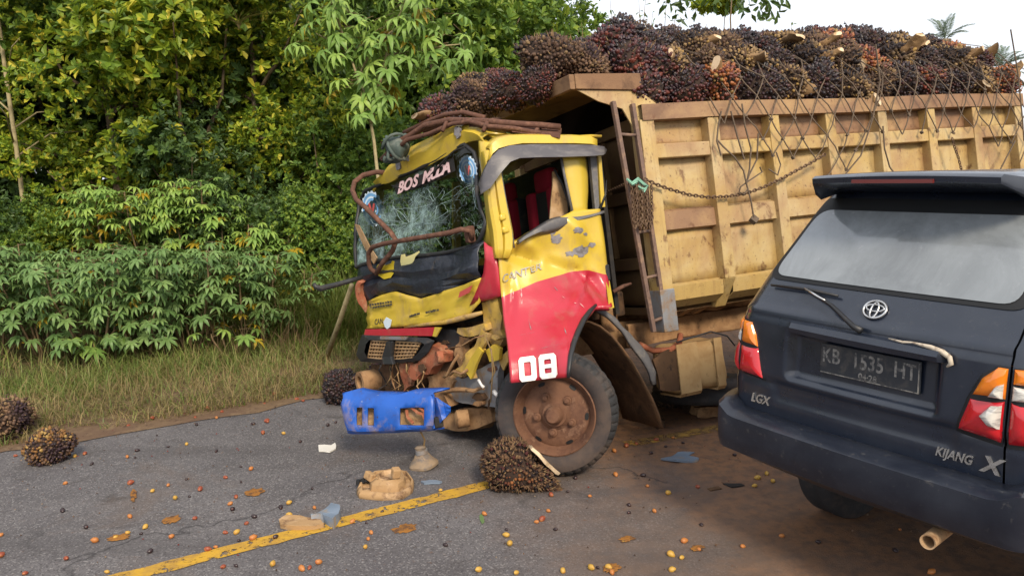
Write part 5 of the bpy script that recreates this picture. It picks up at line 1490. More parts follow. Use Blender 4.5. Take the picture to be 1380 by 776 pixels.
TANF, BRN, YEL = (.27, .175, .08), (.105, .058, .032), (.40, .25, .07)
fm = [mat_fruit('fruit_black', [(BLK, .55), (PUR, .37), (MAR, .08)], (BRN, 5, .60, .74)),
      mat_fruit('fruit_purple_red', [(PUR, .45), (MAR, .35), (BLK, .20)], (REDF, 5, .55, .66)),
      mat_fruit('fruit_red', [(REDF, .45), (MAR, .40), (ORA, .15)], (BLK, 5, .52, .60)),
      mat_fruit('fruit_orange', [(ORA, .62), (REDF, .30), (YEL, .08)], (MAR, 5, .56, .64)),
      mat_fruit('fruit_tan', [(TANF, .55), (YEL, .15), (BRN, .30)], (BLK, 4.5, .50, .57), .7),
      mat_fruit('fruit_brown', [(BRN, .60), ((.075, .04, .026), .25), (TANF, .15)], (BLK, 4.5, .54, .62), .65),
      mat_fruit('fruit_hazel', [((.17, .098, .055), .55), (BRN, .35), (TANF, .10)], (PUR, 4.5, .52, .60), .7),
      mat_fruit('fruit_maroon', [(MAR, .45), (PUR, .38), (REDF, .17)], (BLK, 5, .56, .66), .4)]
m_spike = mat_fruit('spikelet', [((.16, .10, .055), .35), ((.055, .032, .022), .45), ((.30, .20, .10), .2)], None, .8, .2)
m_core = mat('bunch_core', (0.035, 0.020, 0.014), .95)
m_stalk = mat('stalk_fibre', (0.24, 0.15, 0.075), .85, 0, .2, [((.18, .105, .05), 14, .48, .66, (.3, 1, 1))], (40, .4))
m_cut = mat('cut_stalk', (0.66, 0.52, 0.36), .8, 0, .2, [((.42, .28, .15), 16, .5, .68)])
def bunch_mesh(name, seed, rad, nf, size, m, spikes, spike_len=.035, jag=.30, cone=0.0):
    r = random.Random(seed); mb = MB()
    rx, ry, rz = rad
    ph = r.random() * 50
    def surf(d):
        k = 1 + jag * mnoise.noise(d * 1.7 + V((ph, 0, 0)))
        tap = 1 - .22 * max(0, d.x) ** 2
        if cone and d.x > 0: return V((d.x * rx * (1 + cone), d.y * ry * (1 - .62 * d.x), d.z * rz * (1 - .62 * d.x))) * k
        return V((d.x * rx, d.y * ry * tap, d.z * rz * tap)) * k
    n1, n2 = 14, 9
    rows = []
    for i in range(n2 + 1):
        th = pi * i / n2
        rows.append([surf(V((cos(th), sin(th) * cos(2 * pi * j / n1), sin(th) * sin(2 * pi * j / n1)))) * .90 for j in range(n1 + 1)])
    mb.grid(rows, 2)
    for k in range(nf):
        zz = 1 - 2 * (k + .5) / nf; a = k * 2.399963 + r.uniform(-.12, .12)
        d = V((zz, sqrt(1 - zz * zz) * cos(a), sqrt(1 - zz * zz) * sin(a)))
        p = surf(d)
        nr = V((d.x / rx, d.y / ry, d.z / rz)).normalized()
        nr = (nr + V((r.uniform(-.3, .3), r.uniform(-.3, .3), r.uniform(-.3, .3)))).normalized()
        s = size * r.uniform(.55, 1.2); L = s * r.uniform(1.2, 1.75)
        t1 = nr.orthogonal().normalized(); t2 = nr.cross(t1); o = r.random() * 6
        c = p + nr * r.uniform(-.012, .008)
        ring = [c + (t1 * cos(o + 2 * pi * q / 5) + t2 * sin(o + 2 * pi * q / 5)) * s for q in range(5)]
        rg2 = [c + nr * L * .62 + (t1 * cos(o + 2 * pi * q / 5) + t2 * sin(o + 2 * pi * q / 5)) * s * .66 for q in range(5)]
        mb.add(ring + rg2 + [c + nr * L], [(q, (q + 1) % 5, 5 + (q + 1) % 5, 5 + q) for q in range(5)] + [(5 + q, 5 + (q + 1) % 5, 10) for q in range(5)], 0)
    for k in range(spikes):
        zz = r.uniform(-1, 1); a = r.random() * 2 * pi
        d = V((zz, sqrt(1 - zz * zz) * cos(a), sqrt(1 - zz * zz) * sin(a)))
        p = surf(d); nr = (V((d.x / rx, d.y / ry, d.z / rz)).normalized() + V((r.uniform(-.5, .5), r.uniform(-.5, .5), r.uniform(-.5, .5)))).normalized()
        t1 = nr.orthogonal().normalized(); t2 = nr.cross(t1); s = .0045
        mb.add([p + t1 * s, p - t1 * s * .5 + t2 * s, p - t1 * s * .5 - t2 * s, p + nr * spike_len * r.uniform(.6, 1.4)], [(0, 1, 3), (1, 2, 3), (2, 0, 3)], 1)
    me = mb.mesh(name, [m, m_spike, m_core], smooth=True)
    return me
def stalk_mesh(seed, L=.13, r0=.05, flat=.6):
    r = random.Random(seed); mb = MB(); rows = []
    bend = r.uniform(-.05, .05); cutx = r.uniform(-.7, .7)
    for i in range(9):
        u = i / 8; rr = r0 * (1.25 - .55 * u - .15 * u * u)
        row = []
        for k in range(13):
            a = 2 * pi * (k % 12) / 12
            p = V((u * L + (cutx * rr * cos(a) if i >= 6 else 0), rr * cos(a) + bend * u * u, rr * flat * sin(a) + .02 * u * u))
            q = p * 22 + V((seed * 3, 0, 0))
            row.append(p + V((mnoise.noise(q), mnoise.noise(q + V((7, 0, 0))), mnoise.noise(q + V((0, 9, 0))))) * .016)
        rows.append(row)
    mb.grid(rows)
    mb.add(rows[-1][:-1], [tuple(range(11, -1, -1))], 1)
    mb.m[-1] = 1
    return mb.mesh('stalk', [m_stalk, m_cut], smooth=True, angle=50)
LOOK = ['black purple', 'purple and red', 'red and black', 'bright orange', 'tan and dry', 'brown bristly', 'hazel brown', 'dark maroon']
VAR = []
for k in range(8):
    VAR.append([bunch_mesh('fruits', 100 + k, (.195, .150, .130), 520, .0130, fm[k], 80 if k in (0, 1, 2, 3, 7) else 260, .034),
                bunch_mesh('fruits', 200 + k, (.175, .155, .140), 480, .0135, fm[k], 70 if k in (0, 1, 2, 3, 7) else 220, .034)])
STALKS = [stalk_mesh(k, L, r0, fl) for k, (L, r0, fl) in enumerate(((.12, .060, .42), (.15, .065, .38), (.10, .075, .45), (.14, .055, .55)))]
def bunch(pos, rot, scale, var, label, group=None, stalk=None, mesh=None, sdir=.13, name='palm_fruit_bunch'):
    root = empty(name)
    root.matrix_world = Matrix.Translation(pos) @ rot.to_matrix().to_4x4() @ Matrix.Scale(scale, 4)
    tag(root, label, 'fruit bunch', group)
    f = obj('fruits', mesh or VAR[var][0], root); f['kind'] = 'stuff'
    if stalk is not None:
        s = obj('stalk', STALKS[stalk % 4], root)
        s.location = (sdir, 0, 0)
    return root
TROT = Matrix(((_fw[0], TL[0], TU[0]), (_fw[1], TL[1], TU[1]), (_fw[2], TL[2], TU[2])))
ORD = ['first', 'second', 'third', 'fourth', 'fifth', 'sixth', 'seventh', 'eighth', 'ninth', 'tenth', 'eleventh', 'twelfth', 'thirteenth', 'fourteenth', 'fifteenth', 'sixteenth', 'seventeenth', 'eighteenth', 'nineteenth', 'twentieth']
rr = random.Random(77)
HEAP = [  # y, z, x start, x end, n, variants, row name
    (-.06, 2.462, -1.05, -4.84, 13, [7, 1, 3, 0, 4, 0, 4, 5, 0, 2, 0, 4, 3], 'in the lowest row'),
    (-.19, 2.665, -1.08, -4.66, 12, [1, 4, 5, 4, 0, 4, 5, 3, 4, 0, 4, 1], 'in the second row up'),
    (-.40, 2.835, -1.04, -4.66, 12, [7, 0, 4, 5, 0, 4, 6, 3, 0, 4, 0, 3], 'in the third row up'),
    (-.66, 2.955, -1.08, -4.50, 11, [0, 5, 0, 0, 0, 6, 0, 1, 0, 0, 3], 'in the fourth row up'),
    (-.96, 3.020, -1.14, -4.32, 10, [0, 5, 0, 0, 0, 0, 1, 0, 0, 0], 'in the crest row'),
    (-1.34, 2.97, -1.1, -4.5, 9, [0, 1, 0, 0, 0, 0, 5, 0, 0], 'in the row behind the crest')]
for ri, (y, z, xa, xb, n, vs_, rn) in enumerate(HEAP):
    for i in range(n):
        u = i / (n - 1)
        x = xa + (xb - xa) * u + rr.uniform(-.03, .03)
        zz = z + rr.uniform(-.025, .03)
        if ri >= 2: zz -= .10 * sstep(u, .80, 1.0) * (ri - 1) * .5
        if ri >= 3: zz += .07 * math.exp(-((u - .80) / .10) ** 2) - .06 * (1 - sstep(u, .0, .12))
        v = vs_[i]
        st = (i * 3 + ri) % 4 if (ri < 3 and v in (4, 3, 6, 1) and (i + ri) % 2 == 0) or (ri in (0, 1, 2) and v == 4) else None
        if i == 0: st = None
        # cut stalks look out towards the road
        ex = Euler((rr.uniform(0, 6.2), rr.uniform(-.5, .35), radians(90) + rr.uniform(-.8, .8) if st is not None else rr.uniform(0, 6.2)))
        q = (TROT @ ex.to_matrix()).to_quaternion()
        lb = f'{LOOK[v]} palm fruit bunch {rn}, {ORD[i]} from the cab'
        bunch(tw((x, y + rr.uniform(-.03, .03), zz)), q, rr.uniform(1.06, 1.28), v, lb, 'palm fruit bunches heaped on the truck', st, VAR[v][rr.randrange(2)])
FRONT = [  # px, py, plane y, scale, variant, stalk, label
    (741, 78, -.28, 1.18, 5, None, 'large shaggy brown palm fruit bunch standing highest on the front lip of the load'),
    (790, 90, -.20, 1.0, 6, None, 'light brown tufted palm fruit bunch just behind the highest front bunch'),
    (722, 116, -.26, .85, 7, None, 'small dark maroon palm fruit bunch on the canopy lip below the shaggy one'),
    (760, 100, -.34, .9, 0, None, 'black purple palm fruit bunch wedged under the shaggy front bunch'),
    (686, 124, -.62, .95, 7, None, 'maroon palm fruit bunch in the middle of the canopy slope'),
    (640, 135, -.95, 1.0, 6, None, 'dry brown palm fruit bunch lying behind the roof rack'),
    (636, 122, -1.2, .85, 4, None, 'small fibrous tan palm fruit bunch at the back of the canopy slope'),
    (594, 155, -1.05, 1.08, 7, 1, 'red brown palm fruit bunch resting on the cab roof, cut stalk pointing left'),
    (664, 118, -1.3, .9, 1, None, 'purple palm fruit bunch peeping over the far canopy edge'),
    (835, 62, -.50, 1.3, 0, None, 'big black palm fruit bunch at the front corner of the heap'),
    (872, 95, -.18, 1.25, 7, None, 'large dark red palm fruit bunch bulging over the canopy corner')]
for x, y, yy, sc, v, st, lb in FRONT:
    if st is not None: e = Euler((0.2, .15, radians(40)))
    else: e = Euler((rr.uniform(0, 6), rr.uniform(-.4, .4), rr.uniform(0, 6)))
    bunch(tw(sx(x, y, yy)), (TROT @ e.to_matrix()).to_quaternion(), sc, v, lb, 'palm fruit bunches heaped on the truck', st)
# loose dark filling under the visible bunches
mb = MB(); rows = []
for i in range(40):
    x = -.98 - 3.80 * i / 39
    rows.append([V((x, y, z + .06 * mnoise.noise(V((x * 4, y * 4, 1))) - .15 * sstep(i, 30, 39))) for y, z in ((-.04, 2.0), (-.08, 2.33), (-.26, 2.46), (-.50, 2.62), (-.80, 2.74), (-1.1, 2.80), (-1.45, 2.72), (-1.75, 2.45), (-1.78, 2.0))])
mb.grid(rows)
o_ = mb.build('fruit_pile', m_core, mat=TMAT); tag(o_, 'dark mass of packed palm fruit filling the truck box under the visible bunches', 'fruit', kind='stuff')
dense(o_, 1, .05, 6, 2)
# ------------------------------------------------------------------ net and chains over the load
mb = MB(); nr_ = random.Random(9)
PROF = [(-.98, 3.13), (-.72, 3.07), (-.45, 2.96), (-.22, 2.82), (-.01, 2.65), (.12, 2.50), (.185, 2.36), (.192, 2.20), (.188, 2.05), (.185, 1.90), (.18, 1.76), (.17, 1.62)]
nodes = {}
NI = 18
def hem(x):
    return 8.2 + 1.4 * sin(x * 2.3 + .5) + 1.3 * mnoise.noise(V((x * 1.5, 3, 1))) + (1.3 if x < -2.4 else 0)
for i in range(NI):
    for j in range(len(PROF)):
        x = -1.42 - .205 * i - (.10 if j % 2 else 0) + nr_.uniform(-.022, .022)
        if j > hem(x): continue
        y, z = PROF[j]
        sag = 0 if j < 7 else nr_.uniform(-.04, .03)
        if j < 6: z += .06 * mnoise.noise(V((x * 5, j, 3))) + .0; y += .03
        nodes[i, j] = V((x, y + nr_.uniform(0, .012), z + sag))
def rope(a, b, r=.0048, s=0):
    m_ = (a + b) / 2 + V((nr_.uniform(-.009, .009), nr_.uniform(0, .010), nr_.uniform(-.014, .004)))
    mb.tube([a, a.lerp(m_, .55) + V((0, 0, -.004)), m_, b.lerp(m_, .5), b], r, 4)
for (i, j), p in nodes.items():
    for di in ((0, 1) if j % 2 == 0 else (0, -1)):
        q = nodes.get((i + (-di if j % 2 == 0 else -di), j + 1))
        if q is not None and nr_.random() > .05: rope(p, q)
    if nr_.random() > .35 and j > 4: mb.box(p, (.022, .016, .022), Euler((nr_.random() * 3, nr_.random() * 3, 0)).to_matrix())
def rope_path(pts, y=.205, r=.006, n=None):
    P = [sx(px_, py_, y + nr_.uniform(-.01, .02)) for px_, py_ in pts]
    mb.tube(P, r, 4)
for pts in (((966, 188), (975, 198), (990, 212), (1002, 230), (1006, 248)), ((1000, 140), (1004, 170), (1012, 200), (1010, 228), (1006, 248), (1012, 270), (1016, 294)), ((1022, 180), (1020, 215), (1010, 235), (1006, 246)), ((1006, 246), (998, 252), (996, 259), (1003, 262), (1008, 254), (1006, 246)), ((1006, 246), (1018, 238), (1027, 232), (1024, 225)), ((972, 150), (968, 170), (966, 190), (972, 210)), ((985, 150), (994, 185), (1003, 215)), ((1036, 228), (1048, 236), (1052, 222), (1046, 205)), ((1190, 170), (1192, 200), (1199, 225), (1210, 240)), ((1362, 40), (1372, 100), (1378, 160), (1380, 190)), ((1180, 60), (1186, 110), (1176, 160), (1160, 210), (1135, 240)), ((1368, 190), (1355, 215), (1345, 235))):
    rope_path(pts)
net = mb.build('cargo_net', m_rope, mat=TMAT)
tag(net, 'worn brown rope net over the palm fruit, hanging down the yellow side boards', 'net')
mb = MB(); mb.box(sx(1016, 296, .205), (.05, .035, .05), Euler((.5, .6, .2)).to_matrix()); o_ = mb.build('net_weight', m_rope, net)
def chain(pts, label, link=.026, r=.0042, wob=0.0):
    P = [V(p) for p in pts]
    # resample
    L = [0]
    for a, b in zip(P, P[1:]): L.append(L[-1] + (b - a).length)
    n = max(2, int(L[-1] / (link * .86)))
    mb = MB()
    def at_(s):
        for k in range(len(P) - 1):
            if s <= L[k + 1] or k == len(P) - 2:
                u = (s - L[k]) / max(1e-6, L[k + 1] - L[k]); return P[k].lerp(P[k + 1], u)
    for i in range(n):
        s = L[-1] * (i + .5) / n
        c = at_(s); d = (at_(min(L[-1], s + .01)) - at_(max(0, s - .01))).normalized()
        u = d.cross(V((0, 1, 0)) if abs(d.y) < .9 else V((1, 0, 0))).normalized()
        w = d.cross(u)
        if i % 2: u, w = w, u
        ring = [c + d * (link * .62) * cos(a) + u * (link * .34) * sin(a) for a in np.linspace(0, 2 * pi, 9)]
        mb.tube(ring, r, 4, cap=False)
    root = empty('chain', TMAT); tag(root, label, 'chain')
    o = mb.build('links', m_chain, root); o['kind'] = 'stuff'
    return root
chain([sx(x, y, .19) for x, y in ((868, 241), (885, 249), (905, 256), (930, 263), (955, 266), (980, 265), (1005, 261), (1030, 252), (1055, 240), (1075, 229), (1092, 220), (1112, 208))], 'long rusty chain sagging across the first yellow panels of the truck box', .030, .005)
chain([sx(x, y, .20) for x, y in ((1283, 186), (1287, 200), (1292, 214), (1296, 230), (1300, 250), (1302, 275))], 'short rusty chain hanging down the yellow panel above the dark SUV')
cb = []
for x in (853, 860, 867, 874):
    cb += [(x - 2, 248), (x, 270), (x + 1, 300), (x + 3, 308), (x + 5, 296), (x + 4, 262), (x + 4, 250)]
chain([sx(x, y, .20) for x, y in cb], 'bundle of rusty chain loops tied to the ladder with green cord', .026, .0045)
chain([sx(848, 246, .17), sx(838, 250, .0), sx(825, 256, -.2), sx(812, 262, -.4)], 'thin chain running from the ladder to behind the cab', .026, .004)
mb = MB()
for k in range(4):
    mb.tube([sx(x, y + k * 1.3, .20 + .012 * sin(k * 2 + x)) for x, y in ((845, 241 - k), (852, 246), (860, 240 + k), (867, 247), (873, 250 - k), (868, 255), (860, 250))], .007, 5)
o_ = mb.build('green_cord', m_green, mat=TMAT); tag(o_, 'pale green cord knotted round the ladder and chain', 'cord')

# ================================================================== THINGS ON THE ROAD
def qe(x, y, z): return Euler((x, y, z)).to_quaternion()
near_b = bunch_mesh('fruits', 331, (.165, .150, .145), 950, .0095, mat_fruit('fruit_spiny', [(BRN, .45), (BLK, .20), ((.17, .095, .05), .20), (MAR, .15)], ((.30, .105, .03), 4.5, .58, .70), .75, .25), 900, .028, .08, .75)
g = gx(690, 668)
bunch(g + V((.0, .12, .142)), qe(.3, .42, radians(-12)), 1.10, 5, 'spiny brown palm fruit bunch with pale cut stalk lying before the truck wheel', 'palm fruit bunches spilled on the road', None, near_b)
nb_ = bpy.data.objects['palm_fruit_bunch'] if False else [o for o in bpy.data.objects if o.get('label', '').startswith('spiny brown')][0]
mb = MB(); mb.prism([V((.02, -.09, .0)), V((.10, -.10, .0)), V((.20, -.06, .0)), V((.27, -.01, .0)), V((.22, .05, .0)), V((.10, .09, .0)), V((.02, .08, .0))], (0, 0, .018))
ns_ = mb.build('stalk', m_cut, nb_, mat=Matrix.Translation((.015, .055, .135)) @ Euler((-.62, .46, .1)).to_matrix().to_4x4()); dense(ns_, 2, .012, 14, 2)
side_b = bunch_mesh('fruits', 332, (.160, .125, .118), 520, .0125, mat_fruit('fruit_amber', [((.20, .095, .025), .35), (BRN, .25), (BLK, .12), (YEL, .13), (PUR, .15)], (PUR, 4.5, .52, .60), .6), 200, .022, .10)
g = gx(59, 629)
bunch(g + V((-.01, .10, .105)), qe(.5, -.2, radians(20)), .98, 5, 'squat amber and purple palm fruit bunch alone on the asphalt at the left', 'palm fruit bunches spilled on the road', None, side_b)
g = gx(2, 596)
bunch(g + V((-.03, .06, .145)), qe(.2, .5, radians(200)), 1.12, 7, 'reddish palm fruit bunch with tan stalk cut off by the left edge of the view', 'palm fruit bunches spilled on the road', 2, VAR[6][0])
g = gx(455, 546)
bunch(g + V((.02, .12, .125)), qe(.4, .1, radians(100)), 1.08, 0, 'black palm fruit bunch on the road edge beside the blue bumper', 'palm fruit bunches spilled on the road', None, VAR[0][0])
g = gx(498, 540)
bunch(g + V((.1, .25, .13)), qe(1.4, .1, radians(10)), .95, 1, 'dark palm fruit bunch jammed half hidden behind the blue bumper', 'palm fruit bunches spilled on the road', None, VAR[1][1])
g = gx(335, 492)
for (x, y, v, lb) in ((960, 548, 6, 'crushed brown palm fruit bunch on the dirt under the load box'), (905, 552, 5, 'muddy palm fruit bunch in the shade behind the mud flap')):
    g = gx(x, y); bunch(g + V((0, .1, .07)), qe(.4, .1, x), .72, v, lb, 'palm fruit bunches spilled on the road', None, VAR[v][1])

def clump(name, pts, h, m, label, cat, crump=.012, rot=0, cuts=2, z=.0):
    """low broken slab standing on the road, outline in photo px"""
    P = [gx(x, y, z) for x, y in pts]
    mb = MB(); mb.prism([p + V((0, 0, .012)) for p in P], (0, 0, h))
    o = mb.build(name, m); dense(o, cuts, crump, 14, len(pts))
    return tag(o, label, cat)
# broken lamp housing (tan) lying face down
lampo = empty('lamp_housing', loc=gx(519, 668))
tag(lampo, 'broken tan plastic lamp housing lying on the asphalt by the yellow line', 'car part')
lo = gx(519, 668)
def rel(o0, x, y, z=0.0): return gx(x, y, 0) - o0 + V((0, 0, z))
mb = MB()
shape = [(481, 668), (484, 674), (515, 677), (543, 675), (556, 666), (558, 655), (549, 645), (530, 641), (505, 644), (487, 656)]
base = [rel(lo, x, y, .01) for x, y in shape]; cen = sum(base, V((0, 0, 0))) / len(base)
rows = []
for s, z in ((1.0, .0), (1.0, .032), (.96, .044), (.89, .046), (.86, .026), (.64, .028), (.59, .066), (.42, .082), (.36, .060), (.0, .052)):
    rows.append([cen + (p - cen) * s + V((.03 * (1 - s), .02 * (1 - s), z - .004 + .014 * mnoise.noise(V((p.x * 9, p.y * 9, s * 3))))) for p in base + [base[0]]])
mb.grid(rows); o_ = mb.build('shell', m_tan, lampo, solid=.006); dense(o_, 1, .006, 16, 3)
mb = MB(); mb.box(cen + V((.07, -.05, .12)), (.05, .05, .06), Euler((.2, .1, .5)).to_matrix()); mb.box(cen + V((-.10, .0, .08)), (.04, .07, .05), Euler((.2, .3, .9)).to_matrix()); mb.build('mount_lug', m_tan, lampo, bevel=.008)['kind'] = 'stuff'
mb = MB()
for k in range(5): mb.box(cen + V((-.17 + .025 * k, -.02 + .015 * k, .05)), (.02, .03, .03), Euler((k, .4 * k, k)).to_matrix())
mb.build('broken_tab', m_seam, lampo)
# round headlamp pulled out on its wire
m_dusty = mat('dusty_lamp', (0.26, 0.19, 0.125), .7, 0, .3, [((.13, .115, .11), 9, .45, .62), ((.34, .24, .15), 16, .58, .7)], (30, .4))
hlo = empty('headlamp', loc=gx(572, 630)); tag(hlo, 'dusty headlamp torn out and standing on the road below the blue bumper', 'headlamp')
mb = MB(); mb.lathe([(.0, .004), (.085, .004), (.098, .014), (.098, .03), (.085, .042), (.06, .072), (.045, .095), (.03, .10), (.03, .125), (.035, .14), (.02, .15), (.0, .15)], 28)
o_ = mb.build('bowl', m_dusty, hlo, smooth=True, angle=35, mat=Matrix.Rotation(radians(90), 4, 'X') @ Matrix.Rotation(radians(8), 4, 'Z')); dense(o_, 0, .008, 14, 2)
mb = MB(); mb.lathe([(.0, .10), (.042, .10), (.042, .128), (.0, .13)], 18); mb.build('bulb_holder', m_steel, hlo, smooth=True, angle=35, mat=Matrix.Rotation(radians(90), 4, 'X') @ Matrix.Rotation(radians(8), 4, 'Z'))
wb_ = tw(bp(566, 580, .0)) - gx(572, 630)
mb = MB(); mb.tube([V((0, .0, .145)), V((.0, .02, .145)).lerp(wb_, .4) + V((.015, 0, 0)), wb_], .006, 5); mb.build('wire', m_wood, hlo)
# flat tan and grey piece across the line
pco = empty('trim_piece', loc=gx(420, 715)); tag(pco, 'snapped tan and grey trim piece lying across the yellow line', 'car part'); p0_ = gx(420, 715)
mb = MB(); mb.prism([rel(p0_, x, y, .012) for x, y in ((376, 708), (378, 715), (400, 718), (424, 717), (437, 714), (432, 709), (405, 703), (385, 702))], (0, 0, .028)); o_ = mb.build('tan_strip', m_tan, pco); dense(o_, 2, .006, 14, 5)
mb = MB(); mb.prism([rel(p0_, x, y, .014) for x, y in ((420, 709), (436, 708), (450, 716), (458, 706), (459, 696), (446, 692), (440, 700))], V((.0, .01, .05))); o_ = mb.build('grey_flap', m_greyblue, pco); dense(o_, 2, .016, 11, 4)
# shards
shd = empty('plastic_shard', loc=gx(915, 625)); tag(shd, 'curled blue grey plastic shard lying behind the truck wheel', 'car part'); p0_ = gx(915, 625)
mb = MB(); mb.prism([rel(p0_, x, y, .012) for x, y in ((892, 622), (912, 626), (938, 626), (942, 622), (928, 617), (936, 612), (915, 613))], (0, 0, .012)); o_ = mb.build('shard_skin', m_greyblue, shd); dense(o_, 2, .02, 9, 2)
clump('white_scrap', ((429, 603), (430, 611), (444, 612), (453, 607), (452, 600), (446, 603)), .010, m_paper, 'small white plastic scrap on the asphalt left of the torn headlamp', 'scrap', .006)
clump('plastic_sliver', ((974, 654), (986, 660), (1003, 657), (998, 654)), .006, m_black, 'thin black plastic sliver on the dusty asphalt near the SUV bumper', 'scrap', .006, 0, 1)
clump('plastic_sliver', ((953, 661), (958, 664), (972, 661), (968, 658)), .006, m_muddark, 'short brown plastic sliver left of the black one', 'scrap', .004, 0, 1)
clump('plastic_sliver', ((567, 652), (572, 655), (592, 655), (596, 653), (580, 651)), .012, m_greyblue, 'small dark blue plastic sliver right of the tan lamp housing', 'scrap', .006, 0, 1)
clump('mud_clod', ((744, 640), (747, 643), (760, 642), (764, 636), (757, 632), (748, 634)), .07, m_mud, 'reddish mud clod at the foot of the front truck wheel', 'clod', .018)
clump('mud_clod', ((930, 560), (940, 566), (968, 563), (975, 554), (950, 550)), .08, m_mud, 'large flat mud clod on the dirt beneath the load box', 'clod', .03)
clump('mud_clod', ((880, 576), (886, 581), (896, 578), (895, 572)), .05, m_muddark, 'dark mud clod right beside the foot of the mud flap', 'clod', .015)
m_leafg = mat('fallen_leaf', (0.10, 0.17, 0.06), .6)
clump('fallen_leaf', ((646, 697), (647, 703), (650, 709), (653, 706), (652, 699), (649, 695)), .003, m_leafg, 'single green leaf on the asphalt beside a loose orange fruit', 'leaf', .004, 0, 1)
# smears of crushed fruit
m_smear = mat('fruit_smear', (0.27, 0.115, 0.022), .8, 0, .3, [((.10, .05, .025), 26, .48, .62), ((.4, .25, .05), 30, .62, .72)], (60, .5))
for k, (x, y, w, h, lb) in enumerate(((344, 666, 14, 5, 'brown smear'), (231, 703, 13, 5, 'flat orange smear'), (160, 727, 16, 4, 'long yellow smear'), (545, 715, 16, 6, 'broad orange smear'), (845, 729, 10, 4, 'thin brown smear'), (180, 670, 4, 8, 'narrow smear'), (940, 741, 9, 4, 'small orange smear'), (825, 768, 12, 6, 'yellow smear'))):
    rr2 = random.Random(k); P = []
    for q in range(26):
        a = 2 * pi * q / 26; s = 1 + .5 * mnoise.noise(V((cos(a) * 2, sin(a) * 2, k * 4))) + .35 * mnoise.noise(V((cos(a) * 6, sin(a) * 6, k)))
        P.append(gx(x + w * s * cos(a), y + h * s * sin(a) - .15 * w * s * cos(a)) + V((0, 0, .0145)))
    c = sum(P, V((0, 0, 0))) / len(P)
    mb = MB(); mb.grid([[c + V((0, 0, .003))] * 27, [c.lerp(p, .6) + V((0, 0, .002)) for p in P + [P[0]]], P + [P[0]]])
    tag(mb.build('fruit_smear', m_smear), lb + ' of crushed palm fruit ' + ('by the yellow line' if k in (2, 3) else 'under the right foreground fruits' if k > 5 else 'in the near lane' if k == 4 else 'on the far lane, ' + ('left' if k == 1 else 'middle' if k == 0 else 'centre left')), 'stain')
# loose fruits
FC = {'r': ('red', mat('fruit_skin_red', (.22, .045, .02), .5, 0, .5, [((.42, .16, .05), 30, .5, .62), ((.05, .02, .015), 45, .60, .7)])),
      'o': ('orange', mat('fruit_skin_orange', (.40, .15, .035), .5, 0, .5, [((.30, .07, .02), 30, .52, .64), ((.62, .36, .12), 50, .62, .7)])),
      'y': ('yellow', mat('fruit_skin_yellow', (.45, .27, .045), .5, 0, .5, [((.42, .19, .03), 30, .5, .62), ((.66, .52, .25), 50, .62, .7)])),
      'd': ('dark', mat('fruit_skin_dark', (.028, .016, .018), .35, 0, .5, [((.12, .03, .02), 30, .55, .66)]))}
FR = {}
for k in range(3):
    mbf = MB(); mbf.lathe([(.0, -.0195), (.007, -.0185), (.013, -.012), (.0155, -.002), (.014, .009), (.008, .018), (.003, .023), (.0, .023)], 10)
    base_f = mbf
    for key, (nm, mm) in FC.items():
        o_me = base_f.mesh('palm_fruit', mm, smooth=True)
        for v in o_me.vertices:
            v.co += V((mnoise.noise(v.co * 60 + V((k, 0, 0))), mnoise.noise(v.co * 60 + V((0, k, 5))), mnoise.noise(v.co * 60 + V((3, 0, k))))) * .0035
        FR[key, k] = o_me
LST = []
def addl(ox, oy, s, txt):
    for it in txt.split():
        a, b, c = it.split(','); LST.append((ox + float(a) / s, oy + float(b) / s, c))
addl(0, 480, 2.6225, '265,352,y 300,343,r 325,380,d 55,350,r 450,355,o 478,357,d 485,332,d 555,277,d 595,318,d 660,310,y 765,335,d 945,230,r 930,270,r 1003,272,y 455,245,r 690,215,r 735,190,r 785,195,r 765,215,o 695,240,d 895,238,d 232,450,o 222,548,d 462,450,r 595,457,o 540,478,y 708,473,r 620,505,y 670,497,d 797,430,r 888,400,o 852,390,d 835,500,r 815,525,o 823,545,d 993,537,d 872,595,r 900,572,d 690,577,r 797,628,r 837,628,y 895,650,o 975,645,d 763,680,o 735,690,r 790,750,r 835,745,d 965,740,y 607,643,o 515,608,y 500,630,d 452,628,y 410,643,y 337,657,o 460,570,o 235,720,r 5,635,o 5,710,r 90,772,r 380,768,y 305,607,d 532,695,d 660,435,d 845,655,d 860,170,d 935,165,r 970,140,r 600,205,d 540,225,r')
addl(300, 480, 2.6225, '515,650,o 505,680,y 340,735,o 308,752,r 280,757,o 178,742,y 460,590,o 508,592,d 565,553,d 770,478,y 525,628,o 925,562,o 1003,638,y 1003,615,d 788,672,d 905,760,y 157,228,r 143,272,r 100,398,o 235,522,y 207,540,d 237,567,y 325,540,o 317,470,d 275,302,d 372,243,d 400,232,d 262,150,r 285,155,r 320,148,d 65,445,d')
addl(620, 520, 3.03, '372,450,r 440,435,d 530,453,o 360,515,o 335,550,r 313,560,o 635,367,o 748,370,d 690,520,d 690,490,d 793,515,o 390,590,d 203,650,y 915,638,o 860,693,y 905,705,y 975,670,o 605,745,y 620,765,o 535,748,y 562,745,d 420,760,y 78,757,y 230,768,y 865,755,y 970,415,r 850,442,y 765,412,o 985,570,d 680,250,r 780,278,d 630,270,o 910,235,d 1120,285,d 800,225,r 472,380,d 720,240,r 840,250,d 870,215,o')
addl(960, 460, 2.455, '620,622,o 230,645,o 100,680,o 350,665,d 605,693,d 725,765,o 200,465,y 150,455,y 180,440,y 140,480,y')
fr_r = random.Random(31)
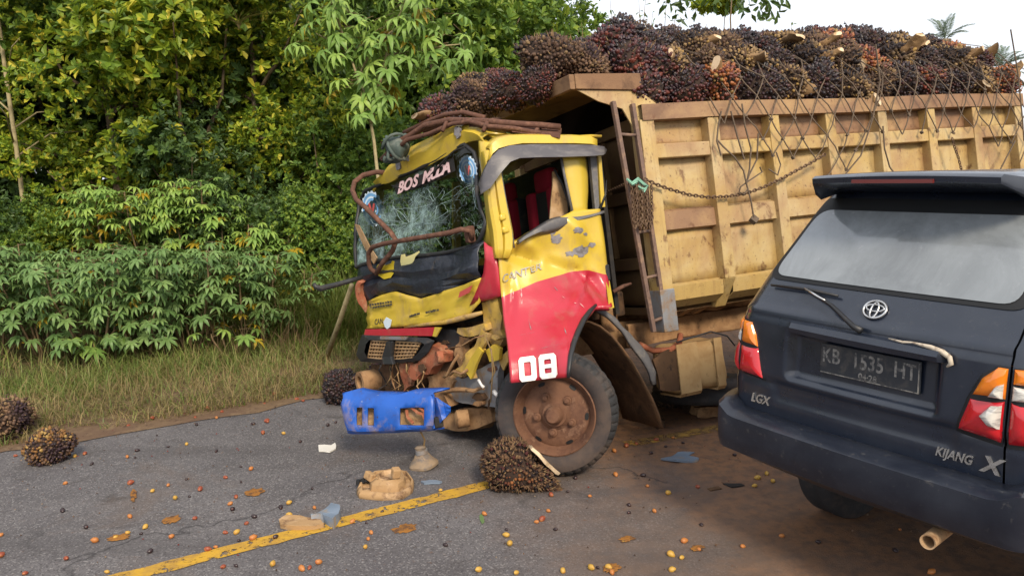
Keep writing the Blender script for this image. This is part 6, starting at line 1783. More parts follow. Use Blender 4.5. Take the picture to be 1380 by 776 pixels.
def place_words(x, y):
    if y < 556: return 'at the far road edge by the verge' if x < 520 else 'on the dirt behind the mud flap'
    if x > 800 and y < 640: return 'on the brown dirt beside the front wheel'
    if x > 960: return 'on the dusty asphalt near the SUV'
    if x > 640 and y < 700: return 'on the brown asphalt right of the spiny bunch'
    if x > 640: return 'in the right foreground of the near lane'
    ly = 776 - .257 * (x - 180)
    if abs(y - ly) < 12 and x > 150: return 'lying on or against the yellow line'
    if y > ly and x > 150: return 'in the near lane right of the yellow line'
    if x < 140: return 'on the grey asphalt close to the squat bunch'
    if x > 400: return 'on the grey asphalt before the blue bumper'
    if y < 640: return 'on the far half of the grey lane'
    return 'on the grey lane left of the yellow line'
PLC = {}
for q_ in sorted(LST): PLC.setdefault((q_[2], place_words(q_[0], q_[1])), []).append(q_)
for (x, y, c) in LST:
    o = bpy.data.objects.new('palm_fruit', FR[c, fr_r.randrange(3)]); COL.objects.link(o)
    p = gx(x, y + 2); s = fr_r.uniform(.55, 1.05) * (.8 if c == 'd' else 1)
    ac = p.dot(RN); zz = max(0.0, .012 * (1 - abs((ac - 4) / 2.6))) if ac < 6.6 else .02
    o.matrix_world = Matrix.Translation(p + V((0, 0, zz + .0135 * s))) @ Euler((fr_r.uniform(-.35, .35), fr_r.uniform(-.3, .3), fr_r.uniform(0, 6.3))).to_matrix().to_4x4() @ Matrix.Scale(s, 4)
    grp = PLC[c, place_words(x, y)]; nth = '' if len(grp) == 1 else f', {ORD[grp.index((x, y, c))]} from left'
    tag(o, f'loose {FC[c][0]} palm fruit ' + place_words(x, y) + nth, 'fruit', 'loose palm fruits scattered on the road')
# grit and fruit fibres scattered over the road
mb = MB(); gr = random.Random(3)
for k in range(2600):
    al, ac = gr.uniform(-3, 9), gr.choice((gr.uniform(.5, 6.5), gr.uniform(5.2, 6.9), gr.uniform(3, 5.4)))
    if gr.random() > (.35 if al < 1.5 and ac < 5.4 else 1): continue
    p = rd(al, ac, .012 + (0.004 if ac < 6.4 else .02)); s = gr.uniform(.002, .0065)
    a = gr.random() * 6
    mb.add([p + V((cos(a) * s, sin(a) * s, 0)), p + V((cos(a + 2) * s, sin(a + 2) * s, 0)), p + V((cos(a + 4) * s * 1.6, sin(a + 4) * s * 1.6, 0)), p + V((0, 0, s * 1.3))], [(0, 1, 3), (1, 2, 3), (2, 0, 3)])
m_grit = mat_fruit('grit', [((.06, .035, .022), .45), ((.16, .09, .05), .3), ((.30, .22, .15), .15), ((.20, .03, .02), .1)], None, .9, .2)
tag(mb.build('road_grit', m_grit), 'fine reddish grit and fruit crumbs strewn over the asphalt', 'grit', kind='stuff')

# ================================================================== VEGETATION
def mat_leaf(name, cols, trans=.35, rough=.45, per='island', spec=.35):
    t = NT(name)
    if per == 'island':
        r = t.n('ShaderNodeNewGeometry').outputs['Random Per Island']
    else:
        r = t.n('ShaderNodeObjectInfo').outputs['Random']
    cr = t.n('ShaderNodeValToRGB'); els = cr.color_ramp.elements
    while len(els) < len(cols): els.new(.5)
    for i, (e, c) in enumerate(zip(els, cols)):
        e.position = c[1]; e.color = tuple(c[0]) + (1,)
    t.l(r, cr.inputs[0])
    c = cr.outputs[0]
    v = t.coord((1, 1, 1), 'Object')
    c = t.mix(t.rng(t.noise(v, 1.3, 3, .6), .40, .66, 0, .45), c, tuple(q * .55 for q in cols[1][0]))
    p = t.principled(c, rough, 0, spec)
    tl = t.n('ShaderNodeBsdfTranslucent')
    gm = t.mix(.35, c, (.22, .26, .02)); t.l(gm, tl.inputs[0])
    mx = t.n('ShaderNodeMixShader'); mx.inputs[0].default_value = trans
    t.l(p, mx.inputs[1]); t.l(tl.outputs[0], mx.inputs[2])
    return t.done(mx.outputs[0])
ml_sun = mat_leaf('leaf_sunny', [((0.099, 0.176, 0.026), 0), ((0.165, 0.264, 0.030), .3), ((0.274, 0.363, 0.030), .6), ((0.440, 0.473, 0.035), .85), ((0.660, 0.550, 0.065), 1.0)])
ml_mid = mat_leaf('leaf_mid', [((0.078, 0.157, 0.036), 0), ((0.132, 0.232, 0.042), .4), ((0.210, 0.328, 0.047), .75), ((0.341, 0.419, 0.053), 1.0)])
ml_dark = mat_leaf('leaf_dark', [((0.041, 0.085, 0.028), 0), ((0.065, 0.121, 0.035), .5), ((0.112, 0.182, 0.045), 1.0)], .25)
ml_lime = mat_leaf('leaf_lime', [((0.238, 0.323, 0.031), 0), ((0.374, 0.459, 0.034), .5), ((0.510, 0.561, 0.051), 1.0)], .5)
ml_cas = mat_leaf('cassava_leaf', [((0.115, 0.214, 0.068), 0), ((0.161, 0.273, 0.085), .5), ((0.230, 0.354, 0.119), 1.0)], .25, .45, 'object')
ml_cast = mat_leaf('cassava_leaf_light', [((0.175, 0.308, 0.072), 0), ((0.260, 0.416, 0.094), .5), ((0.394, 0.539, 0.112), 1.0)], .35, .45, 'object')
ml_casy = mat_leaf('cassava_leaf_yellow', [((.42, .27, .015), 0), ((.50, .36, .03), .5), ((.34, .24, .03), 1.0)], .35, .5, 'object')
ml_gr = mat_leaf('grass_green', [((0.107, 0.164, 0.038), 0), ((0.164, 0.232, 0.049), .5), ((0.310, 0.329, 0.097), 1.0)], .3)
ml_dry = mat_leaf('grass_dry', [((0.127, 0.132, 0.040), 0), ((0.276, 0.218, 0.098), .35), ((0.414, 0.310, 0.149), .8), ((0.230, 0.149, 0.069), 1.0)], .3, .8)
ml_palm = mat_leaf('palm_leaf_hazed', [((.17, .24, .18), 0), ((.22, .30, .23), .5), ((.30, .36, .28), 1.0)], .3)  # green paled and greyed to paint haze into the fronds
m_bark = mat('bark', (.17, .125, .08), .9, 0, .1, [((.075, .055, .035), 8, .45, .65, (1, 1, .3)), ((.30, .26, .19), 14, .58, .72)], (30, .5))
m_stem = mat('cassava_stem', (.21, .15, .085), .85, 0, .1, [((.11, .07, .045), 12, .48, .66)], (30, .3))
m_palest = mat('pale_stem', (.36, .30, .17), .8, 0, .1, [((.22, .17, .10), 10, .5, .68)], (30, .3))
m_petiole = mat('petiole', (.16, .11, .055), .7)
vr = random.Random(101)
def leaf_quad(mb, c, d, up, L, W, fold=.25, mi=0):
    s = d.cross(up)
    if s.length < 1e-5: s = d.orthogonal()
    s.normalize(); n = s.cross(d).normalized()
    a = c; b = c + d * L * .45 + s * W + n * (W * fold); t = c + d * L - n * L * .12; e = c + d * L * .45 - s * W + n * (W * fold)
    if L > .2 or W > L * .5:
        mb.add([a, b, t, e], [(0, 1, 2), (0, 2, 3)], mi); return
    b1 = c + d * L * .30 + s * W * .72 + n * (W * fold * .7); b2 = c + d * L * .72 + s * W + n * (W * fold)
    e1 = c + d * L * .30 - s * W * .72 + n * (W * fold * .7); e2 = c + d * L * .72 - s * W + n * (W * fold)
    mb.add([a, b1, b2, t, e2, e1], [(0, 1, 2, 3), (0, 3, 4, 5)], mi)
def rnd_unit(r):
    z = r.uniform(-1, 1); a = r.uniform(0, 2 * pi); q = sqrt(1 - z * z)
    return V((q * cos(a), q * sin(a), z))
def crown_mesh(name, seed, rad, lobes, per, leaf, whorl, m, hang=0.0, hollow=.6):
    """leaf whorls on the outer shells of many lobes that fill an ellipsoid"""
    r = random.Random(seed); mb = MB()
    LB = []
    for k in range(lobes):
        d = rnd_unit(r); q = r.uniform(.30, .92)
        LB.append((V((d.x * rad[0], d.y * rad[1], d.z * rad[2])) * q, r.uniform(.22, .42)))
    for c, lr in LB:
        R = V((rad[0], rad[1], rad[2])) * lr
        for k in range(per):
            d = rnd_unit(r)
            if d.z < -.35 and r.random() < .6: continue
            q = r.uniform(hollow, 1.05)
            p = c + V((d.x * R.x, d.y * R.y, d.z * R.z * .85)) * q
            ax = (d + V((0, 0, .55 - hang)) + rnd_unit(r) * .45).normalized()
            t1 = ax.orthogonal().normalized(); t2 = ax.cross(t1); o = r.random() * 6
            nl = r.randint(whorl[0], whorl[1])
            for w in range(nl):
                a = o + 2 * pi * w / nl + r.uniform(-.3, .3)
                sp = r.uniform(.45, 1.1)
                dd = (ax * (1 - sp * .55) + (t1 * cos(a) + t2 * sin(a)) * sp + V((0, 0, -hang * .6))).normalized()
                leaf_quad(mb, p + ax * r.uniform(-.02, .05), dd, ax, leaf * r.uniform(.65, 1.2), leaf * r.uniform(.19, .28), .3)
    return mb.mesh(name, m, smooth=False), LB
CROWNS = [crown_mesh('crown', 1, (1.5, 1.4, 1.9), 28, 150, .080, (6, 9), ml_sun),
          crown_mesh('crown', 2, (1.6, 1.5, 1.7), 24, 100, .125, (5, 8), ml_sun),
          crown_mesh('crown', 3, (1.5, 1.5, 2.2), 30, 120, .085, (5, 8), ml_mid),
          crown_mesh('crown', 4, (1.8, 1.7, 2.3), 40, 70, .115, (5, 8), ml_dark, .2),
          crown_mesh('crown', 5, (1.2, 1.2, 1.7), 26, 26, .11, (7, 11), ml_mid, .25),
          crown_mesh('crown', 6, (1.7, 1.6, 1.6), 34, 66, .125, (5, 8), ml_mid),
          crown_mesh('crown', 7, (1.1, 1.0, .8), 14, 24, .24, (6, 9), ml_lime, .3)]
def trunk_mesh(name, seed, H, r0, lobes, cz, lean=.15, m=None, nb=9):
    r = random.Random(seed); mb = MB()
    top = V((r.uniform(-lean, lean), r.uniform(-lean, lean), H))
    pts = [V((top.x * u + .05 * sin(u * 5 + seed), top.y * u + .04 * sin(u * 7 + seed), H * u)) for u in np.linspace(0, 1, 8)]
    mb.tube(pts, [r0 * (1.25 - 1.0 * u) if u > 0 else r0 * 1.6 for u in np.linspace(0, 1, 8)], 8)
    for c, lr in lobes[:nb]:
        e = V((c.x, c.y, cz + c.z)); st = pts[3 + r.randrange(3)]
        if e.z < st.z: st = pts[2]
        mid = st.lerp(e, .5) + V((0, 0, -.1)) + rnd_unit(r) * .12
        mb.tube([st, st.lerp(mid, .6) + V((0, 0, .05)), mid, e], [r0 * .42, r0 * .34, r0 * .25, r0 * .08], 5)
    return mb.mesh('trunk', m or m_bark, smooth=True)
TRUNKS = {}
def ground_at(px_, D):
    p = at(px_, 244, D); al, ac = p.dot(RD), p.dot(RN)
    return V((p.x, p.y, gh(al, ac)))
def tree(px_, D, ci, cz, sc, label, name='broadleaf_tree', group='trees on the bank behind the truck', rot=None, thin=1.0, zs=1.0):
    root = empty(name); p = ground_at(px_, D)
    root.location = p; root.rotation_euler = (0, 0, vr.uniform(0, 6.28) if rot is None else rot); root.scale = (sc * thin, sc * thin, sc * zs)
    tag(root, label, 'tree', group)
    me, LB = CROWNS[ci]
    c = obj('crown', me, root); c.location = (0, 0, cz / sc / zs)
    key = (ci, round(cz / sc / zs, 1))
    if key not in TRUNKS: TRUNKS[key] = trunk_mesh('trunk', ci + 3, cz / sc / zs + .5, .085, LB, cz / sc / zs)
    obj('trunk', TRUNKS[key], root)
    return root
T = [  # px, dist, crown, crown centre height, scale, label
    (150, 10.6, 0, 3.2, 1.05, 'sunlit yellow green tree above the left end of the cassava hedge'),
    (262, 11.0, 1, 3.4, 1.15, 'broad sunlit yellow green tree left of centre behind the tall cassava'),
    (352, 11.2, 0, 3.5, 1.10, 'yellow tipped glossy tree right beside the pale tall cassava'),
    (60, 12.2, 2, 3.3, 1.25, 'mid green tree in the upper left behind the slender trunk'),
    (205, 13.0, 1, 4.6, 1.3, 'tall sunlit tree rising behind the two yellow green ones'),
    (-60, 11.4, 3, 3.0, 1.2, 'dark green tree cut by the left edge of the view'),
    (430, 12.4, 3, 3.2, 1.15, 'dark leaved tree in the shade behind the tall cassava'),
    (520, 12.8, 2, 3.0, 1.2, 'mid green tree behind the tall pale cassava crown'),
    (610, 12.6, 5, 3.4, 1.15, 'dense green tree above the cab roof, right of the cassava crown'),
    (645, 13.2, 5, 3.75, 1.05, 'large leaved tree behind the shaggy front fruit bunch'),
    (725, 13.6, 5, 3.5, .85, 'large leaved tree whose top meets the white sky'),
    (690, 15.0, 3, 3.2, 1.1, 'dark tree standing between the two large leaved trees'),
    (840, 14.5, 1, 2.8, .9, 'low yellow green tree peeping over the front of the load'),
    (1000, 15.0, 2, 2.2, 1.0, 'low green tree hidden behind the middle of the load'),
    (-200, 11.0, 0, 3.0, 1.2, 'yellow green tree left of the view'),
    (300, 14.6, 3, 3.0, 1.5, 'dark tree deep in the thicket behind the yellow green trees'),
    (110, 14.8, 3, 3.2, 1.5, 'dark tree deep in the thicket at the left'),
    (480, 15.4, 3, 3.4, 1.5, 'dark tree deep in the thicket behind the cab'),
    (0, 15.0, 2, 4.4, 1.6, 'tall mid green tree deep at the left edge'),
    (390, 14.4, 2, 5.0, 1.5, 'tall mid green tree over the dark gap near the cassava'),
    (600, 15.6, 2, 4.4, 1.45, 'tall mid green tree deep behind the cab roof')]
for a in T: tree(*a)
# far-off wood closing the view between the trunks
mb = MB(); fr_ = random.Random(15)
for k in range(5200):
    al = fr_.uniform(-16, 13); ac = fr_.uniform(15, 21)
    hmax = 7.5 if al < 4.5 else max(2.2, 7.5 - (al - 4.5) * 1.3)
    p = rd(al, ac, gh(al, ac) + fr_.uniform(0, hmax))
    for w in range(3):
        dd = rnd_unit(fr_); leaf_quad(mb, p, dd, rnd_unit(fr_), fr_.uniform(.25, .5), fr_.uniform(.08, .14))
tag(mb.build('far_wood', ml_dark), 'dark far-off wood closing the view behind the roadside trees', 'wood', kind='stuff')
# slender pale trunk at the far left with thin crown
root = empty('slender_tree', loc=ground_at(24, 9.9)); tag(root, 'slender pale trunked tree standing at the far left of the thicket', 'tree')
mb = MB(); mb.tube([V((.03 * sin(u * 6), .02 * sin(u * 9), 6.2 * u)) for u in np.linspace(0, 1, 14)], [.036 - .022 * u for u in np.linspace(0, 1, 14)], 7)
for k in range(12):
    z = vr.uniform(1.8, 5.8); a = vr.uniform(0, 6.28); L = vr.uniform(.5, 1.1)
    mb.tube([V((0, 0, z)), V((cos(a) * L * .5, sin(a) * L * .5, z + L * .35)), V((cos(a) * L, sin(a) * L, z + L * .4))], [.014, .010, .004], 4)
mb.build('trunk', m_palest, root, smooth=True)
c = obj('crown', CROWNS[4][0], root); c.location = (0, 0, 4.6); c.scale = (1.0, 1.0, 1.0)
# bushes filling the foot of the thicket
B = [(20, 9.6, 2, .65, .55, 'green bush at the foot of the slender trunk'), (-70, 9.2, 3, .6, .55, 'dark bush at the left edge behind the cassava hedge'), (95, 10.2, 0, .75, .55, 'yellow green bush above the left part of the hedge'),
     (335, 9.9, 3, .7, .55, 'dark bush right of the tall feathery cassava'), (400, 9.7, 2, .75, .55, 'tangled green bush left of the pole'), (455, 9.6, 4, .7, .60, 'small leaved bush beside the leaning pole'),
     (500, 9.9, 2, .85, .6, 'green bush behind the smashed windscreen'), (560, 10.4, 3, .9, .6, 'dark bush behind the cab'), (430, 10.6, 4, 1.5, .75, 'climbing small leaved shrub in the dark gap'), (270, 10.4, 3, 1.3, .7, 'dark shrub above the feathery cassava'),
     (500, 10.6, 4, 1.9, .75, 'light green shrub behind the cassava stem'), (660, 11.2, 3, 1.3, .8, 'dark shrub behind the cab and load box'), (820, 12.0, 3, 1.2, .8, 'dark shrub behind the load box')]
for px_, D, ci, cz, sc, lb in B: 
    o = tree(px_, D, ci, cz, sc, lb, 'bush', 'bushes at the foot of the thicket'); o['category'] = 'bush'
# ------------------------------------------------------------------ cassava
def palmate(name, seed, L, n, droop, m):
    r = random.Random(seed); mb = MB()
    for k in range(n):
        a = radians(-125 + 250 * k / (n - 1)) + r.uniform(-.08, .08)
        l = L * (1 - .32 * abs(a) / radians(125)) * r.uniform(.92, 1.06); w = l * .15
        d = V((cos(a), sin(a), 0)); s = V((-sin(a), cos(a), 0))
        pr = [(0, .012, 0), (.30, w * .75, .03), (.58, w, .0), (.82, w * .62, -.10), (1.0, 0, -.22)]
        vs = []; 
        for u, ww, z in pr:
            c = d * (l * u) + V((0, 0, l * (z * droop * 1.6 - .0)))
            vs += [c + s * ww + V((0, 0, ww * .35)), c, c - s * ww + V((0, 0, ww * .35))]
        fs = []
        for i in range(4):
            fs += [(3 * i, 3 * i + 1, 3 * i + 4, 3 * i + 3), (3 * i + 1, 3 * i + 2, 3 * i + 5, 3 * i + 4)]
        mb.add(vs, fs)
    P = L * 1.05
    mb.tube([V((-P, 0, -P * .30)), V((-P * .5, 0, -P * .05)), V((0, 0, 0))], [.0035, .003, .0025], 3, 1)
    return mb.mesh(name, [m, m_petiole], smooth=True)
PAL = {k: [palmate('leaf', s, L, n, dr, m) for s, (L, n, dr) in enumerate(((.15, 7, 1.0), (.14, 7, 1.6), (.16, 7, .5), (.13, 5, 1.2)))] for k, m in (('c', ml_cas), ('l', ml_cast), ('y', ml_casy))}
def cassava(px_, D, H, spread, nst, nl, label, kind='c', leaf=1.0, yellow=.03, low=.35, group='cassava plants along the verge', stem_m=None, flat=.55, name='cassava_plant', seed=0):
    r = random.Random(seed + int(px_ * 7 + D * 100))
    root = empty(name); p = ground_at(px_, D); root.location = p
    tag(root, label, 'plant', group)
    stems = []
    for k in range(nst):
        a = 2 * pi * k / nst + r.uniform(-.5, .5); q = spread * r.uniform(.35, .95); b = spread * .25
        h = H * r.uniform(.80, 1.0)
        pts = [V((cos(a) * b * .4, sin(a) * b * .4, -.05)), V((cos(a) * (b + q * .25), sin(a) * (b + q * .25), h * .4)), V((cos(a) * (b + q * .6), sin(a) * (b + q * .6), h * .75)), V((cos(a) * q, sin(a) * q, h))]
        mb = MB(); mb.tube(pts, [.014, .012, .010, .005], 5); mb.build('stem', stem_m or m_stem, root, smooth=True)
        stems.append(pts)
    for k in range(nl):
        st = stems[k % nst]
        u = low + (1 - low) * r.random() ** .7
        s = u * 3; i = min(2, int(s)); c = st[i].lerp(st[i + 1], s - i)
        a = r.uniform(0, 2 * pi); rad_ = leaf * r.uniform(.10, .30)
        out = V((cos(a), sin(a), 0))
        # leaves turn a little outwards from the plant's middle
        oc = V((c.x, c.y, 0)); 
        if oc.length > .02: out = (out + oc.normalized() * .7).normalized()
        tilt = r.uniform(-.60, .12) - (.30 if u < .6 else 0)
        pos = c + out * rad_ + V((0, 0, leaf * r.uniform(-.02, .08)))
        x = (out + V((0, 0, tilt))).normalized(); y = V((0, 0, 1)).cross(x).normalized(); y = (y + V((0, 0, r.uniform(-.3, .3)))).normalized(); z = x.cross(y).normalized(); y = z.cross(x)
        sc = leaf * r.uniform(.75, 1.2)
        yl = r.random() < yellow * (1.8 if u < .7 else .5)
        o = obj('leaf', PAL['y' if yl else kind][r.randrange(4)], root)
        if yl: o['label'] = 'yellowed leaf'
        o.matrix_local = Matrix(((x.x * sc, y.x * sc, z.x * sc, pos.x), (x.y * sc, y.y * sc, z.y * sc, pos.y), (x.z * sc, y.z * sc, z.z * sc, pos.z), (0, 0, 0, 1)))
    return root
for px_, D, H, sp, ns, nl, lb in (
        (-30, 8.3, 1.15, .55, 6, 110, 'cassava plant at the left edge of the verge hedge'),
        (38, 8.3, 1.17, .55, 6, 130, 'grey green cassava plant second from the left in the front hedge'),
        (108, 8.1, 1.18, .58, 6, 140, 'bushy grey green cassava plant above the small seedling'),
        (178, 8.3, 1.15, .55, 6, 130, 'cassava plant in the middle of the front hedge, bare stems below'),
        (245, 8.5, 1.12, .55, 6, 120, 'cassava plant right of the middle in the front hedge'),
        (312, 8.8, 1.02, .5, 5, 90, 'cassava plant at the right end of the front hedge'),
        (372, 9.0, .88, .42, 5, 60, 'low cassava plant among the tall grass')):
    cassava(px_, D - .30, H + .10, sp, ns, int(nl * 2.2), lb, 'c', .84, .02, .16)
for px_, D, H, sp, ns, nl, lb in (
        (140, 9.5, 1.72, .45, 5, 90, 'taller feathery cassava at the left of the second row'),
        (205, 9.5, 1.90, .55, 6, 130, 'tallest feathery cassava of the second row, yellow leaves at its foot'),
        (265, 9.6, 1.78, .50, 5, 100, 'feathery cassava at the right of the second row'),
        (318, 9.5, 1.42, .45, 5, 80, 'cassava with yellowing leaves between hedge and grass'),
        (375, 9.5, 1.30, .42, 5, 70, 'light green cassava beside the tall grass')):
    cassava(px_, D, H + .05, sp, ns, int(nl * 2.6), lb, 'l', .84, .09, .42)
cassava(96, 7.75, .34, .16, 3, 22, 'small cassava seedling in the dry grass at the left', 'l', .95, .06, .5)
cassava(292, 8.1, .30, .22, 3, 14, 'small cassava seedling with one yellow leaf at the grass edge', 'l', .9, .25, .5)
# the tall pale-stemmed cassava tree
root = empty('tall_cassava', loc=ground_at(512, 9.0)); tag(root, 'tall cassava tree with pale forked stem and drooping palmate leaves left of the cab', 'tree')
tr_ = random.Random(5)
def stem(pts, r0, r1): 
    mb = MB(); n = len(pts); mb.tube(pts, [r0 + (r1 - r0) * i / (n - 1) for i in range(n)], 7); mb.build('stem', m_palest, root, smooth=True)
b0 = root.location
def tl(x, y, D=9.0): return at(x, y, D) - b0
main = [V((0, 0, -.05)), tl(514, 320), tl(510, 245), tl(504, 190), tl(500, 168), tl(494, 130), tl(482, 105), tl(470, 70), tl(458, 35), tl(450, 5)]
stem(main, .024, .010)
br = [[tl(500, 168), tl(508, 135, 8.95), tl(513, 110, 8.9), tl(520, 75, 8.8), tl(530, 40, 8.7), tl(545, 5, 8.65)],
      [tl(482, 105), tl(500, 70, 8.9), tl(525, 45, 8.8), tl(560, 20, 8.7), tl(590, 12, 8.65)],
      [tl(470, 70), tl(445, 55, 9.1), tl(425, 45, 9.2)], [tl(520, 75, 8.8), tl(560, 70, 8.9), tl(600, 62, 8.8), tl(620, 60, 8.75)], [tl(458, 35), tl(440, -20, 9.0), tl(430, -60, 9.0)], [tl(545, 5, 8.65), tl(560, -30, 8.6), tl(580, -60, 8.6)]]
for b in br: stem(b, .016, .006)
tips = []
for b in [main[5:]] + br:
    for k in range(1, len(b)):
        for u in (0.0, .5): tips.append(b[k - 1].lerp(b[k], .5 + u))
for k in range(240):
    c = tips[tr_.randrange(len(tips))] if k > 40 else tips[(k * 2) % len(tips)]
    a = tr_.uniform(0, 2 * pi); out = V((cos(a), sin(a), 0))
    pos = c + out * tr_.uniform(.10, .36) + V((0, 0, tr_.uniform(-.24, .12)))
    x = (out + V((0, 0, tr_.uniform(-1.3, -.35)))).normalized(); y = V((0, 0, 1)).cross(x).normalized(); z = x.cross(y).normalized()
    sc = tr_.uniform(1.05, 1.55); yl = tr_.random() < .03
    o = obj('leaf', PAL['y' if yl else 'l'][(1, 0, 1, 3)[tr_.randrange(4)]], root)
    if yl: o['label'] = 'yellowed leaf'
    o.matrix_local = Matrix(((x.x * sc, y.x * sc, z.x * sc, pos.x), (x.y * sc, y.y * sc, z.y * sc, pos.y), (x.z * sc, y.z * sc, z.z * sc, pos.z), (0, 0, 0, 1)))
# ------------------------------------------------------------------ grass
def blade(mb, p, h, w, a, bend, r, mi=0, segs=3):
    d = V((cos(a), sin(a), 0)); s = V((-sin(a), cos(a), 0)) * w
    pts = []
    for k in range(segs + 1):
        u = k / segs
        c = p + d * (bend * u * u * h) + V((0, 0, h * (u - .35 * bend * u * u)))
        pts.append((c, 1 - u * .9))
    vs = []
    for c, q in pts: vs += [c - s * q, c + s * q]
    mb.add(vs, [(2 * k, 2 * k + 1, 2 * k + 3, 2 * k + 2) for k in range(segs)], mi)
mb = MB(); g_ = random.Random(12)
for k in range(38000):
    al = g_.uniform(-4.5, 9.5); ac = 6.60 + 2.1 * g_.random() ** 1.35
    den = mnoise.noise(V((al * .9, ac * 1.3, 4)))
    if den < -.5 + (.42 if ac < 6.75 else 0): continue
    p = rd(al, ac, gh(al, ac) + (.01 if ac > 7.6 else .02))
    h = g_.uniform(.06, .24) * (1 + .7 * max(0, den)) * (.7 if ac < 6.85 else 1.15)
    gz = sstep(ac, 7.4, 8.4)
    blade(mb, p, h, .0045, g_.uniform(0, 6.28), g_.uniform(.4, 1.5), g_, 1 if g_.random() < .25 + .55 * gz else 0, 2)
tag(mb.build('dry_grass', [ml_dry, ml_gr]), 'short straw coloured grass along the road verge', 'grass', kind='stuff')
mb = MB()
for k in range(620):       # tall arching grass tufts
    px_ = g_.choice((g_.uniform(230, 490), g_.uniform(300, 480), g_.uniform(-60, 700)))
    D = g_.uniform(8.5, 9.8) if px_ > 200 else g_.uniform(8.8, 10.5)
    c = ground_at(px_, D)
    for w in range(18):
        p = c + V((g_.uniform(-.08, .08), g_.uniform(-.08, .08), 0))
        blade(mb, p, g_.uniform(.45, 1.15), .0065, g_.uniform(0, 6.28), g_.uniform(.3, 1.3), g_, 0 if g_.random() > .13 else 1, 4)
for k in range(900):       # low weeds between the stems
    al = g_.uniform(-4.5, 9); ac = g_.uniform(7.7, 9.6); c = rd(al, ac, gh(al, ac))
    for w in range(7): blade(mb, c + V((g_.uniform(-.05, .05), g_.uniform(-.05, .05), 0)), g_.uniform(.12, .38), .006, g_.uniform(0, 6.28), g_.uniform(.3, 1.4), g_, 0 if g_.random() > .3 else 1, 3)
tag(mb.build('tall_grass', [ml_gr, ml_dry]), 'tall arching green grass and weeds between hedge and truck', 'grass', kind='stuff')
# brown dead stalks under the hedge
mb = MB()
for k in range(700):
    px_ = g_.uniform(-40, 420); D = g_.uniform(7.9, 8.9); p = ground_at(px_, D); a = g_.uniform(0, 6.28); h = g_.uniform(.15, .6); q = g_.uniform(.02, .25)
    mb.tube([p, p + V((cos(a) * q * .3, sin(a) * q * .3, h * .6)), p + V((cos(a) * q, sin(a) * q, h))], [.004, .003, .0015], 3, cap=False)
tag(mb.build('dead_stalks', m_petiole), 'thin brown dead stalks under the cassava hedge', 'stalks', kind='stuff')
# leaning pole by the mirror arm
pb = ground_at(424, 7.9); pt = at(474, 384, 7.0)
mb = MB(); mb.tube([pb, pb.lerp(pt, .5) + V((.01, 0, .01)), pt], [.030, .027, .022], 8); o_ = mb.build('wooden_pole', m_palest, smooth=True); tag(o_, 'weathered wooden pole leaning against the far front corner of the cab', 'pole')
# ------------------------------------------------------------------ things against the sky
root = empty('lime_tree', loc=ground_at(968, 13.0)); tag(root, 'lime green big leaved tree top showing over the middle of the load', 'tree')
me, LB = CROWNS[6]
c = obj('crown', me, root); c.location = (0, 0, 4.68); c.scale = (.50, .50, .40)
obj('trunk', trunk_mesh('trunk', 9, 4.45, .022, [], 4.35, .05), root)
root = empty('forked_tree', loc=ground_at(985, 12.0)); tag(root, 'dark leaved twigs of a thin tree hanging into the sky at the top', 'tree')
mb = MB(); lv = MB(); q_ = random.Random(4)
mb.tube([V((0, 0, -.1)), V((.05, 0, 2.5)), V((-.05, .05, 4.2)), V((.0, 0.02, 5.6))], [.018, .014, .011, .008], 7)
for (x, y) in ((905, -5), (925, 12), (1010, 6), (1035, 14), (990, -6), (1045, 2), (960, -10)):
    e = at(x, y, 12.0) - root.location; st = V((.0, .02, 5.3))
    mb.tube([st, st.lerp(e, .5) + V((0, 0, .25)), e], [.02, .012, .004], 5)
    for k in range(16):
        dd = (rnd_unit(q_) + V((0, 0, -.8))).normalized(); leaf_quad(lv, e + rnd_unit(q_) * .16, dd, rnd_unit(q_), q_.uniform(.14, .22), .035)
mb.build('trunk', m_bark, root, smooth=True); lv.build('crown', ml_dark, root)
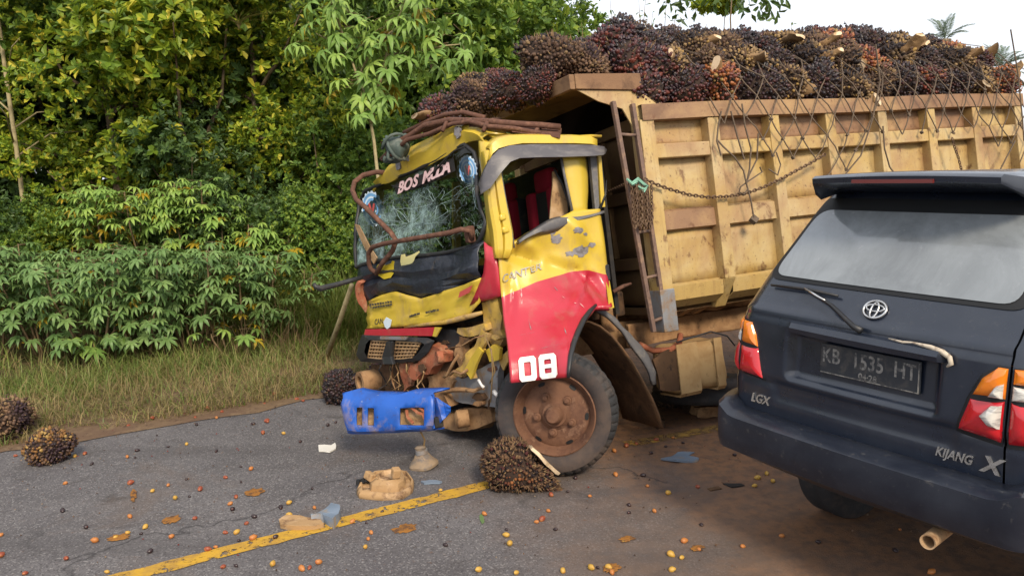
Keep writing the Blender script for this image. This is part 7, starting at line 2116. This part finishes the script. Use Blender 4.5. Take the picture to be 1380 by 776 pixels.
for k, (px_, lb) in enumerate(((815, 'bare twiggy sapling left of the heap crest'), (848, 'bare twiggy sapling right over the front of the heap'), (880, 'sparse leafy sapling in front of the white sky'), (1080, 'tiny twig top over the middle of the heap'))):
    D = 12.4 + k * .2; root = empty('bare_sapling', loc=ground_at(px_, D)); tag(root, lb, 'tree', 'bare saplings behind the load')
    mb = MB(); lv = MB(); q_ = random.Random(60 + k)
    for j in range(7):
        a = q_.uniform(0, 6.28); s = q_.uniform(.15, .45); h = q_.uniform(4.0, 4.75) - (.35 if k == 3 else 0)
        pts = [V((0, 0, -.1)), V((cos(a) * s * .3, sin(a) * s * .3, h * .5)), V((cos(a) * s * .8, sin(a) * s * .8, h * .85)), V((cos(a) * s, sin(a) * s, h))]
        mb.tube(pts, [.016, .011, .007, .003], 4)
        for w in range(9):
            p = pts[2].lerp(pts[3], q_.random()); leaf_quad(lv, p, rnd_unit(q_), V((0, 0, 1)), q_.uniform(.06, .12), .016)
    mb.build('trunk', m_stem, root, smooth=True); lv.build('crown', ml_mid, root)
def frond_mesh(seed, L=1.9):
    r = random.Random(seed); mb = MB()
    pts = [V((L * u, 0, L * (.42 * u - .62 * u * u))) for u in np.linspace(0, 1, 9)]
    mb.tube(pts, [.028 - .023 * u for u in np.linspace(0, 1, 9)], 5)
    for k in range(34):
        u = .14 + .86 * k / 33; s = u * 8; i = min(7, int(s)); c = pts[i].lerp(pts[i + 1], s - i)
        l = .50 * (1 - .75 * abs(u - .45) ** 1.3 * 1.6)
        for sg in (1, -1):
            d = V((.62, sg * .95, r.uniform(-.25, .22))).normalized(); leaf_quad(mb, c, d, V((0, 0, 1)), max(.12, l), .017, .2)
    return mb.mesh('frond', ml_palm)
FRD = [frond_mesh(k) for k in range(3)]
for px_, py_, D, n, lb in ((1336, 66, 20, 11, 'palm top peeping over the right end of the load'), (1262, 28, 22, 8, 'small palm tip behind the orange bunches at the upper right'), (1392, 95, 17, 12, 'palm cut by the right edge of the view beside the load')):
    p = ground_at(px_, D); tp_ = at(px_, py_ + 30, D)
    root = empty('oil_palm', loc=p); tag(root, lb, 'palm', 'oil palms beyond the truck')
    H = tp_.z - p.z
    mb = MB(); mb.tube([V((0, 0, -.1)), V((.02, 0, H * .5)), V((0, 0, H))], [.22, .18, .16], 10); mb.build('trunk', m_bark, root, smooth=True)
    for k in range(n):
        o = obj('frond', FRD[k % 3], root); o.location = (0, 0, H - .05); o.rotation_euler = (0, -radians(vr.uniform(25, 75)), 2 * pi * k / n + vr.uniform(-.3, .3)); o.scale = (.40,) * 3
# rosette of dry grass hanging in the trees
root = empty('dry_tuft', loc=at(322, 40, 10.0)); tag(root, 'tuft of dry bleached bracken caught high in the yellow tipped tree', 'plant')
mb = MB()
for k in range(26): 
    a = vr.uniform(2.2, 6.6); blade(mb, V((0, 0, 0)), vr.uniform(.3, .65), .007, a, vr.uniform(1.2, 2.6), vr, 0, 5)
mb.build('leaves', ml_dry, root)
